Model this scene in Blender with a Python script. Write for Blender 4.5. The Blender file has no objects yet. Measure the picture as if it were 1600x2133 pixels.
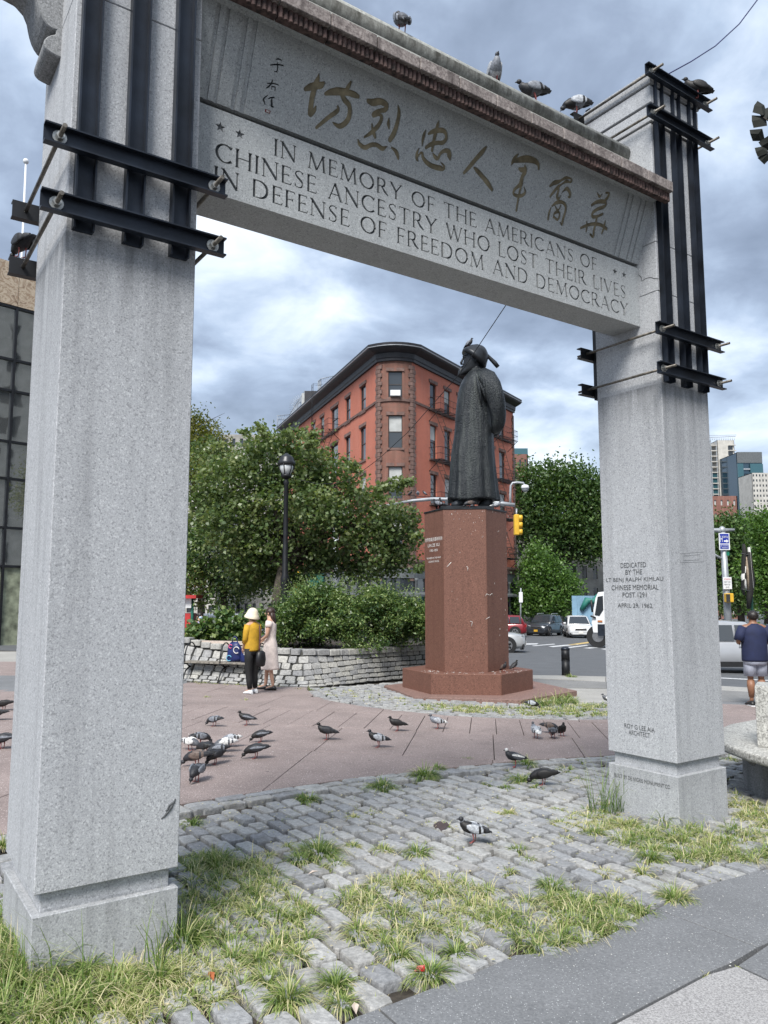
import bpy, bmesh, math, random
import numpy as np
from mathutils import Vector, Matrix, noise as mnoise
random.seed(7); rng = np.random.default_rng(7)
scene = bpy.context.scene
COL = scene.collection
R = math.radians

# ------------------------------------------------------------------ camera
CAM_H, CAM_F, CAM_PITCH = 1.68, 1605.0, 6.4
cam_data = bpy.data.cameras.new('camera')
cam_data.sensor_fit = 'VERTICAL'; cam_data.sensor_height = 36.0
cam_data.lens = CAM_F / 2133.0 * 36.0
cam_data.clip_start = 0.05; cam_data.clip_end = 4000
cam = bpy.data.objects.new('camera', cam_data); COL.objects.link(cam)
cam.location = (0, 0, CAM_H); cam.rotation_euler = (R(90 + CAM_PITCH), 0, 0)
scene.camera = cam

# ------------------------------------------------------------------ light, sky, exposure
SUN_EL, SUN_AZ = 50.0, -162.0        # azimuth clockwise from +Y (the view direction)
sd = Vector((math.sin(R(SUN_AZ)) * math.cos(R(SUN_EL)), math.cos(R(SUN_AZ)) * math.cos(R(SUN_EL)), math.sin(R(SUN_EL))))
sun_data = bpy.data.lights.new('sun', 'SUN'); sun_data.energy = 1.5; sun_data.angle = R(24); sun_data.color = (1.0, 0.97, 0.92)
sun = bpy.data.objects.new('sun', sun_data); COL.objects.link(sun)
sun.rotation_euler = sd.to_track_quat('Z', 'Y').to_euler()
scene.view_settings.view_transform = 'Standard'; scene.view_settings.look = 'None'
scene.view_settings.exposure = 1.85; scene.view_settings.gamma = 1.0; scene.view_settings.use_curve_mapping = False
scene.cycles.use_denoising = True
scene.cycles.max_bounces = 6; scene.cycles.diffuse_bounces = 3; scene.cycles.glossy_bounces = 3
scene.cycles.transmission_bounces = 4; scene.cycles.transparent_max_bounces = 6
scene.cycles.sample_clamp_indirect = 4.0

def nn(nt, t, **kw):
    n = nt.nodes.new(t)
    for k, v in kw.items():
        if k == 'inp':
            for a, b in v.items():
                n.inputs[a].default_value = b
        else:
            setattr(n, k, v)
    return n
def ramp(nt, fac, stops, interp='LINEAR'):
    n = nt.nodes.new('ShaderNodeValToRGB'); n.color_ramp.interpolation = interp
    els = n.color_ramp.elements
    while len(els) < len(stops): els.new(0.5)
    for e, (p, c) in zip(els, stops):
        e.position = p; e.color = (c[0], c[1], c[2], 1) if not isinstance(c, (int, float)) else (c, c, c, 1)
    nt.links.new(fac, n.inputs[0]); return n.outputs[0]
def mixc(nt, fac, a, b, mode='MIX'):
    n = nt.nodes.new('ShaderNodeMix'); n.data_type = 'RGBA'; n.blend_type = mode
    for sock, v in ((n.inputs[0], fac), (n.inputs[6], a), (n.inputs[7], b)):
        if hasattr(v, 'is_linked') or hasattr(v, 'links'): nt.links.new(v, sock)
        elif isinstance(v, (int, float)): sock.default_value = v
        else: sock.default_value = (v[0], v[1], v[2], 1)
    return n.outputs[2]
def math_(nt, op, a, b=0.0, c=0.0, clamp=False):
    n = nt.nodes.new('ShaderNodeMath'); n.operation = op; n.use_clamp = clamp
    for s, v in zip(n.inputs, (a, b, c)):
        if hasattr(v, 'links'): nt.links.new(v, s)
        else: s.default_value = v
    return n.outputs[0]

world = bpy.data.worlds.new('World'); scene.world = world; world.use_nodes = True
wt = world.node_tree; wt.nodes.clear()
sky = nn(wt, 'ShaderNodeTexSky', sky_type='NISHITA', sun_disc=False, sun_elevation=R(SUN_EL), sun_rotation=R(SUN_AZ), air_density=1.0, dust_density=1.5)
tc = nn(wt, 'ShaderNodeTexCoord')
sep = nn(wt, 'ShaderNodeSeparateXYZ'); wt.links.new(tc.outputs['Generated'], sep.inputs[0])
zc = math_(wt, 'ADD', math_(wt, 'MAXIMUM', sep.outputs[2], 0.0), 0.30)
cx = math_(wt, 'DIVIDE', sep.outputs[0], zc); cy = math_(wt, 'DIVIDE', sep.outputs[1], zc)
cmb = nn(wt, 'ShaderNodeCombineXYZ'); wt.links.new(cx, cmb.inputs[0]); wt.links.new(cy, cmb.inputs[1])
def wnoise(scale, detail, rough, off, dist=0.0):
    mp = nn(wt, 'ShaderNodeMapping'); mp.inputs['Location'].default_value = off
    wt.links.new(cmb.outputs[0], mp.inputs[0])
    n = nn(wt, 'ShaderNodeTexNoise', inp={'Scale': scale, 'Detail': detail, 'Roughness': rough, 'Distortion': dist})
    wt.links.new(mp.outputs[0], n.inputs['Vector']); return n.outputs[0]
n1 = wnoise(1.55, 7, 0.52, (3.3, 1.2, 0), 0.25)
n2 = wnoise(5.2, 6, 0.55, (7.3, 4.2, 0), 0.3)
shade = math_(wt, 'ADD', math_(wt, 'MULTIPLY', n1, 0.72), math_(wt, 'MULTIPLY', n2, 0.28))
cloud = ramp(wt, shade, [(0.37, (0.20, 0.25, 0.34)), (0.44, (0.28, 0.345, 0.46)), (0.50, (0.40, 0.49, 0.63)), (0.56, (0.60, 0.69, 0.82)), (0.65, (0.92, 0.97, 1.03))])
hz = ramp(wt, sep.outputs[2], [(0.0, 1.0), (0.10, 0.55), (0.26, 0.0)])
cloud = mixc(wt, math_(wt, 'MULTIPLY', hz, 0.55), cloud, (0.66, 0.75, 0.83))
CLOUD_GAIN = 0.40
bgc = nn(wt, 'ShaderNodeBackground', inp={'Strength': CLOUD_GAIN}); wt.links.new(cloud, bgc.inputs[0])
bgs = nn(wt, 'ShaderNodeBackground', inp={'Strength': 0.05}); wt.links.new(sky.outputs[0], bgs.inputs[0])
mixs = nn(wt, 'ShaderNodeMixShader'); mixs.inputs[0].default_value = 0.9   # nine tenths cloud cover over the clear sky
wt.links.new(bgs.outputs[0], mixs.inputs[1]); wt.links.new(bgc.outputs[0], mixs.inputs[2])
wo = nn(wt, 'ShaderNodeOutputWorld'); wt.links.new(mixs.outputs[0], wo.inputs[0])

# ------------------------------------------------------------------ measuring helpers (photo pixel -> place)
_p = R(CAM_PITCH)
FW = np.array([0, math.cos(_p), math.sin(_p)]); RT = np.array([1.0, 0, 0]); UPV = np.array([0, -math.sin(_p), math.cos(_p)])
C0 = np.array([0, 0, CAM_H])
def ray(px, py): return FW + RT * (px - 800.0) / CAM_F - UPV * (py - 1066.5) / CAM_F
GA, GB = 0.015, 0.02
def gz(x, y): return -GA * (min(y, 90) - 3.64) - GB * (max(-40, min(40, x)) + 1.57)
def G(px, py, dz=0.0):
    d = ray(px, py); t = (GA * 3.64 - GB * 1.57 + dz - CAM_H) / (d[2] + GA * d[1] + GB * d[0]); return C0 + d * t
def PL(px, py, p0, n):
    d = ray(px, py); return C0 + d * (np.dot(np.array(p0) - C0, n) / np.dot(d, n))
def AY(px, py, y): d = ray(px, py); return C0 + d * (y / d[1])
ang = R(55.4)
U = np.array([math.sin(ang), math.cos(ang), 0]); Vv = np.array([-math.cos(ang), math.sin(ang), 0]); ZZ = np.array([0, 0, 1.0])
def W(u, v, z): return U * u + Vv * v + ZZ * z
UVM = np.array([U, Vv, ZZ]).T      # columns: local (u,v,z) axes

# ------------------------------------------------------------------ mesh builder
class MB:
    def __init__(s): s.v = []; s.f = []; s.m = []; s.sm = []
    def add(s, vs, fs, mi=0, smooth=False):
        o = len(s.v); s.v += [tuple(map(float, p)) for p in vs]
        for f in fs: s.f.append(tuple(i + o for i in f)); s.m.append(mi); s.sm.append(smooth)
        return s
    def box(s, c, size, M=None, mi=0, taper=1.0):
        x, y, z = [k / 2 for k in size]; vs = []
        for dz in (-1, 1):
            t = taper if dz > 0 else 1
            for dx, dy in ((-1, -1), (1, -1), (1, 1), (-1, 1)): vs.append((dx * x * t, dy * y * t, dz * z))
        vs = np.array(vs)
        if M is not None: vs = vs @ np.array(M).T
        return s.add(vs + np.array(c), [(0, 3, 2, 1), (4, 5, 6, 7), (0, 1, 5, 4), (1, 2, 6, 5), (2, 3, 7, 6), (3, 0, 4, 7)], mi)
    def uvbox(s, u0, u1, v0, v1, z0, z1, mi=0):
        return s.box(W((u0 + u1) / 2, (v0 + v1) / 2, (z0 + z1) / 2), (abs(u1 - u0), abs(v1 - v0), abs(z1 - z0)), UVM, mi)
    def tube(s, pts, r, n=8, mi=0, caps=True, smooth=True):
        pts = [np.array(p, float) for p in pts]; m = len(pts)
        rs = r if hasattr(r, '__len__') else [r] * m
        rings = []; up = None
        for i, p in enumerate(pts):
            t = pts[min(i + 1, m - 1)] - pts[max(i - 1, 0)]; t = t / (np.linalg.norm(t) + 1e-12)
            if up is None:
                a = np.array([0, 0, 1.0]) if abs(t[2]) < 0.9 else np.array([1.0, 0, 0]); up = np.cross(t, a)
            up = up - t * np.dot(up, t); up /= np.linalg.norm(up) + 1e-12; b = np.cross(t, up)
            rings.append([p + rs[i] * (math.cos(2 * math.pi * k / n) * up + math.sin(2 * math.pi * k / n) * b) for k in range(n)])
        return s.loft(rings, mi, caps, smooth)
    def loft(s, rings, mi=0, caps=True, smooth=True, closed=True):
        n = len(rings[0]); o = len(s.v)
        for r_ in rings: s.v += [tuple(map(float, p)) for p in r_]
        kk = n if closed else n - 1
        for i in range(len(rings) - 1):
            for k in range(kk):
                a = o + i * n + k; b = o + i * n + (k + 1) % n
                s.f.append((a, b, b + n, a + n)); s.m.append(mi); s.sm.append(smooth)
        if caps and closed:
            s.f.append(tuple(o + k for k in range(n))[::-1]); s.m.append(mi); s.sm.append(False)
            s.f.append(tuple(o + (len(rings) - 1) * n + k for k in range(n))); s.m.append(mi); s.sm.append(False)
        return s
    def lathe(s, prof, c=(0, 0, 0), n=16, mi=0, M=None, smooth=True, caps=True):
        rings = []
        for r_, z in prof:
            ring = np.array([(r_ * math.cos(2 * math.pi * k / n), r_ * math.sin(2 * math.pi * k / n), z) for k in range(n)])
            if M is not None: ring = ring @ np.array(M).T
            rings.append(ring + np.array(c))
        return s.loft(rings, mi, caps, smooth)
    def prism(s, poly, d, mi=0, smooth=False):      # poly: 3-D points, d: extrusion vector
        poly = [np.array(p, float) for p in poly]; n = len(poly); d = np.array(d, float)
        return s.add(poly + [p + d for p in poly], [tuple(range(n))[::-1], tuple(range(n, 2 * n))] + [(i, (i + 1) % n, (i + 1) % n + n, i + n) for i in range(n)], mi, smooth)
    def ball(s, c, r, n=10, m=7, mi=0):
        r = np.array(r if hasattr(r, '__len__') else (r, r, r), float); c = np.array(c, float)
        rings = [[c + r * np.array((math.sin(math.pi * i / m) * math.cos(2 * math.pi * k / n), math.sin(math.pi * i / m) * math.sin(2 * math.pi * k / n), -math.cos(math.pi * i / m))) for k in range(n)] for i in range(m + 1)]
        rings[0] = [c + (p - c) * 1.0 + 1e-4 * (rings[1][k] - p) for k, p in enumerate(rings[0])]
        rings[-1] = [p + 1e-4 * (rings[-2][k] - p) for k, p in enumerate(rings[-1])]
        return s.loft(rings, mi, True, True)
    def mesh(s, name, mats, off=(0, 0, 0)):
        me = bpy.data.meshes.new(name)
        vs = np.array(s.v, float) - np.array(off) if s.v else np.zeros((0, 3))
        me.from_pydata(vs.tolist(), [], s.f)
        if not isinstance(mats, (list, tuple)): mats = [mats]
        for m in mats: me.materials.append(m)
        if s.f:
            me.polygons.foreach_set('material_index', s.m); me.polygons.foreach_set('use_smooth', s.sm)
        me.update(); return me
    def obj(s, name, mats, parent=None, **kw):
        return link(name, s.mesh(name, mats, origin(parent) if parent is not None else (0, 0, 0)), parent, **kw)
def origin(p):
    o = np.zeros(3)
    while p is not None: o = o + np.array(p.location); p = p.parent
    return o
def tag(o, label=None, cat=None, group=None, kind=None):
    if label: o['label'] = label
    if cat: o['category'] = cat
    if group: o['group'] = group
    if kind: o['kind'] = kind
    return o
def link(name, data, parent=None, loc=None, label=None, cat=None, group=None, kind=None):
    o = bpy.data.objects.new(name, data); COL.objects.link(o)
    if parent is not None: o.parent = parent
    if loc is not None: o.location = loc
    return tag(o, label, cat, group, kind)
def thing(name, label, cat, loc=(0, 0, 0), group=None, rz=0.0):
    o = bpy.data.objects.new(name, None); COL.objects.link(o); o.empty_display_size = 0.2
    o.location = tuple(loc); o.rotation_euler = (0, 0, rz)
    return tag(o, label, cat, group)
def copy_tree(o, parent=None, mats=None):
    c = o.copy(); COL.objects.link(c); c.parent = parent
    for ch in list(o.children): copy_tree(ch, c)
    return c
def shade_fast(me, smooth=True):
    me.polygons.foreach_set('use_smooth', [smooth] * len(me.polygons)); return me
def bevel_mesh(me, w=0.01, seg=1):
    bm = bmesh.new(); bm.from_mesh(me)
    bmesh.ops.bevel(bm, geom=[e for e in bm.edges if len(e.link_faces) == 2 and e.calc_face_angle(0) > 0.5], offset=w, segments=seg, affect='EDGES', profile=0.7)
    bm.to_mesh(me); bm.free(); return me

# ------------------------------------------------------------------ materials
def newmat(name):
    m = bpy.data.materials.new(name); m.use_nodes = True; nt = m.node_tree; nt.nodes.clear()
    b = nn(nt, 'ShaderNodeBsdfPrincipled'); o = nn(nt, 'ShaderNodeOutputMaterial'); nt.links.new(b.outputs[0], o.inputs[0])
    return m, nt, b
def setin(nt, b, name, v):
    s = b.inputs[name]
    if hasattr(v, 'links'): nt.links.new(v, s)
    elif hasattr(v, '__len__'): s.default_value = (*v[:3], 1)
    else: s.default_value = v
def pos(nt, scale=(1, 1, 1), obj=False, rz=0.0):
    g = nn(nt, 'ShaderNodeTexCoord').outputs['Object'] if obj else nn(nt, 'ShaderNodeNewGeometry').outputs['Position']
    mp = nn(nt, 'ShaderNodeMapping'); mp.inputs['Scale'].default_value = scale; mp.inputs['Rotation'].default_value = (0, 0, rz)
    nt.links.new(g, mp.inputs[0]); return mp.outputs[0]
def noi(nt, vec, scale, detail=4, rough=0.55, dist=0.0, out=0):
    n = nn(nt, 'ShaderNodeTexNoise', inp={'Scale': scale, 'Detail': detail, 'Roughness': rough, 'Distortion': dist})
    nt.links.new(vec, n.inputs['Vector']); return n.outputs[out]
def vor(nt, vec, scale, out='Distance', feature='F1'):
    n = nn(nt, 'ShaderNodeTexVoronoi', feature=feature, inp={'Scale': scale}); nt.links.new(vec, n.inputs['Vector']); return n.outputs[out]
def bump(nt, b, h, strength=0.3, dist=0.01):
    n = nn(nt, 'ShaderNodeBump', inp={'Strength': strength, 'Distance': dist}); nt.links.new(h, n.inputs['Height']); nt.links.new(n.outputs[0], b.inputs['Normal'])
def plain(name, col, rough=0.6, metal=0.0, var=0.12, scale=6.0, bmp=0.0, bs=60, spec=None, coat=0.0, obj=True):
    m, nt, b = newmat(name); p = pos(nt, obj=obj); n = noi(nt, p, scale, 5)
    c2 = [k * (1 - var * 2) for k in col]; c3 = [min(1, k * (1 + var * 1.3)) for k in col]
    setin(nt, b, 'Base Color', ramp(nt, n, [(0.3, c2), (0.7, c3)]))
    setin(nt, b, 'Roughness', rough); setin(nt, b, 'Metallic', metal)
    if spec is not None: setin(nt, b, 'Specular IOR Level', spec)
    if coat: setin(nt, b, 'Coat Weight', coat)
    if bmp: bump(nt, b, noi(nt, p, bs, 4), bmp, 0.005)
    return m
def granite(name, lo, hi, grain=170, streak=0.35, warm=0.0, stain=None, bmp=0.25, contrast=0.16, rough=0.8):
    m, nt, b = newmat(name); p = pos(nt)
    g1 = noi(nt, p, grain, 2, 0.8); g2 = vor(nt, p, grain * 0.75, 'Color'); big = noi(nt, p, 2.2, 5, 0.6)
    st = noi(nt, pos(nt, (9, 9, 0.55)), 1.0, 5, 0.6)
    base = ramp(nt, g1, [(0.5 - contrast, lo), (0.5 + contrast, hi)])
    sepc = nn(nt, 'ShaderNodeSeparateColor'); nt.links.new(g2, sepc.inputs[0])
    base = mixc(nt, ramp(nt, sepc.outputs[0], [(0.80, 0.0), (0.92, 0.42)]), base, [k * 0.42 for k in lo])
    base = mixc(nt, ramp(nt, sepc.outputs[1], [(0.85, 0.0), (0.95, 0.35)]), base, [min(0.75, k * 1.45) for k in hi])
    base = mixc(nt, ramp(nt, big, [(0.35, 0.0), (0.7, 0.30)]), base, mixc(nt, 0.5, base, [0.86 * k for k in lo]))
    base = mixc(nt, math_(nt, 'MULTIPLY', ramp(nt, st, [(0.50, 0.0), (0.72, 1.0)]), streak), base, [k * 0.55 for k in lo])
    if stain is not None:
        # rain grime washing down from a given height: (z_start, length, colour, strength)
        for (z0, ln, colr, amt) in stain:
            gm = nn(nt, 'ShaderNodeNewGeometry'); sz = nn(nt, 'ShaderNodeSeparateXYZ'); nt.links.new(gm.outputs['Position'], sz.inputs[0])
            k = math_(nt, 'DIVIDE', math_(nt, 'SUBTRACT', z0, sz.outputs[2]), ln)
            k = ramp(nt, k, [(0.0, 0.0), (0.015, 1.0), (0.35, 0.35), (1.0, 0.0)])
            s2 = noi(nt, pos(nt, (16, 16, 0.8)), 1.0, 4, 0.65)
            base = mixc(nt, math_(nt, 'MULTIPLY', math_(nt, 'MULTIPLY', k, ramp(nt, s2, [(0.3, 0.15), (0.65, 1.0)])), amt), base, colr)
    setin(nt, b, 'Base Color', base); setin(nt, b, 'Roughness', rough); setin(nt, b, 'Specular IOR Level', 0.35)
    bump(nt, b, g1, bmp, 0.003); return m

M = {}
M['granite'] = granite('grey_granite', (0.30, 0.31, 0.325), (0.50, 0.51, 0.53), 165, 0.40, contrast=0.16, stain=[(3.50, 0.9, (0.10, 0.105, 0.11), 0.75), (0.27, 0.5, (0.12, 0.125, 0.12), 0.35)], bmp=0.4)
M['granite_beam'] = granite('grey_granite_beam', (0.29, 0.305, 0.31), (0.46, 0.475, 0.48), 170, 0.16, contrast=0.15)
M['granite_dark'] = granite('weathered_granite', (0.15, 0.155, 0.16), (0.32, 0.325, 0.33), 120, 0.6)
M['granite_grimy'] = granite('grimy_granite', (0.13, 0.125, 0.12), (0.34, 0.33, 0.31), 60, 0.9, contrast=0.2)
M['red_granite'] = granite('red_granite', (0.115, 0.053, 0.038), (0.205, 0.100, 0.072), 70, 0.25, contrast=0.2, bmp=0.1, rough=0.55)
M['red_granite_light'] = granite('red_granite_dusty', (0.16, 0.095, 0.078), (0.27, 0.175, 0.15), 50, 0.1, contrast=0.2, bmp=0.1, rough=0.6)
M['bench_stone'] = granite('pebbled_stone', (0.24, 0.235, 0.22), (0.52, 0.515, 0.48), 60, 0.15, contrast=0.1, bmp=0.5)
M['steel'] = plain('dark_blue_steel', (0.018, 0.024, 0.036), 0.42, 0.35, 0.3, 5, 0.05, 40)
M['steel_black'] = plain('black_steel', (0.010, 0.011, 0.014), 0.5, 0.2, 0.3, 5)
M['rod'] = plain('weathered_rod', (0.16, 0.145, 0.125), 0.5, 0.6, 0.3, 30, 0.2, 200)
M['zinc'] = plain('galvanised_zinc', (0.42, 0.42, 0.40), 0.4, 0.7, 0.15, 30)
M['carved_dark'] = plain('dark_carving', (0.035, 0.04, 0.045), 0.9, 0, 0.3, 60)  # near-black tone for the faces of the carved letters
M['carved_mid'] = plain('grey_carving', (0.085, 0.09, 0.095), 0.9, 0, 0.3, 60)  # dark grey tone for stars, small inscriptions and the gouge
M['gilt'] = plain('tarnished_gilt', (0.215, 0.178, 0.110), 0.6, 0.15, 0.25, 14)
M['seal_red'] = plain('seal_red_paint', (0.16, 0.012, 0.010), 0.7, 0, 0.2, 60)
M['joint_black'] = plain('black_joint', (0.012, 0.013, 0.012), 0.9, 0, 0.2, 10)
M['bronze'], _nt, _b = newmat('dark_bronze')
_p1 = pos(_nt); _n1 = noi(_nt, _p1, 5, 5); _n2 = noi(_nt, _p1, 26, 5, 0.7)
_st = noi(_nt, pos(_nt, (7, 7, .5)), 1.0, 5, .65); setin(_nt, _b, 'Base Color', mixc(_nt, ramp(_nt, _st, [(.5, 0.0), (.72, .7)]), ramp(_nt, _n1, [(0.3, (0.013, 0.017, 0.020)), (0.6, (0.025, 0.029, 0.033)), (0.8, (0.045, 0.050, 0.052))]), (.075, .085, .080))); setin(_nt, _b, 'Metallic', 0.45); setin(_nt, _b, 'Roughness', 0.42)
bump(_nt, _b, _n2, 0.75, 0.035)
M['bronze_smooth'] = plain('smooth_bronze', (0.026, 0.029, 0.033), 0.42, 0.45, 0.3, 6, 0.2, 40)
M['soil'] = plain('soil', (0.050, 0.041, 0.032), 0.95, 0, 0.35, 12, 0.8, 60, obj=False)
M['glass_dark'] = plain('dark_glass', (0.02, 0.025, 0.03), 0.08, 0, 0.1, 3, spec=0.8)
M['tyre'] = plain('tyre_rubber', (0.012, 0.012, 0.013), 0.8, 0, 0.2, 20)
M['rim'] = plain('alloy_rim', (0.30, 0.30, 0.31), 0.35, 0.8, 0.1, 10)
M['chrome'] = plain('bright_metal', (0.6, 0.6, 0.62), 0.2, 0.9, 0.05, 10)
M['plastic_black'] = plain('black_plastic', (0.012, 0.012, 0.013), 0.5, 0, 0.2, 20)
M['lamp_glass'] = plain('headlamp_glass', (0.55, 0.57, 0.60), 0.1, 0.2, 0.1, 10, spec=0.7)
M['tail_red'] = plain('tail_lamp_red', (0.25, 0.01, 0.01), 0.2, 0, 0.1, 10)
M['white_paint'] = plain('white_paint', (0.72, 0.73, 0.74), 0.4, 0, 0.04, 3)
M['white_print'] = plain('white_lettering', (0.72, 0.70, 0.66), 0.7, 0, 0.06, 30)
M['galv'] = plain('grey_galvanised_pole', (0.36, 0.38, 0.40), 0.5, 0.4, 0.1, 3)
M['skin'] = plain('skin', (0.50, 0.30, 0.21), 0.55, 0, 0.06, 12)
M['skin_dark'] = plain('tanned_skin', (0.24, 0.115, 0.065), 0.5, 0, 0.08, 12)
M['hair'] = plain('dark_hair', (0.018, 0.013, 0.011), 0.45, 0, 0.4, 40, 0.6, 120)
M['hair_brown'] = plain('brown_hair', (0.040, 0.020, 0.014), 0.42, 0, 0.4, 40, 0.6, 120)
# ================================================================== GROUND
def speck(name, lo, hi, scale, flecks=None, fscale=90, bmp=0.3, big=0.25, rough=0.85):
    m, nt, b = newmat(name); p = pos(nt)
    base = ramp(nt, noi(nt, p, scale, 3, 0.75), [(0.34, lo), (0.66, hi)])
    base = mixc(nt, ramp(nt, noi(nt, p, 1.3, 6, 0.65), [(0.35, 0.0), (0.72, big)]), base, [k * 0.45 for k in lo])
    if flecks:
        s = nn(nt, 'ShaderNodeSeparateColor'); nt.links.new(vor(nt, p, fscale, 'Color'), s.inputs[0])
        d = vor(nt, p, fscale)
        k = math_(nt, 'MULTIPLY', ramp(nt, s.outputs[0], [(0.80, 0.0), (0.84, 1.0)]), ramp(nt, d, [(0.22, 1.0), (0.34, 0.0)]))
        base = mixc(nt, k, base, flecks)
    gum = vor(nt, p, 2.6); gs = nn(nt, 'ShaderNodeSeparateColor'); nt.links.new(vor(nt, p, 2.6, 'Color'), gs.inputs[0])
    base = mixc(nt, math_(nt, 'MULTIPLY', ramp(nt, gum, [(.050, .75), (.075, 0.0)]), ramp(nt, gs.outputs[0], [(.45, 0.0), (.5, 1.0)])), base, [k * .35 for k in lo])
    setin(nt, b, 'Base Color', base); setin(nt, b, 'Roughness', rough)
    bump(nt, b, noi(nt, p, scale, 3, 0.8), bmp, 0.004); return m
M['asphalt'] = speck('road_asphalt', (0.075, 0.080, 0.088), (0.135, 0.142, 0.150), 55, bmp=0.2, big=0.3)
M['pink'] = speck('pink_paver', (0.165, 0.130, 0.120), (0.39, 0.315, 0.295), 85, (0.58, 0.52, 0.49), 60, 0.6, 0.4)
M['slate'] = speck('dark_paver', (0.13, 0.135, 0.142), (0.225, 0.230, 0.238), 80, (0.42, 0.43, 0.43), 105, 0.3, 0.4)
M['aggregate'] = speck('coarse_aggregate', (0.17, 0.165, 0.165), (0.47, 0.46, 0.455), 110, None, 70, 0.7, 0.1)
M['pale'] = speck('pale_concrete', (0.30, 0.29, 0.27), (0.42, 0.41, 0.385), 30, None, 70, 0.2, 0.35)
M['kerbstone'] = speck('kerb_stone', (0.16, 0.16, 0.155), (0.27, 0.265, 0.26), 40, None, 70, 0.3, 0.4)
M['marking'] = plain('worn_road_paint', (0.58, 0.59, 0.60), 0.7, 0, 0.2, 9, obj=False)
M['marking_y'] = plain('yellow_road_paint', (0.55, 0.40, 0.15), 0.7, 0, 0.15, 9, obj=False)

def cob_mat():
    m, nt, b = newmat('cobble_granite')
    oi = nn(nt, 'ShaderNodeObjectInfo'); at = nn(nt, 'ShaderNodeAttribute', attribute_name='tint')
    rnd = math_(nt, 'FRACT', math_(nt, 'ADD', oi.outputs['Random'], at.outputs['Fac']))
    p = pos(nt)
    base = ramp(nt, noi(nt, p, 38, 5, 0.7), [(0.3, (0.20, 0.202, 0.203)), (0.7, (0.42, 0.42, 0.412))])
    tint = ramp(nt, rnd, [(0.0, (0.80, 0.82, 0.87)), (0.3, (1.12, 1.12, 1.10)), (0.55, (0.70, 0.71, 0.75)), (0.8, (1.18, 1.17, 1.15)), (1.0, (0.92, 0.90, 0.88))])
    base = mixc(nt, 1.0, base, tint, 'MULTIPLY')
    base = mixc(nt, ramp(nt, noi(nt, p, 7, 5, 0.6), [(0.5, 0.0), (0.75, 0.5)]), base, (0.10, 0.095, 0.08))
    setin(nt, b, 'Base Color', base); setin(nt, b, 'Roughness', 0.72); setin(nt, b, 'Specular IOR Level', 0.4)
    bump(nt, b, noi(nt, p, 45, 4, 0.65), 0.55, 0.012); return m
M['cobble'] = cob_mat()

def gsheet(xs, ys, dz):
    mb = MB(); vs = [(x, y, gz(x, y) + dz) for y in ys for x in xs]; n = len(xs)
    return mb.add(vs, [(j * n + i, j * n + i + 1, (j + 1) * n + i + 1, (j + 1) * n + i) for j in range(len(ys) - 1) for i in range(n - 1)])
gsheet([-2500, -300, -40, 40, 300, 2500], [-400, 0, 90, 400, 3000], -0.13).obj('ground', M['asphalt'], kind='structure')

def px(*pts): return [G(*p)[:2] for p in pts]
def area2(P): return 0.5 * sum(P[i][0] * P[(i + 1) % len(P)][1] - P[(i + 1) % len(P)][0] * P[i][1] for i in range(len(P)))
def clip(poly, a, b):       # keep the part of poly left of a->b
    out = []; n = (-(b[1] - a[1]), b[0] - a[0])
    for i in range(len(poly)):
        p, q = poly[i], poly[(i + 1) % len(poly)]
        dp = (p[0] - a[0]) * n[0] + (p[1] - a[1]) * n[1]; dq = (q[0] - a[0]) * n[0] + (q[1] - a[1]) * n[1]
        if dp >= 0: out.append(p)
        if dp * dq < 0: t = dp / (dp - dq); out.append((p[0] + (q[0] - p[0]) * t, p[1] + (q[1] - p[1]) * t))
    return out
def clip_convex(poly, cell):
    for i in range(len(cell)):
        if len(poly) < 3: return []
        poly = clip(poly, cell[i], cell[(i + 1) % len(cell)])
    return poly
def inset(P, d):
    if area2(P) < 0: P = P[::-1]
    Q = [P[0]]
    for p in P[1:]:
        if math.hypot(p[0] - Q[-1][0], p[1] - Q[-1][1]) > 0.01: Q.append(p)
    if math.hypot(Q[0][0] - Q[-1][0], Q[0][1] - Q[-1][1]) < 0.01: Q.pop()
    n = len(Q); out = []
    if n < 3: return Q
    for i in range(n):
        a, b, c = np.array(Q[i - 1]), np.array(Q[i]), np.array(Q[(i + 1) % n])
        e1 = (b - a) / (np.linalg.norm(b - a) + 1e-9); e2 = (c - b) / (np.linalg.norm(c - b) + 1e-9)
        n1 = np.array([-e1[1], e1[0]]); n2 = np.array([-e2[1], e2[0]]); s = n1 + n2; k = 1 + np.dot(n1, n2)
        out.append(tuple(b + s * d / max(k, 0.35)))
    return out
def inside(P, x, y):
    c = False; j = len(P) - 1
    for i in range(len(P)):
        if (P[i][1] > y) != (P[j][1] > y) and x < (P[j][0] - P[i][0]) * (y - P[i][1]) / (P[j][1] - P[i][1]) + P[i][0]: c = not c
        j = i
    return c
def slab(mb, P, top=0.0, th=0.06, ch=0.004, mi=0):
    """a paving slab with a small chamfer; P: ground outline, CCW"""
    if area2(P) < 0: P = P[::-1]
    Q = inset(P, ch)
    if len(Q) != len(P): Q = P
    n = len(P); lo = [(x, y, gz(x, y) + top - th) for x, y in P]; mid = [(x, y, gz(x, y) + top - ch) for x, y in P]; up = [(x, y, gz(x, y) + top) for x, y in Q]
    fs = [tuple(range(2 * n, 3 * n))]
    for i in range(n):
        j = (i + 1) % n; fs += [(i, j, j + n, i + n), (i + n, j + n, j + 2 * n, i + 2 * n)]
    return mb.add(lo + mid + up, fs, mi)

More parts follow.
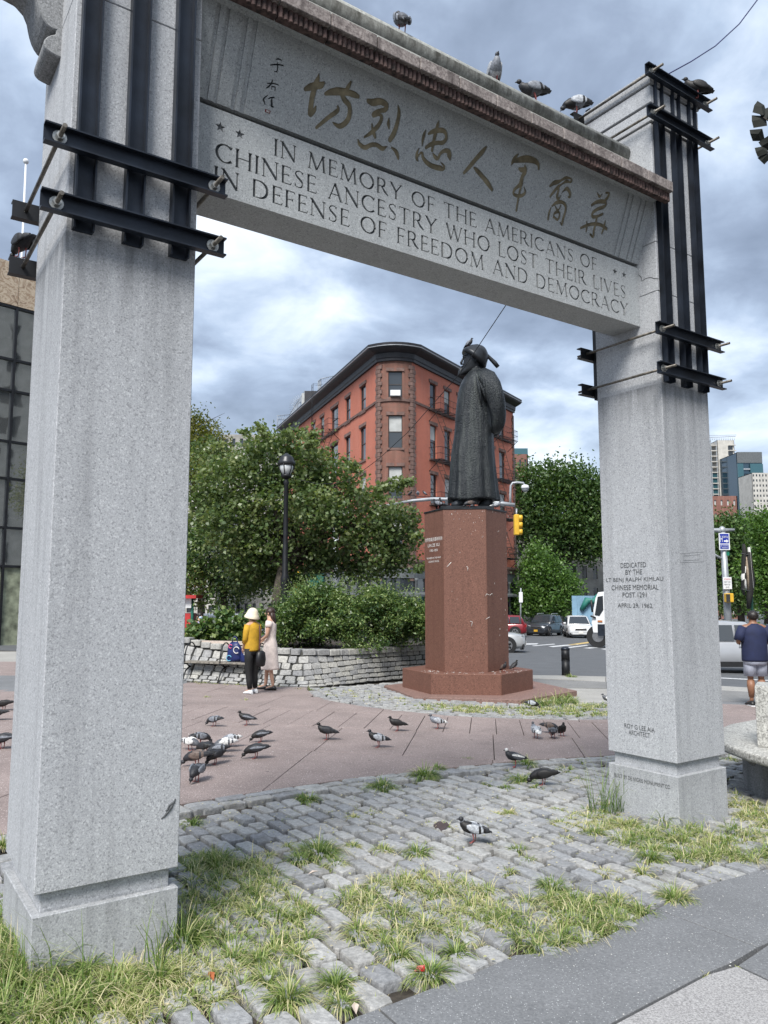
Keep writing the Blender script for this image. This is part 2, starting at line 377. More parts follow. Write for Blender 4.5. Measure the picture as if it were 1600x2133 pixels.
EDGE = px((-700, 1880), (-260, 1790), (0, 1738), (200, 1703), (390, 1672), (560, 1645), (740, 1620), (950, 1597), (1100, 1583), (1260, 1574), (1400, 1565), (1520, 1558), (1750, 1548), (2150, 1545))
RING = px((1440, 1478), (1340, 1492), (1260, 1499), (1180, 1499), (1100, 1497), (1010, 1494), (930, 1490), (830, 1480), (760, 1472), (700, 1462), (655, 1450), (640, 1436))
WALLB = px((640, 1432), (520, 1428), (385, 1421), (200, 1430), (-250, 1446))
KERBN = px((-700, 2300), (-260, 2230), (600, 2195), (740, 2116), (879, 2064), (984, 2026), (1070, 1988), (1169, 1981), (1262, 1949), (1366, 1892), (1459, 1846), (1574, 1814), (1760, 1778), (2300, 1700))
PLAZA = [tuple(p) for p in EDGE] + px((2150, 1475), (1750, 1470), (1576, 1469), (1500, 1466)) + [tuple(p) for p in RING] + [tuple(p) for p in WALLB]

# raised bed that everything on the square stands on (soil shows in the joints)
bed = px((-420, 1350), (0, 1352), (385, 1362), (900, 1396), (1085, 1404), (1260, 1407), (1500, 1427), (1800, 1442)) + [(11.0, 3.0), (9.0, -6.0), (-14.0, -6.0), (-16.0, 10.0)]
bed = [tuple(p) for p in bed]
mb = MB(); P = bed if area2(bed) > 0 else bed[::-1]
n = len(P)
mb.add([(x, y, gz(x, y) - 0.6) for x, y in P] + [(x, y, gz(x, y) - 0.050) for x, y in P], [tuple(range(n, 2 * n))] + [(i, (i + 1) % n, (i + 1) % n + n, i + n) for i in range(n)])
soil_bed = mb.obj('soil_bed', M['soil'], kind='structure')

# pink pavers: courses run across, joints run away from the viewer
plaza = thing('plaza_paving', None, None); tag(plaza, kind='structure')
az = R(7.5); e2 = np.array([math.sin(az), math.cos(az)]); e1 = np.array([math.cos(az), -math.sin(az)]); O = np.array([1.25, 8.98])
A = px((598, 1642),)[0]
def rows(r0, r1, w, ph, x0=-12, x1=12):
    k0 = int((x0 - ph) / w); k1 = int((x1 - ph) / w) + 1
    for k in range(k0, k1):
        a = ph + k * w
        skew = lambda s: -0.055 * s          # the courses bend a little, as round a centre
        c = [O + e1 * s + e2 * (t + 0.012 * s * s * 0.5 - 0.02 * s) for s, t in ((a, r0), (a + w, r0), (a + w, r1), (a, r1))]
        cell = [tuple(q) for q in c]
        if area2(cell) < 0: cell = cell[::-1]
        yield cell
nP = 0
for r0, r1, w, ph in ((-6, -0.0, 2.1, -2.12), (0.0, 1.85, 1.05, 0.0), (1.85, 3.5, 0.37, 0.05), (3.5, 5.4, 1.05, 0.3), (5.4, 7.6, 1.05, 0.8)):
    for cell in rows(r0, r1, w, ph):
        q = clip_convex(list(PLAZA), cell)
        if len(q) < 3 or abs(area2(q)) < 0.02: continue
        q = inset(q, 0.0045)
        mb = slab(MB(), q, top=rng.uniform(-0.003, 0.002), th=0.05)
        mb.obj('paver', M['pink'], plaza); nP += 1
# the longer strip of paving seen left of the arch
strip = thing('sidewalk_paving', None, None); tag(strip, kind='structure')
def pslab(pts, mat, top=0.0, ins=0.006, name='slab', th=0.05, par=None):
    P = [tuple(p) for p in px(*pts)] if len(pts[0]) == 2 and abs(pts[0][0]) > 20 or any(abs(c) > 60 for p in pts for c in p) else [tuple(p) for p in pts]
    if area2(P) < 0: P = P[::-1]
    return slab(MB(), inset(P, ins), top, th).obj(name, mat, par or strip)
for a, b, mt in ((1440, 1407, 'slate'), (1407, 1378, 'pink'), (1378, 1357, 'pale')):
    for x0, x1 in ((-330, -120), (-120, 60), (60, 200), (200, 390)):
        pslab([(x0, a), (x1, a), (x1, b), (x0, b)], M[mt])

# near sidewalk: dark pavers in a band, coarse light slab in front
def ext(a, b, t): a, b = np.array(a), np.array(b); return tuple(a + (b - a) * t)
KN = [tuple(p) for p in KERBN]
o1, o2, o3, o4 = px((1277, 2130), (1472, 2027), (1525, 2005), (1600, 1964))
oL = ext(o2, o1, 3.2); oR = ext(o3, o4, 3.0)
j1a, j1b = px((1366, 1892), (1580, 1973)); j0a, j0b = px((788, 2099), (824, 2131)); j0c = ext(j0a, j0b, 5.0)
inner = [p for p in KN]
pslab([inner[9], inner[10], inner[11], inner[12], inner[13], oR, o4, j1b], M['slate'])
pslab([j0a, inner[4], inner[5], inner[6], inner[7], inner[8], inner[9], j1b, o3, o2, o1, ext(o2, o1, 1.9), j0c], M['slate'])
pslab([inner[0], inner[1], inner[2], inner[3], j0a, j0c, oL, (-2.6, 0.2), (-4.5, 1.0)], M['slate'])
k1, k2 = px((1534, 2009), (1600, 2040)); kk = ext(k1, k2, 3.5)
d1 = (o1[0] - o2[0], o1[1] - o2[1])
pslab([oL, ext(o2, o1, 1.9), o1, o2, k1, k2, kk, (1.6, 0.6), (-0.5, -1.0), (-3.0, -0.6)], M['aggregate'], top=-0.002, ins=0.008)
pslab([k1, o4, oR, (4.6, 3.4), (3.6, 1.6), kk, k2], M['slate'], ins=0.008)

# far sidewalk by the street, with its kerb
pslab([(1086, 1431), (1262, 1434), (1440, 1446), (1440, 1434), (1262, 1420), (1086, 1413)], M['kerbstone'], name='kerb_stone')
pslab([(1080, 1412), (1178, 1415), (1262, 1420), (1262, 1409), (1178, 1407), (1080, 1406)], M['pale'])
pslab([(1262, 1420), (1440, 1434), (1760, 1452), (1760, 1444), (1500, 1428.5), (1262, 1409)], M['pale'])
pslab([(1262, 1434), (1440, 1446), (1500, 1460), (1760, 1464), (1760, 1452), (1440, 1434), (1262, 1420)], M['kerbstone'], name='kerb_stone')
pslab([(1086, 1460), (1262, 1462), (1440, 1478), (1500, 1466), (1500, 1461), (1440, 1447), (1262, 1435), (1086, 1432)], M['pale'])
pslab([(1500, 1466), (1576, 1469), (1750, 1470), (1760, 1464.5), (1500, 1460.5)], M['slate'])

# ------------------------------------------------------------------ cobbles
def stone_mesh(seed, smooth=False):
    r_ = np.random.default_rng(seed); j = lambda a: r_.uniform(-a, a)
    c = [(-.5 + j(.05), -.5 + j(.07)), (.5 + j(.05), -.5 + j(.07)), (.5 + j(.05), .5 + j(.07)), (-.5 + j(.05), .5 + j(.07))]
    oct_ = []
    for i in range(4):
        a, b = np.array(c[i]), np.array(c[(i + 1) % 4])
        oct_ += [a + (b - a) * .10, a + (b - a) * .5 + np.array([j(.012), j(.03)]), a + (b - a) * .90]
    cen = np.mean(oct_, axis=0); rings = []
    for sc, z in ((1.0, -1.0), (1.0, -.22), (.975, -.06), (.93, 0.0)):
        rings.append([(*(cen + (p - cen) * sc), z + (j(.03) if z > -.5 else 0)) for p in oct_])
    mb = MB(); mb.loft(rings, 0, False, smooth); k = len(oct_); o = len(mb.v)
    mb.add([(*cen, 0.03 + j(.03))], [], 0); c0 = len(mb.v) - 1
    for i in range(k): mb.f.append((3 * k + i, 3 * k + (i + 1) % k, c0)); mb.m.append(0); mb.sm.append(smooth)
    return mb
STONES = [stone_mesh(s) for s in range(14)]
STONE_ME = [s.mesh('cobblestone', M['cobble']) for s in STONES]
def lay(region, d, l0, l1, w0, w1, gap, jit, skip=None, wave=0.0):
    """rows of setts running along direction d inside region; yields x, y, angle, length, width"""
    d = np.array(d) / np.linalg.norm(d); q = np.array([-d[1], d[0]]); R_ = np.array(region)
    s = R_ @ d; t = R_ @ q; tt = t.min(); k = 0; out = []
    a = math.atan2(d[1], d[0])
    while tt < t.max():
        w = rng.uniform(w0, w1); ss = s.min() + rng.uniform(0, l1)
        while ss < s.max():
            l = rng.uniform(l0, l1); c = d * (ss + l / 2) + q * (tt + w / 2 + wave * math.sin(ss * 1.1) + rng.uniform(-jit, jit))
            if inside(region, c[0], c[1]) and not (skip and skip(c[0], c[1])):
                out.append((c[0], c[1], a + rng.uniform(-1, 1) * jit * 5, l - gap * 1.5, w - gap * rng.uniform(1.1, 1.9)))
            ss += l
        tt += w; k += 1
    return out
def in_cols(x, y):
    p = np.array([x, y, 0]); u, v = p @ U, p @ Vv
    return (0.80 < u < 1.42 and 3.93 < v < 4.62) or (5.56 < u < 6.18 and 3.93 < v < 4.55)
FRONT = [tuple(p) for p in KN] + [tuple(p) for p in EDGE][::-1]
cob = []
# two border courses that follow the paver edge
ed = [np.array(p) for p in EDGE]
for off, seg in ((0.075, 0), (0.215, 1)):
    for i in range(len(ed) - 1):
        a, b = ed[i], ed[i + 1]; L = np.linalg.norm(b - a); t_ = (b - a) / L; nrm = np.array([t_[1], -t_[0]])
        s0 = 0.0
        while s0 < L:
            l = rng.uniform(0.2, 0.3); c = a + t_ * (s0 + l / 2) + nrm * off
            if not in_cols(*c): cob.append((c[0], c[1], math.atan2(t_[1], t_[0]) + rng.uniform(-.03, .03), l - 0.02, 0.12))
            s0 += l
Vd = np.array([-Vv[0], -Vv[1]])
band = [tuple(p) for p in EDGE]
def nearedge(x, y):
    for i in range(len(ed) - 1):
        a, b = ed[i], ed[i + 1]; t = np.clip(np.dot(np.array([x, y]) - a, b - a) / np.dot(b - a, b - a), 0, 1)
        if np.linalg.norm(np.array([x, y]) - a - (b - a) * t) < 0.37: return True
    return in_cols(x, y)
cob += lay(FRONT, Vd, 0.20, 0.30, 0.125, 0.165, 0.022, 0.008, nearedge, 0.04)
RINGP = [tuple(p) for p in RING[::-1]]
CEN = np.array([2.25, 17.1])
def plinth_skip(x, y): return False
RINGREG = RINGP + [tuple(p) for p in px((1400, 1462), (1262, 1461), (1086, 1459), (1080, 1432), (1000, 1425), (905, 1416), (800, 1422), (700, 1430), (640, 1434))]
ringc = lay(RINGREG, (1.0, -0.12), 0.20, 0.30, 0.13, 0.17, 0.03, 0.012, None, 0.05)
def psize(s):
    v = np.array([s[0], s[1], gz(s[0], s[1])]) - C0; z = v @ FW
    if z < 1.2: return 0
    X, Y_ = 800 + CAM_F * (v @ RT) / z, 1066 - CAM_F * (v @ UPV) / z
    if X < -60 or X > 1660 or Y_ > 2190: return 0.01 / z
    if X < 60 and Y_ > 1250 or 80 < X < 365 or (1290 < X < 1500 and Y_ < 1700): return 0.3 / z
    return s[3] * s[4] / z / z
cobbles = thing('cobblestone_paving', None, None); tag(cobbles, kind='structure')
cob.sort(key=psize, reverse=True)
def stone_place(s, dz):
    return (s[0], s[1], gz(s[0], s[1]) + dz)
TILT = math.atan(GA)
for s in cob[:290]:
    o = link('cobblestone', STONE_ME[rng.integers(14)], cobbles, stone_place(s, rng.uniform(-0.010, 0.006)))
    o.rotation_euler = (rng.uniform(-.035, .035) - TILT, rng.uniform(-.03, .03) + GB, s[2] + (math.pi if rng.random() < .5 else 0)); o.scale = (s[3], s[4], 0.085)
def merge_stones(lst, name, parent, dzr=(-0.010, 0.006)):
    V_, F_, T_ = [], [], []; o = 0
    for s in lst:
        mb = STONES[rng.integers(14)]; a = s[2]; v = np.array(mb.v) * (s[3], s[4], 0.085)
        ry, rx = rng.uniform(-.03, .03) + GB, rng.uniform(-.035, .035) - TILT
        v[:, 2] += v[:, 0] * 0; c, q = math.cos(a), math.sin(a)
        x = v[:, 0] * c - v[:, 1] * q; y = v[:, 0] * q + v[:, 1] * c
        z = v[:, 2] + y * rx - x * ry
        p = stone_place(s, rng.uniform(*dzr)); V_.append(np.stack([x + p[0], y + p[1], z + p[2]], 1))
        F_ += [tuple(i + o for i in f) for f in mb.f]; T_ += [rng.random()] * len(mb.f); o += len(v)
    me = bpy.data.meshes.new(name); me.from_pydata(np.concatenate(V_).tolist(), [], F_); me.materials.append(M['cobble'])
    at = me.attributes.new('tint', 'FLOAT', 'FACE'); at.data.foreach_set('value', T_)
    return link(name, me, parent, kind='stuff')
merge_stones(cob[290:], 'outer_cobblestones', cobbles)
ringt = thing('plinth_surround_paving', None, None); tag(ringt, kind='structure')
merge_stones(ringc, 'surround_cobblestones', ringt)

# ------------------------------------------------------------------ road markings
def mark(name, pts, mat, dz=-0.126):
    P = [G(a, b, -0.13)[:2] for a, b in pts]; mb = MB()
    mb.add([(x, y, gz(x, y) + dz) for x, y in P], [tuple(range(len(P)))]); return mb.obj(name, mat, kind='structure')
for pts in (((1040, 1341), (1122, 1340), (1118, 1342.5), (1040, 1344)), ((1108, 1345), (1154, 1341), (1157, 1342.2), (1112, 1346)), ((1142, 1346.5), (1196, 1341.8), (1206, 1343), (1152, 1348)),
            ((1178, 1348.5), (1222, 1343.5), (1226, 1344.8), (1188, 1349.6)), ((1215, 1350), (1260, 1344.8), (1285, 1345), (1228, 1351)), ((1252, 1352), (1300, 1347), (1330, 1348), (1262, 1353.5))):
    mark('crosswalk_stripe', pts, M['marking'])
mark('yellow_line', ((1182, 1343.2), (1262, 1331.5), (1290, 1328), (1290, 1329.5), (1262, 1335), (1192, 1344.2)), M['marking_y'])
mark('lane_line', ((1490, 1411), (1760, 1425), (1760, 1427), (1490, 1412.5)), M['marking'])
# ================================================================== LETTERING TOOLS
# Roman capitals as strokes: (x, y, width) polylines in units of the cap height
t_, n_, s_ = .150, .080, .055
def ser(x, y, a=.10, b=None): b = a if b is None else b; return [(x - a, y, s_), (x + b, y, s_)]
def arc(cx_, cy_, rx, ry, a0, a1, wf, k=14):
    return [(cx_ + rx * math.cos(R(a0 + (a1 - a0) * i / k)), cy_ + ry * math.sin(R(a0 + (a1 - a0) * i / k)), wf(R(a0 + (a1 - a0) * i / k))) for i in range(k + 1)]
ow = lambda a: .072 + .085 * abs(math.cos(a)) ** 1.3
LET = {
 'I': (.26, [[(.13, 0, t_), (.13, 1, t_)], ser(.13, .02), ser(.13, .98)]),
 'N': (.92, [[(.13, 0, n_), (.13, 1, n_)], [(.10, .98, t_), (.80, .02, t_)], [(.80, 0, n_), (.80, 1, n_)], ser(.13, .02), ser(.07, .98, .08), ser(.80, .98)]),
 'M': (1.10, [[(.12, 0, n_), (.20, 1, n_)], [(.20, .97, t_), (.54, .03, t_)], [(.54, .03, n_), (.90, .97, n_)], [(.90, 1, t_), (.98, 0, t_)], ser(.12, .02), ser(.98, .02), ser(.15, .98, .07), ser(.95, .98, .07)]),
 'E': (.60, [[(.13, 0, t_), (.13, 1, t_)], [(.05, .975, .05), (.52, .975, .05)], [(.52, .975, .03), (.52, .86, .03)], [(.13, .52, .05), (.44, .52, .05)], [(.44, .59, .03), (.44, .45, .03)], [(.05, .025, .05), (.55, .025, .05)], [(.55, .025, .03), (.57, .15, .03)]]),
 'F': (.58, [[(.13, 0, t_), (.13, 1, t_)], [(.05, .975, .05), (.52, .975, .05)], [(.52, .975, .03), (.52, .86, .03)], [(.13, .50, .05), (.44, .50, .05)], [(.44, .57, .03), (.44, .43, .03)], ser(.13, .02)]),
 'L': (.60, [[(.13, 0, t_), (.13, 1, t_)], ser(.13, .98), [(.05, .025, .05), (.54, .025, .05)], [(.54, .025, .03), (.57, .17, .03)]]),
 'O': (1.0, [arc(.5, .5, .41, .47, 0, 360, ow, 26)]),
 'C': (.88, [arc(.5, .5, .41, .47, 42, 318, ow, 22), [(.80, .82, .035), (.83, .95, .035)], [(.80, .18, .03), (.83, .08, .03)]]),
 'D': (.92, [[(.13, 0, t_), (.13, 1, t_)], [(.05, .975, .05), (.36, .975, .055)], [(.05, .025, .05), (.36, .025, .055)], arc(.36, .5, .44, .475, 90, -90, ow, 14)]),
 'R': (.80, [[(.13, 0, t_), (.13, 1, t_)], [(.05, .975, .05), (.34, .975, .055)], arc(.34, .735, .22, .24, 90, -90, ow, 10), [(.13, .495, .05), (.36, .495, .055)], [(.34, .50, .08), (.55, .20, t_), (.78, .015, .09)], ser(.13, .02)]),
 'Y': (.82, [[(.08, .98, t_), (.41, .47, t_)], [(.74, .98, n_), (.41, .47, n_)], [(.41, .50, t_), (.41, 0, t_)], ser(.08, .98), ser(.74, .98), ser(.41, .02)]),
 'T': (.80, [[(.40, 0, t_), (.40, 1, t_)], [(.05, .97, .055), (.75, .97, .055)], [(.05, .97, .03), (.04, .83, .03)], [(.75, .97, .03), (.76, .83, .03)], ser(.40, .02)]),
 'H': (.90, [[(.13, 0, t_), (.13, 1, t_)], [(.77, 0, t_), (.77, 1, t_)], [(.13, .52, .05), (.77, .52, .05)], ser(.13, .02), ser(.13, .98), ser(.77, .02), ser(.77, .98)]),
 'A': (.88, [[(.10, 0, n_), (.44, 1, n_)], [(.43, 1, t_), (.79, 0, t_)], [(.22, .34, .05), (.66, .34, .05)], ser(.10, .02, .08), ser(.79, .02, .09)]),
 'V': (.86, [[(.09, .98, t_), (.44, .02, t_)], [(.77, .98, n_), (.44, .02, n_)], ser(.09, .98), ser(.77, .98, .08)]),
 'W': (1.22, [[(.08, .98, t_), (.38, .02, t_)], [(.38, .02, n_), (.63, .98, n_)], [(.58, .98, t_), (.88, .02, t_)], [(.88, .02, n_), (1.14, .98, n_)], ser(.08, .98, .08), ser(1.14, .98, .07), ser(.60, .98, .07)]),
 'S': (.60, [[(.48, .84, .05), (.42, .94, .05), (.30, .97, .06), (.15, .90, .08), (.10, .76, .10), (.18, .62, .12), (.34, .50, .13), (.47, .37, .12), (.50, .22, .10), (.42, .08, .08), (.28, .03, .06), (.13, .07, .05), (.09, .18, .05)], [(.49, .80, .03), (.50, .95, .03)], [(.08, .06, .03), (.09, .22, .03)]]),
 'SEAL': (1, []),
}
def ribbon(pts, cap=0):
    """flat ribbon outline of a stroke: (left points, right points)"""
    P = np.array([p[:2] for p in pts], float); w = np.array([p[2] for p in pts]) / 2; L, Rr = [], []
    for i in range(len(P)):
        a = P[i] - P[i - 1] if i else P[1] - P[0]; b = P[i + 1] - P[i] if i < len(P) - 1 else P[i] - P[i - 1]
        a = a / (np.linalg.norm(a) + 1e-9); b = b / (np.linalg.norm(b) + 1e-9); d = a + b
        if np.linalg.norm(d) < .3: d = b
        d = d / np.linalg.norm(d); nrm = np.array([-d[1], d[0]]); L.append(P[i] + nrm * w[i]); Rr.append(P[i] - nrm * w[i])
    return L, Rr
def smooth_stroke(pts, k=4):
    if len(pts) < 3: return [tuple(np.array(pts[0]) + (np.array(pts[-1]) - np.array(pts[0])) * i / k) for i in range(k + 1)]
    P = np.array(pts, float); P = np.vstack([2 * P[0] - P[1], P, 2 * P[-1] - P[-2]]); out = []
    for i in range(1, len(P) - 2):
        for j in range(k):
            u = j / k; a, b, c, d = P[i - 1:i + 3]
            out.append(.5 * ((2 * b) + (c - a) * u + (2 * a - 5 * b + 4 * c - d) * u * u + (3 * b - a - 3 * c + d) * u ** 3))
    out.append(P[-2]); return [tuple(p) for p in out]
def round_ends(pts):
    P = [np.array(p, float) for p in pts]
    for e, q in ((0, 1), (-1, -2)):
        d = P[e][:2] - P[q][:2]; d = d / (np.linalg.norm(d) + 1e-9); w = P[e][2] / 2
        ext_ = [np.array([*(P[e][:2] + d * w * .55), P[e][2] * .86]), np.array([*(P[e][:2] + d * w * .95), P[e][2] * .35])]
        P = ext_[::-1] + P if e == 0 else P + ext_
    return P
def stroke_solid(mb, pts, to3, front, back):
    """a stroke as a closed strip solid, to3(x, y, depth) -> 3-D"""
    L, Rr = ribbon(pts); n = len(L); o = len(mb.v)
    for l, r_ in zip(L, Rr):
        for p, d in ((l, front), (r_, front), (r_, back), (l, back)): mb.v.append(tuple(to3(p[0], p[1], d)))
    def q(*f): mb.f.append(tuple(o + i for i in f)); mb.m.append(0); mb.sm.append(False)
    for i in range(n - 1):
        a = 4 * i
        for k in range(4): q(a + k, a + (k + 1) % 4, a + 4 + (k + 1) % 4, a + 4 + k)
    q(3, 2, 1, 0); q(4 * n - 4, 4 * n - 3, 4 * n - 2, 4 * n - 1)

def text_mesh(s, name='inscription', font=None):
    cu = bpy.data.curves.new('t', 'FONT'); cu.body = s; cu.size = 1; cu.extrude = 0.0; cu.resolution_u = 3; cu.align_x = 'LEFT'
    ob = bpy.data.objects.new('t', cu); COL.objects.link(ob)
    dg = bpy.context.evaluated_depsgraph_get(); me = bpy.data.meshes.new_from_object(ob.evaluated_get(dg)); me.name = name
    bpy.data.objects.remove(ob); bpy.data.curves.remove(cu); return me
def text_on(s, name, mat, org, ex, ey, width, height, parent, center=True, depth=0.0015, squeeze=None, **kw):
    """flat lettering: org = centre-bottom of the line, ex/ey unit axes"""
    me = text_mesh(s, name); n = len(me.vertices)
    if n == 0: return None
    co = np.empty(n * 3); me.vertices.foreach_get('co', co); co = co.reshape(-1, 3)
    mn, mx = co.min(0), co.max(0); w = mx[0] - mn[0]; h = mx[1] - mn[1]
    x = (co[:, 0] - mn[0]) / w * width - (width / 2 if center else 0); y = (co[:, 1] - mn[1]) / h * height
    ex, ey = np.array(ex, float), np.array(ey, float); nz = np.cross(ex, ey); org = np.array(org) + nz * depth
    P = org + x[:, None] * ex + y[:, None] * ey - origin(parent)
    me.vertices.foreach_set('co', P.ravel()); me.materials.clear(); me.materials.append(mat); me.update()
    return link(name, me, parent, **kw)

# ================================================================== THE ARCH
arch = thing('memorial_arch', 'tall grey granite memorial arch with steel braces, spanning the cobbles', 'arch', (*W(3.48, 4.25, 0)[:2], -0.06))
CT = 6.30
def cuboid(u0, u1, v0, v1, z0, z1, name, mat, par, bev=0.004, **kw):
    me = MB().uvbox(u0, u1, v0, v1, z0, z1).mesh(name, mat, origin(par)); bevel_mesh(me, bev); return link(name, me, par, **kw)
def channel(mb, c, length, width, depth, wall, axis):
    """steel channel, open side towards -v; axis 'z' upright or 'u' lying"""
    u, v, z = c
    if axis == 'z':
        mb.uvbox(u - width / 2, u + width / 2, v - wall, v, z, z + length)
        for s in (-1, 1): mb.uvbox(u + s * (width / 2) - (wall if s > 0 else 0), u + s * (width / 2) + (wall if s < 0 else 0), v - depth, v - wall, z, z + length)
    else:
        mb.uvbox(u, u + length, v - wall, v, z - width / 2, z + width / 2)
        for s in (-1, 1): mb.uvbox(u, u + length, v - depth, v - wall, z + s * width / 2 - (wall if s > 0 else 0), z + s * width / 2 + (wall if s < 0 else 0))
    return mb
def column(u0, u1, v0, v1, zb, z0, zs, label):
    c = cuboid(u0, u1, v0, v1, z0, zs[0], 'column', M['granite'], arch, label=label)
    cuboid(u0 - .003, u1 + .003, v0 - .003, v1 + .003, -0.3, zb, 'column_base', M['granite'], c)
    cuboid(u0 + .035, u1 - .035, v0 + .035, v1 - .035, zb - .01, z0 + .004, 'column_neck', M['granite'], c)
    zz = zs + [5.835]
    for a, b in zip(zz[:-1], zz[1:]): cuboid(u0, u1, v0, v1, a + .004, b, 'column_block', M['granite'], c)
    cuboid(u0 + .012, u1 - .012, v0 + .012, v1 - .012, z0 + .02, 6.28, 'column_core', M['granite_dark'], c)
    for a, b, e in ((5.845, 5.995, .012), (6.012, 6.172, .02), (6.188, CT, .03)): cuboid(u0 - e, u1 + e, v0 - e, v1 + e, a, b, 'cap_band', M['granite'], c)
    for s, vv, sgn in ((0, v0, 1), (1, v1, -1)):
        for du, dz in ((.075, 0), (.32, -.005), (.565, -.01)):
            mb = MB(); uu = u0 + du
            if sgn > 0: channel(mb, (uu, v0 - .003, 3.50 + dz), 2.86, .10, .052, .009, 'z')
            else: mb.uvbox(uu - .05, uu + .05, v1 + .003, v1 + .055, 3.50, 6.36)
            mb.obj('steel_channel', M['steel'] if sgn > 0 else M['steel_black'], c)
    for zc_ in (3.925, 3.585, 6.245, 5.862):
        mb = MB(); channel(mb, (u0 - .135, v0 - .058, zc_), (u1 - u0) + .27, .10, .045, .008, 'u'); mb.obj('steel_crossbar', M['steel'], c)
        mb = MB(); mb.uvbox(u0 - .135, u1 + .135, v1 + .058, v1 + .066, zc_ - .05, zc_ + .05)
        for q in (-1, 1): mb.uvbox(u0 - .135, u1 + .135, v1 + .066, v1 + .11, zc_ + q * .05 - (.008 if q > 0 else 0), zc_ + q * .05 + (.008 if q < 0 else 0))
        mb.obj('steel_crossbar', M['steel_black'], c)
        for uu in (u0 - .062, u1 + .068):
            mb = MB(); mb.tube([W(uu, v0 - .19, zc_), W(uu, v1 + .16, zc_)], .0115, 8); mb.obj('threaded_rod', M['rod'], c)
            mb = MB()
            for k, (ra, v_a, v_b) in enumerate(((.034, -.068, -.074), (.021, -.074, -.096))):
                mb.tube([W(uu, v0 + v_a, zc_), W(uu, v0 + v_b, zc_)], ra, 6 if k else 14, smooth=False)
            mb.obj('nut_and_washer', M['zinc'], c)
    return c
colL = column(.768, 1.437, 3.892, 4.64, .255, .348, [4.80], 'near column carrying a carved scroll bracket')
colR = column(5.53, 6.20, 3.892, 4.572, .262, .365, [4.30, 4.74], 'far column carved with the dedication')

# carved scroll on the outer side of the near column
nV = Vv
prof = [(131, 121), (122, 118), (112, 113), (102, 107), (95, 100), (91.5, 91), (93, 82), (99, 75.5), (108, 72), (117, 71), (117.5, 62), (108, 59), (99, 52), (91.5, 41), (86, 29), (82, 16), (79, 3), (76, -14), (68, -34), (50, -55), (20, -72), (-6, -100), (-10, -140), (20, -175), (70, -190), (158, -200)]
P3 = []
for x, y in prof:
    p = PL(x, y, Vv * 4.235, Vv); uu, zz_ = min(p @ U, .775), p[2]; P3.append((uu, zz_))
P3[0] = (.775, P3[0][1]); P3[-1] = (.775, P3[-1][1])
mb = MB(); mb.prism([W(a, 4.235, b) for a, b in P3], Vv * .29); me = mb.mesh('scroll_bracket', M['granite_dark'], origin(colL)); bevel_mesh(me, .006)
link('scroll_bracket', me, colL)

# ------------------------------------------------------------------ the beam
BU0, BU1 = 1.437, 5.53
VF = 4.079
beam = link('beam', MB().uvbox(BU0, BU1, VF + .02, 4.383, 4.035, 4.566).mesh('beam', M['granite_beam'], origin(arch)), arch)
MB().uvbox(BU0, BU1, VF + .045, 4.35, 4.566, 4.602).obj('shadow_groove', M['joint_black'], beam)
A0 = np.array([4.079, 4.600]); A1 = np.array([3.899, 5.087]); ad = (A1 - A0) / np.linalg.norm(A1 - A0); an = np.array([-ad[1], ad[0]])     # an: outward (towards the viewer)
if an[0] > 0: an = -an
FL = np.linalg.norm(A1 - A0)
def F3(u, h, d): p = A0 + ad * h + an * d; return W(u, p[0], p[1])      # point on the leaning frieze; d > 0 is outwards
mb = MB()
sec = [A0 - an * .02, A1 - an * .02, np.array([4.383, 5.10]), np.array([4.383, 4.602])]
mb.prism([W(BU0, *q) for q in sec], U * (BU1 - BU0)); mb.obj('frieze_core', M['granite_beam'], beam)
def F_from_px(x, y):
    n = np.cross(U, W(0, ad[0], ad[1])); p = PL(x, y, W(0, A0[0], A0[1]), n / np.linalg.norm(n)); return p @ U, (np.array([p @ Vv, p[2]]) - A0) @ ad

def fixn(me):
    b = bmesh.new(); b.from_mesh(me); bmesh.ops.recalc_face_normals(b, faces=b.faces); b.to_mesh(me); b.free(); return me
def boolean_cut(plate, cutter, name):
    plate_o = link(name, plate, beam); cut_o = link('cut', cutter, beam)
    md = plate_o.modifiers.new('b', 'BOOLEAN'); md.operation = 'DIFFERENCE'; md.object = cut_o
    try: md.solver = 'MANIFOLD'
    except Exception: md.solver = 'EXACT'
    dg = bpy.context.evaluated_depsgraph_get(); me = bpy.data.meshes.new_from_object(plate_o.evaluated_get(dg))
    if len(me.polygons) < 50:
        md.solver = 'EXACT'; md.use_self = True
        dg = bpy.context.evaluated_depsgraph_get(); me = bpy.data.meshes.new_from_object(plate_o.evaluated_get(dg))
    me.name = name; me.materials.clear(); me.materials.append(M['granite_beam']); me.polygons.foreach_set('material_index', [0] * len(me.polygons)); me.polygons.foreach_set('use_smooth', [False] * len(me.polygons)); me.update()
    plate_o.modifiers.clear(); plate_o.data = me; bpy.data.objects.remove(cut_o); return plate_o

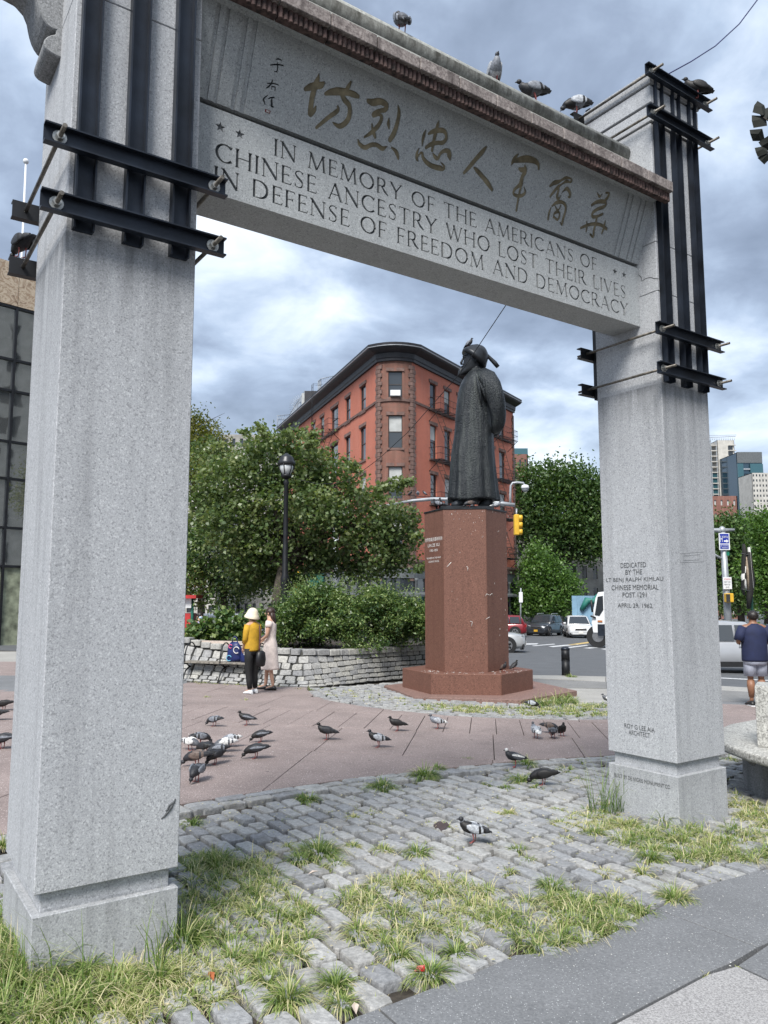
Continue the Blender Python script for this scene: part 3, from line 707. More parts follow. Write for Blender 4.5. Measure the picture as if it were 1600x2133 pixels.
def cut_all(plate, cutters, name):
    me = plate
    for i in sorted(cutters):
        o = boolean_cut(me, fixn(cutters[i].mesh('c', M['granite_beam'], origin(beam))), name); me = o.data; bpy.data.objects.remove(o)
    return link(name, me, beam)
def grid_plate(f, u0, u1, h0, h1, th, nu, nh):
    """closed plate f(u, h, depth) with a divided face, so that every carved letter falls in small faces"""
    mb = MB(); us = np.linspace(u0, u1, nu + 1); hs = np.linspace(h0, h1, nh + 1); N = (nu + 1) * (nh + 1)
    for d in (0, -th): mb.v += [tuple(f(u, h, d)) for h in hs for u in us]
    ix = lambda i, j, k=0: k * N + j * (nu + 1) + i
    for j in range(nh):
        for i in range(nu):
            mb.f += [(ix(i, j), ix(i + 1, j), ix(i + 1, j + 1), ix(i, j + 1)), (ix(i, j, 1), ix(i, j + 1, 1), ix(i + 1, j + 1, 1), ix(i + 1, j, 1))]
    for i in range(nu): mb.f += [(ix(i, 0), ix(i, 0, 1), ix(i + 1, 0, 1), ix(i + 1, 0)), (ix(i, nh), ix(i + 1, nh), ix(i + 1, nh, 1), ix(i, nh, 1))]
    for j in range(nh): mb.f += [(ix(0, j), ix(0, j + 1), ix(0, j + 1, 1), ix(0, j, 1)), (ix(nu, j), ix(nu, j, 1), ix(nu, j + 1, 1), ix(nu, j + 1))]
    mb.m = [0] * len(mb.f); mb.sm = [False] * len(mb.f); return mb
# three lines of carved capitals
DEP = 0.012
cutm = {}
def cb(d, i): return d.setdefault(i, MB())
def carve_line(s, u0, u1, zb, h):
    wd = lambda c: .42 if c == ' ' else LET[c][0]
    tot = sum(wd(c) for c in s) + .10 * (len(s) - 1); k = (u1 - u0) / tot; x = u0
    for c in s:
        if c != ' ':
            mb = MB()
            for i, st in enumerate(LET[c][1]):
                q = [(x + p[0] * k, zb + p[1] * h, max(p[2], .058) * (k + h) / 2) for p in st]
                stroke_solid(cb(cutm, i), q, lambda a, b, d: W(a, VF - d, b), .004 + i * .0003, -DEP - i * .0002)
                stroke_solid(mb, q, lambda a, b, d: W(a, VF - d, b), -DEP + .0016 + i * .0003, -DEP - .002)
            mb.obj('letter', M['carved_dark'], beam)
        x += (wd(c) + .10) * k
carve_line('IN MEMORY OF THE AMERICANS OF', 1.985, 4.985, 4.402, .112)
carve_line('CHINESE ANCESTRY WHO LOST THEIR LIVES', 1.605, 5.352, 4.243, .117)
carve_line('IN DEFENSE OF FREEDOM AND DEMOCRACY', 1.600, 5.372, 4.092, .114)
def star(u, z, r_):
    pts = []
    for i in range(10):
        a = math.pi / 2 + i * math.pi / 5; q = r_ if i % 2 == 0 else r_ * .42; pts.append((u + q * math.cos(a), z + q * math.sin(a)))
    cb(cutm, 0).prism([W(a, VF - .004, b) for a, b in pts], Vv * (DEP + .004))
    MB().prism([W(a, VF + DEP - .002, b) for a, b in pts], Vv * .003).obj('star', M['carved_mid'], beam)
for u in (1.635, 1.76, 5.213, 5.333): star(u, 4.458, .034)
plate = grid_plate(lambda u, h, d: W(u, VF - d, h), BU0, BU1, 4.035, 4.566, .0205, 110, 9).mesh('lettered_fascia', M['granite_beam'], origin(beam))
cut_all(plate, cutm, 'lettered_fascia')

# brush-written characters on the leaning frieze, traced stroke by stroke
def Z(ox, oy, sc): return lambda pts: [(ox + x / sc, oy + y / sc, w / sc) for x, y, w in pts]
z1 = Z(620, 140, 6.667); z2 = Z(840, 230, 7.273); z3 = Z(1040, 300, 6.4); z4 = Z(530, 100, 14.22)
CH = [
 (z1, [[(300, 90, 20), (290, 150, 60), (262, 215, 80), (240, 290, 88), (215, 380, 88), (195, 480, 84), (185, 580, 92), (178, 650, 84)], [(110, 305, 60), (180, 275, 96), (260, 255, 100), (330, 245, 96), (370, 215, 44)], [(185, 650, 80), (235, 600, 62), (255, 545, 30)]]),
 (z1, [[(745, 205, 40), (715, 260, 62), (680, 320, 66)], [(390, 370, 50), (470, 345, 90), (580, 335, 108), (700, 350, 92), (790, 380, 92), (845, 405, 62)], [(625, 400, 74), (660, 460, 88), (715, 520, 80), (730, 610, 78), (710, 710, 78), (660, 780, 78), (585, 820, 70), (520, 790, 46), (490, 765, 20)], [(560, 545, 36), (565, 590, 60), (520, 635, 66), (440, 690, 60), (350, 765, 56), (262, 840, 44)]]),
 (z1, [[(985, 470, 70), (1050, 490, 100), (1150, 475, 92), (1235, 525, 92), (1215, 590, 70), (1120, 610, 56), (1055, 650, 56), (1050, 680, 40)], [(1060, 680, 40), (1130, 655, 46), (1170, 690, 62), (1150, 770, 62), (1090, 850, 70), (1010, 920, 56), (930, 970, 32)], [(1035, 795, 34), (1045, 860, 50), (1065, 920, 66), (1078, 970, 50)], [(1272, 715, 26), (1265, 785, 62), (1272, 850, 30)], [(1400, 540, 32), (1412, 620, 62), (1400, 720, 68), (1370, 840, 74), (1330, 940, 82), (1285, 1010, 72)],
  [(840, 1005, 26), (865, 1070, 60), (940, 1115, 66), (1020, 1080, 60), (1100, 1080, 62), (1180, 1130, 66), (1245, 1100, 16)], [(1310, 1120, 32), (1360, 1160, 60), (1390, 1220, 62), (1402, 1270, 40)]]),
 (z2, [[(543, 150, 14), (530, 210, 60), (515, 270, 66), (490, 360, 72), (470, 450, 66), (455, 530, 62), (442, 610, 52)], [(342, 305, 34), (320, 370, 60), (300, 450, 56), (288, 540, 22)], [(385, 355, 36), (450, 320, 66), (540, 300, 74), (620, 310, 76), (655, 370, 66), (650, 440, 66), (600, 490, 62), (530, 490, 60), (430, 510, 66), (345, 565, 48)],
  [(240, 575, 20), (212, 650, 52), (210, 730, 60), (225, 760, 34)], [(225, 700, 26), (262, 650, 34), (292, 650, 52), (305, 720, 60), (370, 800, 74), (460, 850, 76), (560, 875, 80), (620, 870, 66), (600, 820, 40), (575, 790, 20)], [(455, 655, 32), (490, 710, 66), (530, 725, 56), (570, 650, 50), (630, 610, 62), (690, 625, 84), (705, 690, 90), (712, 740, 44)]]),
 (z2, [[(1262, 555, 40), (1210, 620, 74), (1120, 720, 74), (1020, 840, 70), (925, 945, 50)], [(1080, 870, 40), (1130, 920, 74), (1210, 1010, 76), (1290, 1110, 80), (1350, 1200, 56)]]),
 (z3, [[(255, 135, 24), (215, 185, 56), (185, 235, 56), (162, 280, 16)], [(215, 225, 50), (300, 205, 80), (390, 200, 88), (480, 225, 74), (525, 270, 60), (530, 330, 40)], [(342, 275, 12), (350, 320, 60), (350, 370, 60), (315, 430, 62), (300, 490, 70), (270, 550, 52), (210, 605, 44), (195, 660, 44), (240, 690, 44), (310, 685, 46), (350, 640, 40), (330, 575, 14)], [(270, 330, 40), (300, 345, 62), (350, 340, 60)], [(310, 520, 44), (285, 600, 40), (262, 700, 40), (245, 800, 38), (232, 885, 38)]]),
 (z3, [[(680, 560, 34), (740, 515, 56), (820, 500, 50), (890, 450, 40), (955, 470, 40), (960, 495, 46), (890, 500, 40), (830, 530, 40), (770, 590, 44), (720, 650, 40), (682, 700, 32)], [(800, 585, 30), (785, 650, 44), (775, 710, 50), (800, 730, 40), (825, 680, 14)], [(830, 660, 10), (870, 615, 30), (910, 595, 52), (945, 650, 52), (945, 700, 46), (918, 708, 20)], [(690, 850, 20), (668, 920, 40), (655, 1000, 40)],
  [(705, 830, 24), (760, 785, 44), (840, 775, 46), (890, 830, 46), (880, 920, 44), (855, 1000, 46), (840, 1070, 44), (815, 1045, 18)], [(745, 825, 20), (770, 870, 30), (800, 910, 30)], [(820, 820, 24), (800, 870, 26), (740, 920, 30), (722, 980, 24)], [(745, 925, 22), (800, 910, 30), (805, 960, 36), (780, 1010, 34), (735, 975, 30)]]),
 (z3, [[(1302, 635, 10), (1325, 680, 34), (1345, 700, 34), (1375, 665, 12)], [(1425, 650, 24), (1465, 655, 34), (1455, 700, 44), (1415, 755, 44)], [(1235, 815, 36), (1300, 775, 46), (1380, 765, 52), (1425, 790, 50), (1400, 835, 46), (1310, 870, 44), (1250, 920, 44), (1250, 970, 44), (1310, 965, 36), (1380, 935, 36)], [(1090, 1120, 34), (1170, 1085, 40), (1270, 1065, 42), (1360, 1080, 42), (1430, 1130, 44), (1440, 1150, 20)],
  [(1168, 1030, 18), (1168, 1100, 40), (1162, 1170, 26)], [(1415, 1030, 26), (1400, 1110, 42), (1372, 1190, 32)], [(1305, 970, 40), (1290, 1060, 40), (1265, 1150, 42), (1255, 1230, 46), (1215, 1205, 30)]]),
]
CHS = [
 (z4, [[(645, 335, 34), (720, 320, 50), (810, 365, 34)], [(480, 505, 34), (600, 490, 48), (740, 490, 50), (860, 520, 44)], [(690, 420, 26), (690, 520, 50), (685, 640, 44), (660, 700, 34), (590, 690, 28)]]),
 (z4, [[(545, 945, 30), (510, 1040, 56), (440, 1130, 54), (360, 1185, 36)], [(385, 1045, 34), (500, 1045, 44), (620, 1060, 40), (710, 1100, 34)], [(500, 1140, 20), (508, 1220, 34)], [(505, 1150, 34), (600, 1150, 40), (615, 1210, 44), (610, 1270, 34)]]),
 (z4, [[(400, 1395, 20), (320, 1460, 46), (265, 1530, 50), (295, 1590, 56), (312, 1665, 40)], [(410, 1505, 24), (490, 1470, 46), (590, 1465, 44)], [(530, 1500, 36), (510, 1570, 70), (520, 1650, 74), (510, 1710, 80), (560, 1740, 60)]]),
]
cutf = {}
def brush(strokes, zf, mat, wmul=1.0, name='carved_character'):
    mb = MB()
    for i, st in enumerate(strokes):
        q = []
        for x, y, w in zf(st):
            u, h = F_from_px(x, y); u2, h2 = F_from_px(x + w * .7, y - w * .7); u3, _ = F_from_px(x + 1, y); _, h3 = F_from_px(x, y - 1)
            q.append((u, h, w * wmul * .5 * (abs(u3 - u) + abs(h3 - h))))
        q = round_ends(smooth_stroke(q))
        stroke_solid(cb(cutf, i), q, F3, .004 + i * .0003, -DEP - i * .0003)
        stroke_solid(mb, q, F3, -DEP + .0015 + i * .00035, -DEP - .004)
    return mb.obj(name, mat, beam)
for zf, st in CH: brush(st, zf, M['gilt'])
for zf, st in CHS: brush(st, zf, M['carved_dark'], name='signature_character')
# red seal under the signature
su, sh = F_from_px(557.5, 232); u_, h_ = F_from_px(552.5, 227)
w2 = abs(su - u_); h2_ = abs(sh - h_)
sq = [(su - w2, sh - h2_), (su + w2, sh - h2_ * 1.05), (su + w2, sh + h2_), (su - w2, sh + h2_ * 1.05)]
MB().prism([F3(a, b, -.002) for a, b in sq], F3(0, 0, .004) - F3(0, 0, 0)).obj('seal', M['seal_red'], beam)
mb = MB()
for dx in (-.5, -.12): mb.prism([F3(su + dx * w2 + a, sh + b, .003) for a, b in ((0, -h2_ * .6), (.004, -h2_ * .6), (.004, h2_ * .55), (0, h2_ * .55))], F3(0, 0, .002) - F3(0, 0, 0))
for a0, a1, b0, b1 in ((.2, .6, -.7, -.3), (.2, .6, .1, .5)): mb.prism([F3(su + a * w2, sh + b * h2_, .003) for a, b in ((a0, b0), (a1, b0), (a1, b1), (a0, b1))], F3(0, 0, .002) - F3(0, 0, 0))
mb.obj('seal_mark', M['white_print'], beam)
for a, b in ((1.525, 1.550), (1.587, 1.609), (1.693, 1.722), (1.752, 1.783)):
    for s in (0, 1):
        x0, x1 = (a, b) if not s else (2 * 3.4835 - b, 2 * 3.4835 - a)
        cb(cutf, 0).prism([F3(x0, -.01, .01), F3(x1, -.01, .01), F3(x1, FL + .01, .01), F3(x0, FL + .01, .01)], F3(0, 0, -.012) - F3(0, 0, .01))
plate = grid_plate(F3, BU0, BU1, 0, FL, .0205, 110, 12).mesh('frieze', M['granite_beam'], origin(beam))
bmf = bmesh.new(); bmf.from_mesh(plate); bmesh.ops.recalc_face_normals(bmf, faces=bmf.faces); bmf.to_mesh(plate); bmf.free()
cut_all(plate, cutf, 'frieze')
# plain cove under the eaves, plus back mirror of the frieze
mb = MB(); cv = [(3.899, 5.088), (3.885, 5.10), (3.86, 5.098), (3.82, 5.083), (3.79, 5.068), (3.775, 5.06), (3.775, 5.12), (4.20, 5.14), (4.20, 5.088)]
mb.prism([W(BU0 - .02, *q) for q in cv], U * (BU1 - BU0 + .02)); mb.obj('cove', M['granite_beam'], beam)

# ------------------------------------------------------------------ roof: eave slabs, scalloped tiles, ridge roll
M['eave'] = granite('grimy_eave_slab', (0.13, 0.105, 0.10), (0.36, 0.32, 0.30), 60, 0.95, contrast=0.2)
M['tile_red'] = plain('sooty_red_tile', (0.085, 0.052, 0.046), 0.85, 0, 0.45, 25, 0.4, 90, obj=False)
M['ridge'] = granite('mossy_ridge', (0.24, 0.245, 0.225), (0.36, 0.365, 0.345), 60, 0.4, contrast=0.15, stain=[(5.69, .35, (0.035, 0.033, 0.026), 1.0)])
roof = thing('roof', None, None, arch.location); roof.location = (0, 0, 0); roof.parent = arch
mb = MB(); rs = [(3.735, 5.125), (3.735, 5.192), (4.13, 5.60), (4.27, 5.60), (4.68, 5.20), (4.68, 5.125)]
mb.prism([W(1.40, *q) for q in rs], U * 4.145); mb.obj('roof_slope', M['ridge'], roof)
mb = MB(); mb.tube([W(1.44, 4.20, 5.668), W(5.528, 4.20, 5.668)], .09, 18); mb.obj('ridge_roll', M['ridge'], roof)
US = np.linspace(5.557, 1.40, 13); US = [5.557 - .338 * k for k in range(13)]
for k in range(12):
    a, b = US[k + 1] + .0035, US[k] - .0035
    me = MB().uvbox(a, b, 3.715 + rng.uniform(-.003, .003), 3.80, 5.117, 5.205 + rng.uniform(-.003, .003)).mesh('eave_slab', M['eave'], origin(roof)); bevel_mesh(me, .004); link('eave_slab', me, roof)
    for q in range(10):
        uu = a + (b - a) * (q + .5) / 10
        mb = MB(); pr = []
        for th in np.linspace(-90, 90, 7): pr.append(W(uu + .0165 * math.sin(R(th)), 3.765 - .022 * math.cos(R(th)), 5.046))
        mb.prism(pr, ZZ * .071, 0); me = mb.mesh('tile', M['tile_red'], origin(roof)); link('tile', me, roof)
    mb = MB(); mb.uvbox(a, b, 3.765, 3.80, 5.046, 5.117); mb.obj('tile_backing', M['tile_red'], roof)

# ------------------------------------------------------------------ small inscriptions on the far column
exI, eyI = -Vv, ZZ
def col_text(s, x0, x1, y, hpx, par, u=5.5285, tilt=None):
    a, b = PL(x0, y if tilt is None else tilt[0], U * u, U), PL(x1, y if tilt is None else tilt[1], U * u, U); zc_ = (a[2] + b[2]) / 2; vm = (a @ Vv + b @ Vv) / 2
    hp = abs(PL((x0 + x1) / 2, y - hpx / 2, U * u, U)[2] - PL((x0 + x1) / 2, y + hpx / 2, U * u, U)[2])
    text_on(s, 'inscription', M['carved_mid'], W(u, vm, zc_ - hp / 2), exI, eyI, abs(a @ Vv - b @ Vv), hp, par, depth=.0012)
for s, x0, x1, y in (('DEDICATED', 1293, 1346, 1177), ('BY THE', 1303, 1338, 1191.5), ('LT BENJ RALPH KIMLAU', 1263, 1382, 1208), ('CHINESE MEMORIAL', 1274, 1372, 1223.5), ('POST 1291', 1297, 1347, 1239), ('APRIL 29, 1962', 1287, 1359, 1262)):
    col_text(s, x0, x1, y, 10.5, colR)
col_text('ROY G LEE AIA', 1301, 1364, 1516, 9.5, colR, tilt=(1512, 1520)); col_text('ARCHITECT', 1310, 1354, 1528.5, 9.5, colR, tilt=(1526, 1531))
col_text('BUILT BY DE NIGRIS MONUMENT CO.', 1280, 1398, 1627, 8, colR, 5.5255, tilt=(1613, 1641))
# hairline crack and chipped paint at the far column
cr = [(1330, 572), (1336, 578), (1337, 586), (1345, 580), (1355, 577.5), (1362, 580), (1371, 580.5), (1378, 584)]
MB().tube([PL(x, y, U * 5.529, U) for x, y in cr], .0022, 4).obj('crack', M['joint_black'], colR)
gl = [(345, 1689), (350, 1686), (352, 1678), (361, 1672), (366, 1664), (356, 1682), (345, 1698), (336, 1706)]
MB().tube([PL(x, y, Vv * 3.8915, Vv) for x, y in gl], [.003, .006, .004, .007, .003, .009, .006, .003], 4).obj('gouge', M['carved_mid'], colL)
for (x0, y0, x1, y1, r_) in ((1417, 1150, 1466, 1170, .0011), (1424, 1155, 1458, 1166, .0011)):
    q = [PL(x, y, Vv * 3.8915, Vv) for x, y in ((x0, y0 + 3), (x1, y0), (x1, y1), (x0, y1 + 2), (x0, y0 + 3))]; MB().tube(q, r_, 4).obj('rubbed_mark', M['granite_dark'], colR)
# ================================================================== PLINTH AND STATUE
PA = G(898, 1451)[:2]; PB = G(1045, 1456)[:2]; sd_ = PB - PA; sl = np.linalg.norm(sd_); sdn = sd_ / sl; inn = np.array([-sdn[1], sdn[0]])
PC = (PA + PB) / 2 + inn * sl * .866
ga = gz(*PC)
def hexa(s, c=PC):      # s: side; corner k runs round from the front-left corner
    a0 = math.atan2(*(PA - PC)[::-1]); return [c + s * np.array([math.cos(a0 + k * math.pi / 3), math.sin(a0 + k * math.pi / 3)]) for k in range(6)]
def hexprism(name, s, z0, z1, mat, par, bev=.006, **kw):
    me = MB().prism([(*p, z0) for p in hexa(s)], (0, 0, z1 - z0)).mesh(name, mat, origin(par)); bevel_mesh(me, bev); return link(name, me, par, **kw)
zs_ = AY(979, 1404, 15.28)[2]; ztop = AY(975, 1061, 15.70)[2]
ped = thing('statue_pedestal', 'reddish brown polished granite pedestal, six-sided on a wide step, below the bronze statue', 'pedestal', (*PC, ga))
_PC0 = PC; PC = PC + np.array([.22, 0.0]); _h = hexa
def hexa(s, c=None): return _h(s, PC if c is None else c)
pslab_ = hexprism('ground_slab', 2.02, ga - .3, ga + .075, M['red_granite_light'], ped)
PC = _PC0
hexprism('step', sl, ga + .06, zs_, M['red_granite'], ped, .01)
SS = .875
shaft = link('shaft', None, ped) if False else hexprism('shaft_core', SS - .02, zs_ - .02, ztop - .01, M['joint_black'], ped)
H6 = hexa(SS)
for k in range(6):       # each side is a slab of its own, with thin joints at the corners
    a, b = H6[k], H6[(k + 1) % 6]; d = (b - a) / np.linalg.norm(b - a); q = np.array([-d[1], d[0]])
    a2, b2 = a + d * .003, b - d * .003
    pts = [(*a2, zs_), (*b2, zs_), (*(b2 + q * .04 - d * .02), zs_), (*(a2 + q * .04 + d * .02), zs_)]
    me = MB().prism(pts, (0, 0, ztop - zs_)).mesh('shaft_panel', M['red_granite'], origin(ped)); bevel_mesh(me, .003); link('shaft_panel', me, ped)
hexprism('lead_cap', SS + .015, ztop, ztop + .035, M['bronze_smooth'], ped, .004)
# white lettering on the narrow left face
kL = 5; a, b = H6[5], H6[0]; exF = (b - a) / np.linalg.norm(b - a); exF = np.array([*exF, 0]); nF = np.cross(exF, ZZ)
mid = (a + b) / 2
def ped_text(s, frac_w, y, hpx):
    z = PL(918, y, (*mid, 0), nF)[2]; hp = hpx / 102.0
    text_on(s, 'inscription', M['white_print'], np.array([*mid, z - hp / 2]), exF, ZZ, frac_w * SS, hp, ped, depth=.002)
ped_text('世界禁毒先驅林則徐', .92, 1121, 8.5); ped_text('LIN ZE XU', .62, 1133.5, 6.5); ped_text('1785-1850', .42, 1144.5, 5.0)
ped_text('PIONEER IN THE WAR', .74, 1160.5, 3.9); ped_text('AGAINST DRUGS', .56, 1168, 3.9)
# pale scratches and droppings on the shaft
mb = MB(); nM = np.cross(np.array([*(H6[1] - H6[0]), 0.0]), ZZ); nM /= np.linalg.norm(nM)
nR = np.cross(np.array([*(H6[2] - H6[1]), 0]), ZZ); nR /= np.linalg.norm(nR)
def blot(pts, w, n, p0):
    P = [PL(x, y, (*p0, 0), n) + n * .003 for x, y in pts]; mb.tube(P, w, 4)
blot([(931, 1181), (935, 1177), (940, 1171)], .006, nM, H6[0]); blot([(972, 1180), (975, 1182), (974, 1189)], .005, nM, H6[0]); blot([(979, 1294), (984, 1295), (982, 1305)], .005, nM, H6[0])
blot([(1011, 1242), (1014, 1237), (1019, 1239)], .004, nM, H6[0]); blot([(1020, 1240), (1025, 1236), (1027, 1241)], .004, nR, H6[1]); blot([(1012, 1290), (1020, 1285)], .004, nM, H6[0])
for k in range(60):
    fm = rng.random() < .6; x = rng.uniform(936, 1014) if fm else rng.uniform(1024, 1070); y = 1064 + 60 * rng.random() ** 2 if rng.random() < .6 else rng.uniform(1064, 1395)
    L = rng.uniform(.5, 3.5); blot([(x, y), (x + rng.uniform(-.3, .3), y + L)], rng.uniform(.0015, .0035), nM if fm else nR, H6[0] if fm else H6[1])
mb.obj('bird_droppings', M['white_print'], ped, kind='stuff')
mb = MB()
for k in range(70):
    th = rng.uniform(3.5, 6.0); r_ = rng.uniform(.80, 1.25); x, y = PC + r_ * np.array([math.cos(th), math.sin(th)]); mb.lathe([(.012 * rng.uniform(.4, 1.6), zs_ + .001), (.008, zs_ + .004)], (x, y, 0), 6)
mb.obj('bird_droppings', M['white_print'], ped, kind='stuff')

# ------------------------------------------------------------------ bronze figure, in profile, facing left
SY = PC[1]; sc_ = 5.078
def S3(zx, zy, dy=0.0):
    p = AY(880 + zx / sc_, 690 + zy / sc_, SY + dy); return p
ZB = ztop + .035
st = thing('bronze_statue', 'dark bronze robed statue with a domed hat and long plume, on the red pedestal', 'statue', (PC[0], PC[1], ZB))
base_poly = [(PC[0] + x, PC[1] + y, ZB) for x, y in ((-.56, -.48), (.56, -.48), (.60, .0), (.56, .48), (-.56, .48), (-.60, 0))]
me = MB().prism(base_poly, (0, 0, .07)).mesh('bronze_base', M['bronze_smooth'], origin(st)); bevel_mesh(me, .01); link('bronze_base', me, st)
prof = [(1800, 266, 808, .47), (1775, 262, 812, .475), (1700, 272, 797, .465), (1600, 278, 786, .45), (1500, 285, 775, .435), (1400, 292, 766, .42), (1300, 303, 758, .405), (1200, 318, 752, .39), (1100, 334, 748, .375), (1000, 343, 742, .37), (950, 346, 738, .37), (850, 352, 740, .37), (750, 366, 748, .375),
        (650, 378, 756, .385), (580, 396, 756, .38), (520, 425, 745, .36), (480, 450, 720, .315), (450, 475, 690, .25), (425, 490, 660, .19), (400, 498, 640, .155), (380, 500, 632, .145)]
rings = []
NR = 72
for (zy, xl, xr, dep) in prof:
    a, b = S3(xl, zy), S3(xr, zy); c = (a + b) / 2; rx = (b[0] - a[0]) / 2; g = max(0, min(1, (zy - 800) / 900)); ring = []
    for k in range(NR):
        th = 2 * math.pi * k / NR
        f = 1 + g * (.030 * math.cos(9 * th + .8) + .022 * math.cos(15 * th + 2) + .018 * math.cos(5 * th + 1.1)) - (0.02 * g)
        # flatten: side facing the viewer is broad
        cx_, sy_ = math.cos(th), math.sin(th)
        ring.append(c + np.array([rx * f * (abs(cx_) ** .9) * (1 if cx_ > 0 else -1), dep * f * (abs(sy_) ** .9) * (1 if sy_ > 0 else -1), .02 * g * math.sin(4 * th) if zy > 1750 else 0]))
    rings.append(ring)
mb = MB(); mb.loft(rings, 0, True, True); robe = mb.obj('robe', M['bronze'], st)
# vertical edge band, row of buttons, collar
mb = MB()
for k in range(44):
    t = k / 43; zy = 470 + t * 500; zx = np.interp(zy, [470, 560, 700, 850, 920, 970], [505, 465, 442, 425, 395, 348]); xl, xr = np.interp(zy, [q[0] for q in prof[::-1]], [q[1] for q in prof[::-1]]), np.interp(zy, [q[0] for q in prof[::-1]], [q[2] for q in prof[::-1]])
    dep = np.interp(zy, [q[0] for q in prof[::-1]], [q[3] for q in prof[::-1]]); f = (zx - (xl + xr) / 2) / ((xr - xl) / 2)
    mb.ball(S3(zx, zy) + np.array([0, -dep * math.sqrt(max(0, 1 - f * f)) - .008, 0]), .013, 6, 4)
mb.obj('button_row', M['bronze_smooth'], st)
mb = MB(); rr = []
for zy, xl, xr, dep in ((420, 490, 648, .165), (398, 496, 640, .155), (372, 502, 634, .15)):
    a, b = S3(xl, zy), S3(xr, zy); c = (a + b) / 2; rr.append([c + np.array([(b[0] - a[0]) / 2 * 1.03 * math.cos(t), dep * 1.03 * math.sin(t), 0]) for t in np.linspace(0, 2 * math.pi, 25)[:-1]])
mb.loft(rr); mb.obj('collar', M['bronze_smooth'], st)
# sleeves: wide, hanging, hands joined behind the back
for s in (-1, 1):
    mb = MB(); path = [((600, 440), .23, .11), ((650, 510), .33, .18), ((700, 620), .40, .195), ((738, 730), .42, .19), ((764, 830), .41, .175), ((778, 930), .36, .165), ((780, 1010), .29, .155), ((778, 1070), .23, .13), ((775, 1098), .20, .07)]
    rg = []
    for i, ((x, y), dy, r_) in enumerate(path):
        c = S3(x, y) + np.array([0, s * dy, 0]); ring = []
        for k in range(20):
            th = 2 * math.pi * k / 20; w = 1 + .05 * math.cos(3 * th + i) ; ring.append(c + np.array([r_ * w * math.cos(th), r_ * .78 * w * math.sin(th), .35 * r_ * math.cos(th)]))
        rg.append(ring)
    mb.loft(rg); mb.obj('sleeve', M['bronze'], st)
mb = MB()
for x0, y0, x1, y1 in ((545, 520, 600, 830), (610, 480, 640, 800), (560, 560, 650, 790)):
    q = [S3(x0 + (x1 - x0) * t, y0 + (y1 - y0) * t) + np.array([0, -.385 - .10 * math.sin(math.pi * t), 0]) for t in np.linspace(0, 1, 7)]
    mb.tube(q, [.008, .022, .03, .034, .03, .022, .008], 8)
mb.obj('sleeve_fold', M['bronze'], st)
# head: one continuous surface with brow, nose, lips, chin and beard
def head(mb, prof_, ydep, n=22):
    rg = []
    for zy, xf, xb, dp in prof_:
        a, b = S3(xf, zy), S3(xb, zy); ring = []; rx = (b[0] - a[0]) / 2; c = (a + b) / 2
        for k in range(n):
            th = math.pi + 2 * math.pi * k / n; cx_, sy_ = math.cos(th), math.sin(th)
            w = 1.0
            x = rx * cx_
            if cx_ < -.55: pass
            ring.append(c + np.array([x, dp * sy_ * (abs(sy_) ** -.12 if sy_ else 1), 0]))
        rg.append(ring)
    mb.loft(rg, 0, True, True)
mb = MB()
head(mb, [(470, 380, 420, .02), (455, 385, 470, .06), (440, 395, 560, .10), (425, 410, 610, .135), (405, 418, 632, .155), (385, 424, 640, .165), (368, 422, 646, .175), (350, 428, 650, .182), (330, 432, 652, .188), (300, 436, 655, .192), (270, 440, 655, .192), (240, 445, 650, .185), (215, 455, 640, .17)], .18)
mb.tube([S3(440, 268), S3(424, 300), S3(410, 335), S3(412, 347), S3(430, 350)], [.012, .020, .030, .028, .012], 8)
mb.tube([S3(418, 372) + np.array([0, -.05, 0]), S3(416, 374), S3(418, 372) + np.array([0, .05, 0])], [.006, .016, .006], 6)
for s in (-1, 1):
    mb.tube([S3(428, 268) + np.array([0, s * .02, 0]), S3(440, 262) + np.array([0, s * .085, 0]), S3(470, 272) + np.array([0, s * .15, 0])], [.010, .018, .010], 6)
    mb.ball(S3(446, 288) + np.array([0, s * .075, 0]), (.022, .030, .016), 8, 6)
    mb.tube([S3(545, 295) + np.array([0, s * .185, 0]), S3(560, 300) + np.array([0, s * .205, 0]), S3(562, 330) + np.array([0, s * .205, 0]), S3(545, 362) + np.array([0, s * .185, 0])], [.014, .022, .022, .012], 8)
mb.tube([S3(425, 385), S3(410, 405), S3(400, 430), S3(390, 455), S3(383, 472)], [.03, .045, .045, .032, .012], 8)
mb.obj('head', M['bronze_smooth'], st)
# hat: dome with turned-up rim, tilted back; ball and plume
hc0 = (S3(432, 205) + S3(652, 385)) / 2; hx = S3(652, 385) - S3(432, 205); hr = np.linalg.norm(hx) / 2; hx = hx / np.linalg.norm(hx); hyv = np.array([0, 1, 0]); hzv = np.cross(hx, hyv); hzv = hzv if hzv[2] > 0 else -hzv
HM = np.array([hx, hyv, hzv]).T
mb = MB(); mb.lathe([(hr * .80, -.03), (hr * 1.0, -.045), (hr * 1.10, .02), (hr * 1.06, .05), (hr * .98, .10), (hr * .82, .20), (hr * .58, .285), (hr * .30, .335), (hr * .10, .35), (.01, .352)], hc0, 28, 0, HM); mb.obj('hat', M['bronze_smooth'], st)
mb = MB(); kb = S3(618, 183); mb.ball(kb, .045, 12, 8); mb.tube([S3(598, 205), kb], .022, 8); mb.obj('hat_knob', M['bronze_smooth'], st)
mb = MB(); mb.tube([S3(622, 190), S3(665, 232), S3(720, 290), S3(765, 335), S3(800, 378)], [.022, .030, .042, .050, .045], 10); mb.obj('plume', M['bronze_smooth'], st)
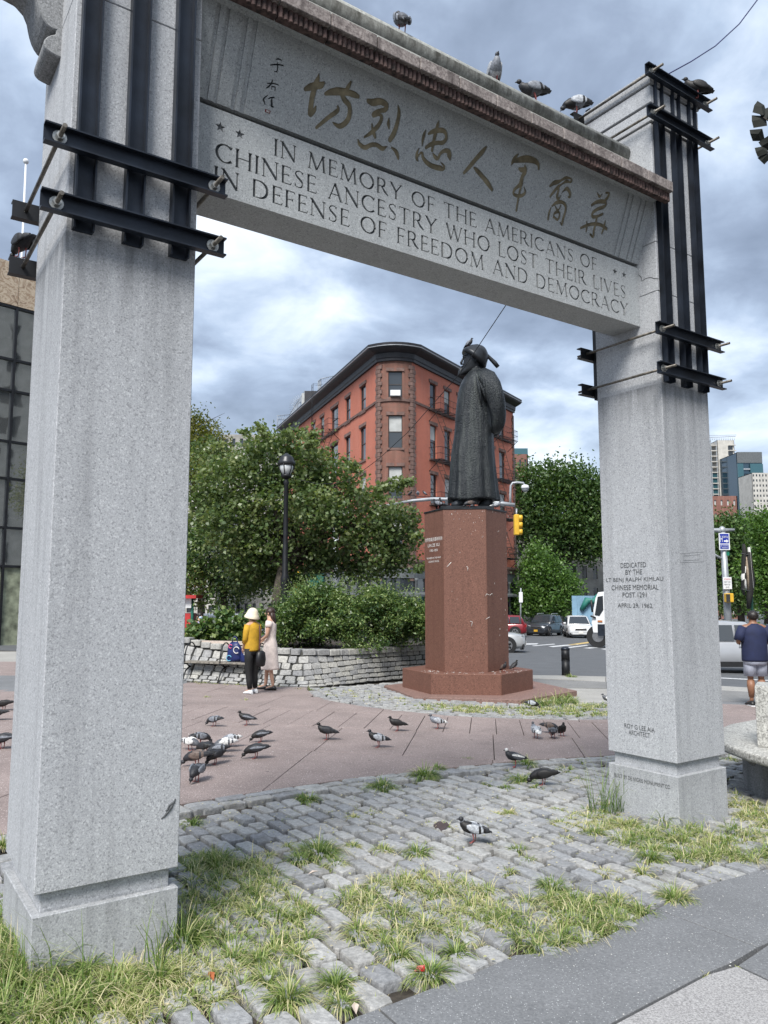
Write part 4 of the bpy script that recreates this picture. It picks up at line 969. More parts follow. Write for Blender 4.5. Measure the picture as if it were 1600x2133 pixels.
for k, (x, dy) in enumerate(((395, -.2), (680, -.15), (400, .2), (690, .2))):
    mb = MB(); c = S3(x, 1830) ; zb_ = ZB + .07
    mb.loft([[np.array([c[0] + w * math.cos(t) - o, SY + dy + .10 * math.sin(t), z]) for t in np.linspace(0, 2 * math.pi, 13)[:-1]] for z, w, o in ((zb_, .17, .05), (zb_ + .08, .16, .04), (zb_ + .16, .11, 0), (zb_ + .30, .10, 0))]); mb.obj('boot', M['bronze_smooth'], st)

# ================================================================== PIGEONS
def pmat(name, c, rough=.55, var=.25, sheen=None):
    return plain(name, c, rough, 0, var, 60, .3, 300)
PM = dict(dark=pmat('plumage_charcoal', (.022, .023, .028)), black=pmat('plumage_black', (.010, .009, .009)), grey=pmat('plumage_blue_grey', (.20, .215, .245)), pale=pmat('plumage_pale', (.40, .42, .45)), white=pmat('plumage_white', (.68, .68, .67)),
          brown=pmat('plumage_brown', (.13, .095, .08)), mid=pmat('plumage_mid_grey', (.09, .095, .11)), leg=pmat('pink_leg', (.35, .10, .09)), beak=pmat('beak', (.03, .03, .03)))
#           body    neck    head    wing    bars    tail
PAL = {'dark': ('dark', 'black', 'black', 'dark', 'black', 'dark'), 'black': ('black', 'black', 'black', 'black', 'black', 'black'), 'bar': ('grey', 'black', 'dark', 'pale', 'black', 'dark'), 'grey': ('mid', 'dark', 'dark', 'grey', 'black', 'dark'),
       'pale': ('pale', 'grey', 'mid', 'pale', 'black', 'white'), 'white': ('white', 'mid', 'mid', 'white', 'mid', 'white'), 'brown': ('brown', 'dark', 'dark', 'brown', 'dark', 'dark'), 'check': ('dark', 'black', 'black', 'dark', 'grey', 'dark'), 'cap': ('dark', 'dark', 'white', 'mid', 'white', 'dark')}
POSE = {   # centreline (x, z, half width, half height): tail tip ... neck, then head centre, beak direction
 'stand': ([(.185, .098, .026, .006), (.135, .112, .030, .011), (.09, .122, .038, .026), (.04, .130, .054, .046), (-.02, .138, .060, .056), (-.065, .152, .052, .052), (-.092, .176, .036, .036), (-.104, .200, .025, .026)], (-.112, .222), (-1, -.1)),
 'peck': ([(.185, .135, .026, .006), (.135, .136, .030, .011), (.09, .133, .038, .026), (.04, .125, .054, .046), (-.02, .115, .060, .055), (-.065, .105, .050, .048), (-.098, .090, .034, .034), (-.118, .070, .024, .025)], (-.132, .050), (-.6, -.8)),
 'perch': ([(.15, .035, .026, .006), (.115, .058, .030, .012), (.085, .080, .040, .028), (.045, .105, .054, .046), (.0, .135, .060, .055), (-.035, .165, .052, .050), (-.055, .195, .034, .034), (-.062, .218, .025, .026)], (-.068, .238), (-1, 0))}
_pc = {}
def pigeon_meshes(pose, pal):
    if (pose, pal) in _pc: return _pc[(pose, pal)]
    body, neck, hd, wing, bars, tail = PAL[pal]; mats = [PM[body], PM[neck], PM[hd], PM[tail], PM['leg'], PM['beak']]
    C_, (hx_, hz_), (bx, bz) = POSE[pose]; mb = MB(); rg = []
    for i, (x, z, ry, rz) in enumerate(C_):
        a, b = C_[max(i - 1, 0)], C_[min(i + 1, len(C_) - 1)]; t = np.array([b[0] - a[0], 0, b[1] - a[1]]); t /= np.linalg.norm(t); up = np.array([-t[2], 0, t[0]]); up = up if up[2] > 0 or abs(up[2]) < .2 else -up
        rg.append([np.array([x, 0, z]) + ry * math.cos(q) * np.array([0, 1, 0]) + rz * math.sin(q) * up for q in np.linspace(0, 2 * math.pi, 13)[:-1]])
    f0 = len(mb.f); mb.loft(rg, 0, True, True)
    for k in range(f0, len(mb.f)):
        xm = np.mean([mb.v[i][0] for i in mb.f[k]]); zm = np.mean([mb.v[i][2] for i in mb.f[k]]); seg = (k - f0) // 12
        mb.m[k] = 3 if seg < 2 else (1 if seg >= 4 and (k - f0) < 84 else 0)
    mb.ball((hx_, 0, hz_), (.026, .021, .022), 10, 7, 2)
    d = np.array([bx, 0.0, bz], float); d /= np.linalg.norm(d); h = np.array([hx_, 0, hz_]); mb.tube([h + d * .020, h + d * .034, h + d * .046], [.008, .006, .002], 6, 5)
    for s in (-1, 1):
        zt = .095 if pose != 'perch' else .09; xo = .012 * s + (.01 if pose != 'perch' else .02)
        mb.tube([(xo, s * .022, zt), (xo + .008, s * .022, zt * .5), (xo, s * .022, .004)], [.011, .005, .0042], 6, 4)
        for a_ in (-.5, 0, .5): mb.tube([(xo, s * .022, .005), (xo - .034 * math.cos(a_), s * .022 + .034 * math.sin(a_), .003)], [.004, .0025], 5, 4)
    bm = mb.mesh('pigeon_body', mats)
    wm = []
    for s in (-1, 1):
        mb = MB(); rg = []
        tl = {'stand': (-.062, .158, .165, .108), 'peck': (-.062, .122, .165, .138), 'perch': (-.038, .175, .130, .045)}[pose]
        for i, f in enumerate(np.linspace(0, 1, 11)):
            x = tl[0] + (tl[2] - tl[0]) * f; z = tl[1] + (tl[3] - tl[1]) * f; hh = .044 * math.sin(math.pi * min(1, f * 1.15 + .08)) ** .7 if f < .8 else .020 * (1.12 - f) / .32 + .004
            yy = s * (.048 + .014 * math.sin(math.pi * f ** .8)) * (1 - .45 * max(0, f - .6) / .4)
            rg.append([np.array([x, yy + s * .010 * math.cos(q), z + hh * math.sin(q)]) for q in np.linspace(0, 2 * math.pi, 11)[:-1]])
        mb.loft(rg, 0, True, True)
        for k in range(len(mb.f)):
            seg = k // 10; mb.m[k] = 1 if seg in (5, 7) and k < 100 else (2 if seg >= 8 and k < 100 else 0)
        if pal in ('check', 'cap'):
            for k in range(100): mb.m[k] = 1 if (k * 7) % 5 == 0 and k // 10 < 8 else mb.m[k] if mb.m[k] == 2 else 0
        wm.append(mb.mesh('wing', [PM[wing], PM[bars], PM[tail]]))
    _pc[(pose, pal)] = (bm, wm); return _pc[(pose, pal)]
def pigeon(loc, deg, pose, pal, label, group='pigeons about the square', size=1.0, bank=0.0):
    bm, wm = pigeon_meshes(pose, pal)
    b = link('pigeon', bm, None, tuple(loc), label, 'pigeon', group); b.rotation_euler = (0, bank, R(deg)); b.scale = (size * .85,) * 3
    for w in wm: link('wing', w, b)
    return b
for x, y, deg, pose, pal, sz, lab in (
 (445, 1513, -20, 'peck', 'grey', 1, 'grey pigeon pecking, farther left of the two behind the feeding huddle'),
 (513, 1511, 8, 'stand', 'check', 1, 'upright pigeon with head raised, just behind the feeding huddle'),
 (542, 1546, 15, 'peck', 'check', 1, 'speckled pigeon bending down to the right of the huddle'),
 (531, 1580, 10, 'peck', 'check', 1.1, 'speckled pigeon with tail stretched out, in front of the one bending'),
 (407, 1597, 0, 'peck', 'brown', 1.15, 'brown pigeon at the huddle edge, cut off by the near column'),
 (447, 1592, 60, 'peck', 'dark', 1.05, 'charcoal pigeon pecking at the front of the huddle'),
 (425, 1572, -30, 'peck', 'dark', 1, 'charcoal pigeon in the middle of the huddle'),
 (398, 1563, 160, 'peck', 'white', 1, 'white pigeon in the huddle beside the near column'),
 (466, 1566, 12, 'peck', 'white', 1.05, 'white pigeon with raised tail on the right side of the huddle'),
 (478, 1556, 20, 'peck', 'pale', 1, 'pale pigeon behind the white one, tail fanned to the right'),
 (420, 1551, -150, 'peck', 'grey', 1, 'grey pigeon at the back of the huddle with tail up'),
 (452, 1578, 10, 'peck', 'grey', 1, 'grey pigeon squeezed between the white bird and the charcoal one'),
 (409, 1628, 80, 'peck', 'grey', 1.1, 'blue-grey pigeon in front of the huddle, head down towards the viewer'),
 (680, 1541, 2, 'stand', 'dark', 1.05, 'dark pigeon striding alone on the middle of the pink paving'),
 (787, 1557, 5, 'stand', 'bar', 1.05, 'pigeon with silver back on the paving left of the long joint'),
 (827, 1523, 4, 'stand', 'black', 1, 'sooty pigeon walking left behind the silver-backed one'),
 (911, 1518, 2, 'stand', 'pale', 1, 'pale grey pigeon with white tail walking on the pink paving'),
 (1116, 1538, -80, 'stand', 'pale', 1, 'pale pigeon seen from behind, first of the group near the far column'),
 (1152, 1538, -100, 'peck', 'grey', 1, 'grey pigeon seen from behind in the middle of the far group'),
 (1147, 1527, 165, 'peck', 'brown', 1, 'brownish pigeon with tail to the left in the far group'),
 (1172, 1534, 95, 'perch', 'black', .9, 'black pigeon at the right end of the far group'),
 (1110, 1477, 170, 'peck', 'bar', 1, 'silver pigeon with raised tail in the grass below the pedestal'),
 (1072, 1598, 20, 'stand', 'cap', 1, 'white-headed pigeon standing where paving meets cobbles'),
 (1130, 1636, -8, 'peck', 'black', 1.1, 'black pigeon pecking in the grass tuft on the cobbles'),
 (985, 1755, 0, 'stand', 'bar', .88, 'large pigeon with silver wings, black bars and pink feet on near cobbles'),
 (6, 1480, 10, 'peck', 'black', 1.1, 'black pigeon with raised tail beyond the left of the near column'),
 (-6, 1500, 10, 'peck', 'dark', 1, 'dark pigeon cut off at the picture edge, only its tail showing'),
 (2, 1560, 10, 'peck', 'check', 1.2, 'black and white pigeon pecking left of the near column'),
 (1267, 1468, 0, 'stand', 'white', 1, 'white-breasted pigeon half hidden behind the far column')):
    p = G(x, y); pigeon(p, deg, pose, pal, lab, size=sz)
def on_ridge(x): 
    p = PL(x, 300, Vv * 4.2, Vv); return W(p @ U, 4.2, 5.757)
pigeon(on_ridge(836), -70, 'perch', 'grey', 'grey pigeon hunched alone, highest on the roof ridge', size=1.05)
pigeon(on_ridge(1034), 100, 'perch', 'pale', 'pale pigeon on the ridge, second from the top', size=1.0)
pigeon(on_ridge(1118), 15, 'stand', 'grey', 'grey pigeon on the roof ridge with tail pointing up right', size=1.05, bank=-.25)
pigeon(W(5.45, 4.66, 6.30), 10, 'peck', 'bar', 'silver-backed pigeon on the steel bar beside the far column top', size=1.15)
pigeon(PL(1452, 208, Vv * 3.83, Vv), 5, 'stand', 'black', 'black pigeon on the topmost steel bar of the far column', size=1.05)
pigeon(PL(44, 536, Vv * 4.73, Vv) , -35, 'peck', 'dark', 'dark pigeon on the steel bar behind the near column', size=.85)
pt = S3(497, 182); pigeon(pt, 150, 'perch', 'mid' if False else 'grey', 'small grey pigeon on top of the bronze hat', size=1.05)
pigeon((*(hexa(.80)[5] * .35 + hexa(.80)[0] * .65), ztop + .035), -30, 'stand', 'grey', 'grey pigeon at the left corner of the pedestal top', size=1.15)
pigeon((PC[0] + .02, PC[1] - .62, ztop + .035), 20, 'peck', 'brown', 'brownish pigeon crouching under the hem of the statue', size=1.1)
pigeon((PC[0] + .62, PC[1] - .30, ztop + .035), 180, 'stand', 'pale', 'pale pigeon at the right corner of the pedestal top', size=.95)
pigeon((PC[0] - .58, PC[1] - .34, ztop + .035), 100, 'perch', 'black', 'black pigeon under the left edge of the bronze hem', size=1.15)
for x, y, pal, deg, lab in ((1050, 1400, 'brown', 120, 'mottled pigeon on the pedestal step, left of the pair'), (1072, 1396, 'dark', 200, 'dark-headed pigeon on the pedestal step, right of the pair')):
    p = PL(x, y, (0, 0, zs_), ZZ); pigeon(p, deg, 'perch', pal, lab, size=.95)
# ================================================================== BUILDINGS
def brickmat(name, c1, c2, mortar, sc=1.0, bumpy=0.2):
    m, nt, b = newmat(name); uv = nn(nt, 'ShaderNodeUVMap'); br = nn(nt, 'ShaderNodeTexBrick', inp={'Scale': sc, 'Mortar Size': 0.012, 'Brick Width': 0.21, 'Row Height': 0.075, 'Mortar Smooth': 0.3})
    br.inputs['Color1'].default_value = (*c1, 1); br.inputs['Color2'].default_value = (*c2, 1); br.inputs['Mortar'].default_value = (*mortar, 1)
    nt.links.new(uv.outputs[0], br.inputs['Vector']); p = pos(nt)
    c = mixc(nt, ramp(nt, noi(nt, p, .5, 6, .6), [(.35, 0.0), (.75, .5)]), br.outputs[0], [k * .62 for k in c1])
    st = noi(nt, pos(nt, (3, 3, .25)), 1.0, 4, .6)
    c = mixc(nt, ramp(nt, st, [(.5, 0.0), (.75, .3)]), c, (.45, .22, .17))
    setin(nt, b, 'Base Color', c); setin(nt, b, 'Roughness', .85); bump(nt, b, br.outputs['Fac'], bumpy, .01); return m
M['brick'] = brickmat('painted_red_brick', (.54, .160, .098), (.46, .135, .085), (.46, .19, .13))
M['brick_bare'] = brickmat('bare_brick', (.20, .066, .045), (.13, .050, .036), (.24, .17, .13))
M['brick_far'] = brickmat('brown_brick', (.21, .085, .062), (.17, .07, .055), (.25, .15, .12))
M['brownstone'] = plain('brownstone', (.17, .105, .088), .85, 0, .2, 3, obj=False)
M['cornice'] = plain('black_cornice', (.018, .018, .023), .5, 0, .2, 3, obj=False)
M['storefront'] = plain('grey_storefront', (.11, .12, .125), .6, 0, .15, 3, obj=False)
M['frame_dark'] = plain('dark_window_frame', (.035, .028, .026), .6, 0, .2, 3, obj=False)
M['shade'] = plain('window_shade', (.42, .43, .42), .8, 0, .1, 2, obj=False)
M['limestone'] = plain('limestone', (.30, .29, .265), .85, 0, .15, 1.2, obj=False)
M['concrete'] = plain('tower_concrete', (.47, .45, .41), .9, 0, .1, .4, obj=False)
def glassmat(name, c, rough=.06, metal=0.0, wob=0.0):
    m, nt, b = newmat(name); setin(nt, b, 'Base Color', c); setin(nt, b, 'Roughness', rough); setin(nt, b, 'Metallic', metal); setin(nt, b, 'Specular IOR Level', .9)
    if wob: bump(nt, b, noi(nt, pos(nt), .7, 2, .5), wob, .05)
    return m
M['pane'] = glassmat('window_glass', (.03, .036, .042), .05, 0.0, .05)
M['mirror_glass'] = glassmat('reflecting_glass', (.42, .44, .44), .03, .85, .12)
M['teal_glass'] = glassmat('teal_glass', (.05, .13, .15), .12, .4)
M['blue_glass'] = glassmat('blue_glass', (.035, .07, .10), .12, .4)

def facade(par, name, path, z0, z1, wins, mat, depth=.18, back=None):
    """wall along a ground path with real openings; wins: (s0, s1, za, zb). returns pos(s), nrm(s)"""
    pts = [np.array(p[:2], float) for p in path]; seg = [np.linalg.norm(pts[i + 1] - pts[i]) for i in range(len(pts) - 1)]; cum = np.concatenate([[0], np.cumsum(seg)]); L = cum[-1]
    def at(s):
        i = min(max(int(np.searchsorted(cum, s) - 1), 0), len(seg) - 1); return pts[i] + (pts[i + 1] - pts[i]) * (s - cum[i]) / seg[i]
    def dr(s):
        i = min(max(int(np.searchsorted(cum, s) - 1), 0), len(seg) - 1); return (pts[i + 1] - pts[i]) / seg[i]
    ss = sorted(set([0.0, L] + [float(c) for c in cum] + [w[0] for w in wins] + [w[1] for w in wins])); zz = sorted(set([z0, z1] + [w[2] for w in wins] + [w[3] for w in wins]))
    mb = MB(); uvs = []
    def quad(P, uv): mb.add(P, [(0, 1, 2, 3)]); uvs.append(uv)
    for a, b in zip(ss[:-1], ss[1:]):
        if b - a < 1e-4: continue
        for c, d in zip(zz[:-1], zz[1:]):
            sm, zm = (a + b) / 2, (c + d) / 2
            if any(w[0] < sm < w[1] and w[2] < zm < w[3] for w in wins): continue
            p, q = at(a), at(b); quad([(*p, c), (*q, c), (*q, d), (*p, d)], [(a, c), (b, c), (b, d), (a, d)])
    for s0, s1, za, zb in wins:
        p, q = at(s0), at(s1); d = (q - p) / (np.linalg.norm(q - p) + 1e-9); n = np.array([-d[1], d[0]]) * depth   # inwards
        P, Q = p + n, q + n
        quad([(*p, za), (*P, za), (*P, zb), (*p, zb)], [(0, za), (depth, za), (depth, zb), (0, zb)]); quad([(*q, za), (*q, zb), (*Q, zb), (*Q, za)], [(0, za), (0, zb), (depth, zb), (depth, za)])
        quad([(*p, zb), (*P, zb), (*Q, zb), (*q, zb)], [(s0, 0), (s0, depth), (s1, depth), (s1, 0)]); quad([(*p, za), (*q, za), (*Q, za), (*P, za)], [(s0, 0), (s1, 0), (s1, depth), (s0, depth)])
    me = mb.mesh(name, mat, origin(par)); ul = me.uv_layers.new(name='UVMap'); ul.data.foreach_set('uv', np.array(uvs, float).ravel()); o = link(name, me, par)
    return o, at, dr
def obox(mb, a, b, out0, out1, z0, z1, mi=0):
    """box between ground points a, b; out0..out1 metres outwards (right-hand side of a->b)"""
    a, b = np.array(a), np.array(b); d = (b - a) / (np.linalg.norm(b - a) + 1e-9); n = np.array([d[1], -d[0]])
    P = [a + n * out0, b + n * out0, b + n * out1, a + n * out1]; return mb.prism([(*p, z0) for p in P], (0, 0, z1 - z0), mi)
def window(par, at, w, mat_pane=None, sash=True, lintel=True, sill=True, shade=0.0, rec=.14, name='window'):
    s0, s1, za, zb = w; p, q = at(s0), at(s1); f = .06
    mb = MB(); a = p; b = q; d = (b - a) / np.linalg.norm(b - a)
    for x0, x1, y0, y1 in ((0, f, za, zb), (-f, 0, za, zb)):
        A, B = (a + d * .003, a + d * f) if x0 == 0 else (b - d * f, b - d * .003); obox(mb, A, B, -rec - .05, -rec + .03, y0 + .003, y1 - .003)
    for y0, y1 in ((za + .003, za + f), (zb - f, zb - .003)) + (((za + zb) / 2 - .03, (za + zb) / 2 + .03),) * (1 if sash else 0): obox(mb, a + d * f, b - d * f, -rec - .05, -rec + .03, y0, y1)
    fr = mb.obj(name, M['frame_dark'], par)
    mb = MB(); obox(mb, a + d * f, b - d * f, -rec - .03, -rec - .015, za + f, zb - f); mb.obj('pane', mat_pane or M['pane'], fr)
    if shade > 0:
        mb = MB(); obox(mb, a + d * f, b - d * f, -rec - .012, -rec - .008, zb - f - (zb - za) * shade, zb - f); mb.obj('shade', M['shade'], fr)
    if lintel: mb = MB(); obox(mb, a - d * .16, b + d * .16, 0, .07, zb + .003, zb + .26); mb.obj('lintel', M['brownstone'], fr)
    if sill: mb = MB(); obox(mb, a - d * .12, b + d * .12, 0, .09, za - .16, za - .003); mb.obj('sill', M['brownstone'], fr)
    return fr

# ---- the red corner building
BY = 57.0
red = thing('corner_building', 'red brick corner building with a bowed corner, black cornice and fire escapes', 'building', (AY(823, 1247, BY)[0], BY, gz(1, BY) - .13))
A2 = AY(788, 1200, BY)[:2]; B2 = AY(860, 1200, BY)[:2]
dL = np.array([math.sin(R(-21)), math.cos(R(-21))]); dR = np.array([math.sin(R(32.7)), math.cos(R(32.7))])
Zg = gz(1, BY) - .2; ZT = AY(823, 724, BY)[2]; ZC = AY(823, 752, BY)[2]
def hit(pxx, P0, d):        # distance along wall P0 + s d seen at image column pxx
    r_ = ray(pxx, 1247); n = np.array([-d[1], d[0]]); t = np.dot(P0, n) / np.dot(r_[:2], n); return np.dot(r_[:2] * t - P0, d), t
def zat(pxx, pyy, P0, d):
    n = np.array([-d[1], d[0], 0]); return PL(pxx, pyy, (*P0, 0), n)[2]
LL = hit(588, A2, dL)[0]; LR_ = hit(1076, B2, dR)[0]
# rows of the two wings
Lrow = [(zat(755, 859, A2, dL), zat(755, 804, A2, dL)), (zat(755, 960, A2, dL), zat(755, 890, A2, dL)), (zat(755, 1048, A2, dL), zat(755, 990, A2, dL)), (zat(755, 1140, A2, dL), zat(755, 1085, A2, dL))]
Lcols = [sorted((hit(a, A2, dL)[0], hit(b, A2, dL)[0])) for a, b in ((749, 761), (717.5, 728), (687, 702), (664, 672), (646, 653.5), (629, 636), (613, 619), (599, 604))]
Lw = [(LL - c[1], LL - c[0], *r_) for c in Lcols for r_ in Lrow]
Rrow = [(zat(905, 855, B2, dR), zat(905, 801, B2, dR)), (zat(905, 957, B2, dR), zat(905, 887, B2, dR)), (zat(905, 1050, B2, dR), zat(905, 989, B2, dR)), (zat(905, 1145, B2, dR), zat(905, 1088, B2, dR))]
Rcols = [sorted((hit(a, B2, dR)[0], hit(b, B2, dR)[0])) for a, b in ((898.5, 912), (929, 942), (957, 969), (983, 994), (1005, 1015), (1026, 1035), (1045, 1057))]
Rw = [(c[0], c[1], *r_) for c in Rcols for r_ in Rrow]
nb = 9; bow = []
mdl = (A2 + B2) / 2; ch = B2 - A2; hw = np.linalg.norm(ch) / 2; cu_ = ch / (2 * hw); outn = np.array([cu_[1], -cu_[0]])
for k in range(nb):
    t = -1 + 2 * k / (nb - 1); bow.append(mdl + cu_ * hw * t + outn * .42 * (1 - t * t))
bowL = sum(np.linalg.norm(bow[i + 1] - bow[i]) for i in range(nb - 1))
ww = 30 / CAM_F * BY / 2
Brow = [(AY(823, 830, BY)[2], AY(823, 776, BY)[2]), (AY(823, 935, BY)[2], AY(823, 867, BY)[2]), (AY(823, 1040, BY)[2], AY(823, 973, BY)[2]), (AY(823, 1140, BY)[2], AY(823, 1080, BY)[2])]
Bw = [(bowL / 2 - ww, bowL / 2 + ww, *r_) for r_ in Brow]
pathL = [A2 + dL * LL, A2]; pathR = [B2, B2 + dR * LR_]
wl, atL, _ = facade(red, 'wall', pathL, Zg, ZC, Lw, M['brick'])
wb, atB, _ = facade(red, 'bow_wall', bow, Zg, ZC, Bw, M['brick_bare'])
wr, atR, _ = facade(red, 'wall', pathR, Zg, ZC, Rw, M['brick'])
random.seed(3)
for w in Lw: window(red, atL, w, shade=random.choice([0, 0, .5, .3]))
for i, w in enumerate(Bw): window(red, atB, w, shade=(.0, .5, .55, .4)[i])
for w in Rw: window(red, atR, w, shade=random.choice([0, .4, .5, 0]))
# air conditioner in the top bow window
mb = MB(); c = mdl + outn * .50; mb.box((*c, Brow[0][0] + .25), (.75, .5, .42)); mb.obj('air_conditioner', M['white_paint'], red)
# back volume, roof, cornice
full = [*pathL, *bow[1:-1], *pathR]
back = [B2 + dR * LR_ + np.array([-6, 8]), A2 + dL * LL + np.array([3, 6])]
mb = MB(); mb.prism([(*p, ZC + .2) for p in [*full, *back]], (0, 0, .3)); mb.obj('roof', M['cornice'], red)
bk = [full[-1], *back, full[0]]
for i in range(3):
    mb = MB(); obox(mb, bk[i], bk[i + 1], -.3, -.01, Zg, ZC + .2); mb.obj('wall', M['brick_far'] if False else M['brownstone'], red)
def sweep(mb, path, prof):
    """prof: (out, z) polygon swept along the ground path"""
    n = len(path); rings = []
    for i, p in enumerate(path):
        a = path[i] - path[i - 1] if i else path[1] - path[0]; b = path[i + 1] - path[i] if i < n - 1 else a
        a = a / np.linalg.norm(a); b = b / np.linalg.norm(b); n1 = np.array([a[1], -a[0]]); n2 = np.array([b[1], -b[0]]); m = n1 + n2; m = m / max(.5, 1 + n1 @ n2)
        rings.append([(*(p + m * o), z) for o, z in prof])
    return mb.loft(rings, 0, True, False)
mb = MB(); sweep(mb, full, [(-.3, ZC - .12), (.18, ZC - .12), (.20, ZC + .05), (.26, ZC + .12), (.30, ZC + .45), (.62, ZC + .58), (.85, ZC + .70), (.92, ZC + .82), (.95, ZT), (-.3, ZT)]); mb.obj('cornice', M['cornice'], red)
mb = MB(); sweep(mb, full, [(.90, ZC + .79), (.99, ZC + .80), (.99, ZC + .84), (.90, ZC + .85)]); mb.obj('cornice_fillet', M['galv'], red)
zb_ = AY(823, 836, BY)[2]
mb = MB(); sweep(mb, full, [(0.0, zb_ - .09), (.10, zb_ - .09), (.12, zb_ + .09), (0.0, zb_ + .09)]); mb.obj('belt_course', M['brownstone'], red)
# quoins
qm = {}
for cn, (p, d1_, d2_) in enumerate(((A2, -1 * (A2 - (A2 + dL)), bow[1] - A2), (B2, bow[-2] - B2, dR), (B2 + dR * LR_, -dR, dR))):
    d1n = d1_ / np.linalg.norm(d1_); z = Zg + 4.0; k = 0
    while z < ZC - .45:
        w = .42 if k % 2 else .28; mb = MB()
        if cn == 0: obox(mb, p + dL * w, p, 0.0, .10, z + .015, z + .305); d9 = (bow[1] - p) / np.linalg.norm(bow[1] - p); obox(mb, p, p + d9 * (.66 - w) * .9, 0.0, .10, z + .015, z + .305)
        elif cn == 1: obox(mb, p, p + dR * w, 0.0, .10, z + .015, z + .305); d9 = (bow[-2] - p) / np.linalg.norm(bow[-2] - p); obox(mb, p + d9 * (.66 - w) * .9, p, 0.0, .10, z + .015, z + .305)
        else: obox(mb, p - dR * w, p, 0.0, .08, z + .01, z + .31)
        mb.obj('quoin', M['brownstone'], red); z += .32; k += 1
# ground floor: entablature and storefront piers
zf = AY(880, 1183, BY)[2]
mb = MB(); sweep(mb, full, [(0.0, zf), (.22, zf), (.22, zf + .35), (.34, zf + .42), (.34, zf + .62), (0.0, zf + .62)]); mb.obj('storefront_cornice', M['brownstone'], red)
mb = MB(); sweep(mb, full, [(0.0, zf - .75), (.15, zf - .75), (.15, zf - .004), (0.0, zf - .004)]); mb.obj('storefront_band', M['storefront'], red)
mb = MB(); sweep(mb, full, [(0.0, Zg), (.05, Zg), (.05, zf - .76), (0.0, zf - .76)]); mb.obj('storefront_glass', M['pane'], red)
for s in np.arange(0.2, LR_, 1.7):
    mb = MB(); c = B2 + dR * s + np.array([dR[1], -dR[0]]) * .16; mb.lathe([(.16, Zg), (.16, Zg + .5), (.12, Zg + .55), (.11, zf - 1.0), (.17, zf - .9), (.17, zf - .76)], (*c, 0), 10); mb.obj('storefront_column', M['storefront'], red)
for s in np.arange(0.2, LL, 2.4):
    mb = MB(); c = A2 + dL * s + np.array([-dL[1], dL[0]]) * .16; mb.box((*c, (Zg + zf - .76) / 2), (.4, .3, zf - .76 - Zg)); mb.obj('storefront_column', M['storefront'], red)
mb = MB(); sweep(mb, full, [(0.07, zf - 1.9), (.8, zf - 2.1), (.8, zf - 1.95), (0.07, zf - 1.75)]); mb.obj('storefront_awning', M['storefront'], red)
# fire escapes: platform, railing, ladder
def fire_escape(P0, d, out, s0, s1, zs_list, lname='fire_escape'):
    n = out
    for i, z in enumerate(zs_list):
        mb = MB(); a, b = P0 + d * s0, P0 + d * s1; L = s1 - s0
        e = n * 1.05
        for t in np.linspace(0, 1, 9): p = a + e * t; mb.tube([(*p, z), (*(p + d * L), z)], .022, 4, smooth=False)
        for t in np.linspace(0, 1, 6): p = a + d * L * t; mb.tube([(*p, z - .03), (*(p + e), z - .03)], .022, 4, smooth=False); 
        for t in (0.0, 1.0): p = a + d * L * t; mb.tube([(*p, z - .9), (*(p + e * .9), z - .05)], .03, 4, smooth=False)
        pl = mb.obj(lname, M['steel_black'], red)
        mb = MB()
        for zz in (z + .45, z + .95): mb.tube([(*a, zz), (*(a + e), zz), (*(b + e), zz), (*b, zz)], .02, 4, smooth=False)
        for t in np.linspace(0, 1, max(4, int(L / .22))): p = a + e + d * L * t; mb.tube([(*p, z), (*p, z + .95)], .011, 4, smooth=False)
        mb.obj('railing', M['steel_black'], pl)
        if i < len(zs_list) - 1:
            mb = MB(); zn = zs_list[i + 1]; p, q = a + e * .55 + d * .3, a + e * .55 + d * (L - .5)
            for o in (-.22, .22):
                mb.tube([(*(p + n * o), z), (*(q + n * o), zn)], .025, 4, smooth=False)
            for t in np.linspace(0.05, .95, 12): c = p + (q - p) * t; mb.tube([(*(c - n * .22), z + (zn - z) * t), (*(c + n * .22), z + (zn - z) * t)], .018, 4, smooth=False)
            mb.obj('ladder', M['rod'], pl)
nLo = np.array([-dL[1], dL[0]]); nLo = nLo if nLo[1] < 0 else -nLo
nRo = np.array([dR[1], -dR[0]]); nRo = nRo if nRo[1] < 0 else -nRo
sL0, sL1 = hit(705, A2, dL)[0], hit(655, A2, dL)[0]
zzL = [r_[0] - .15 for r_ in Lrow]
fire_escape(A2, dL, nLo, sL0, sL1, [zzL[0], zzL[1], zzL[2]])
fire_escape(B2, dR, nRo, hit(896, B2, dR)[0], hit(948, B2, dR)[0], [r_[0] - .15 for r_ in Rrow])
fire_escape(B2, dR, nRo, hit(1028, B2, dR)[0], hit(1063, B2, dR)[0], [r_[0] - .15 for r_ in Rrow])
mb = MB(); p = A2 + dL * hit(672, A2, dL)[0] + nLo * 1.1
for o in (0, .45): mb.tube([(*(p + dL * o), zzL[0]), (*(p + dL * o), ZT + .9), (*(p + dL * o - nLo * .9), ZT + .9)], .025, 4)
for z in np.arange(zzL[0] + .3, ZT + .8, .33): mb.tube([(*p, z), (*(p + dL * .45), z)], .016, 4)
mb.obj('gooseneck_ladder', M['steel_black'], red)
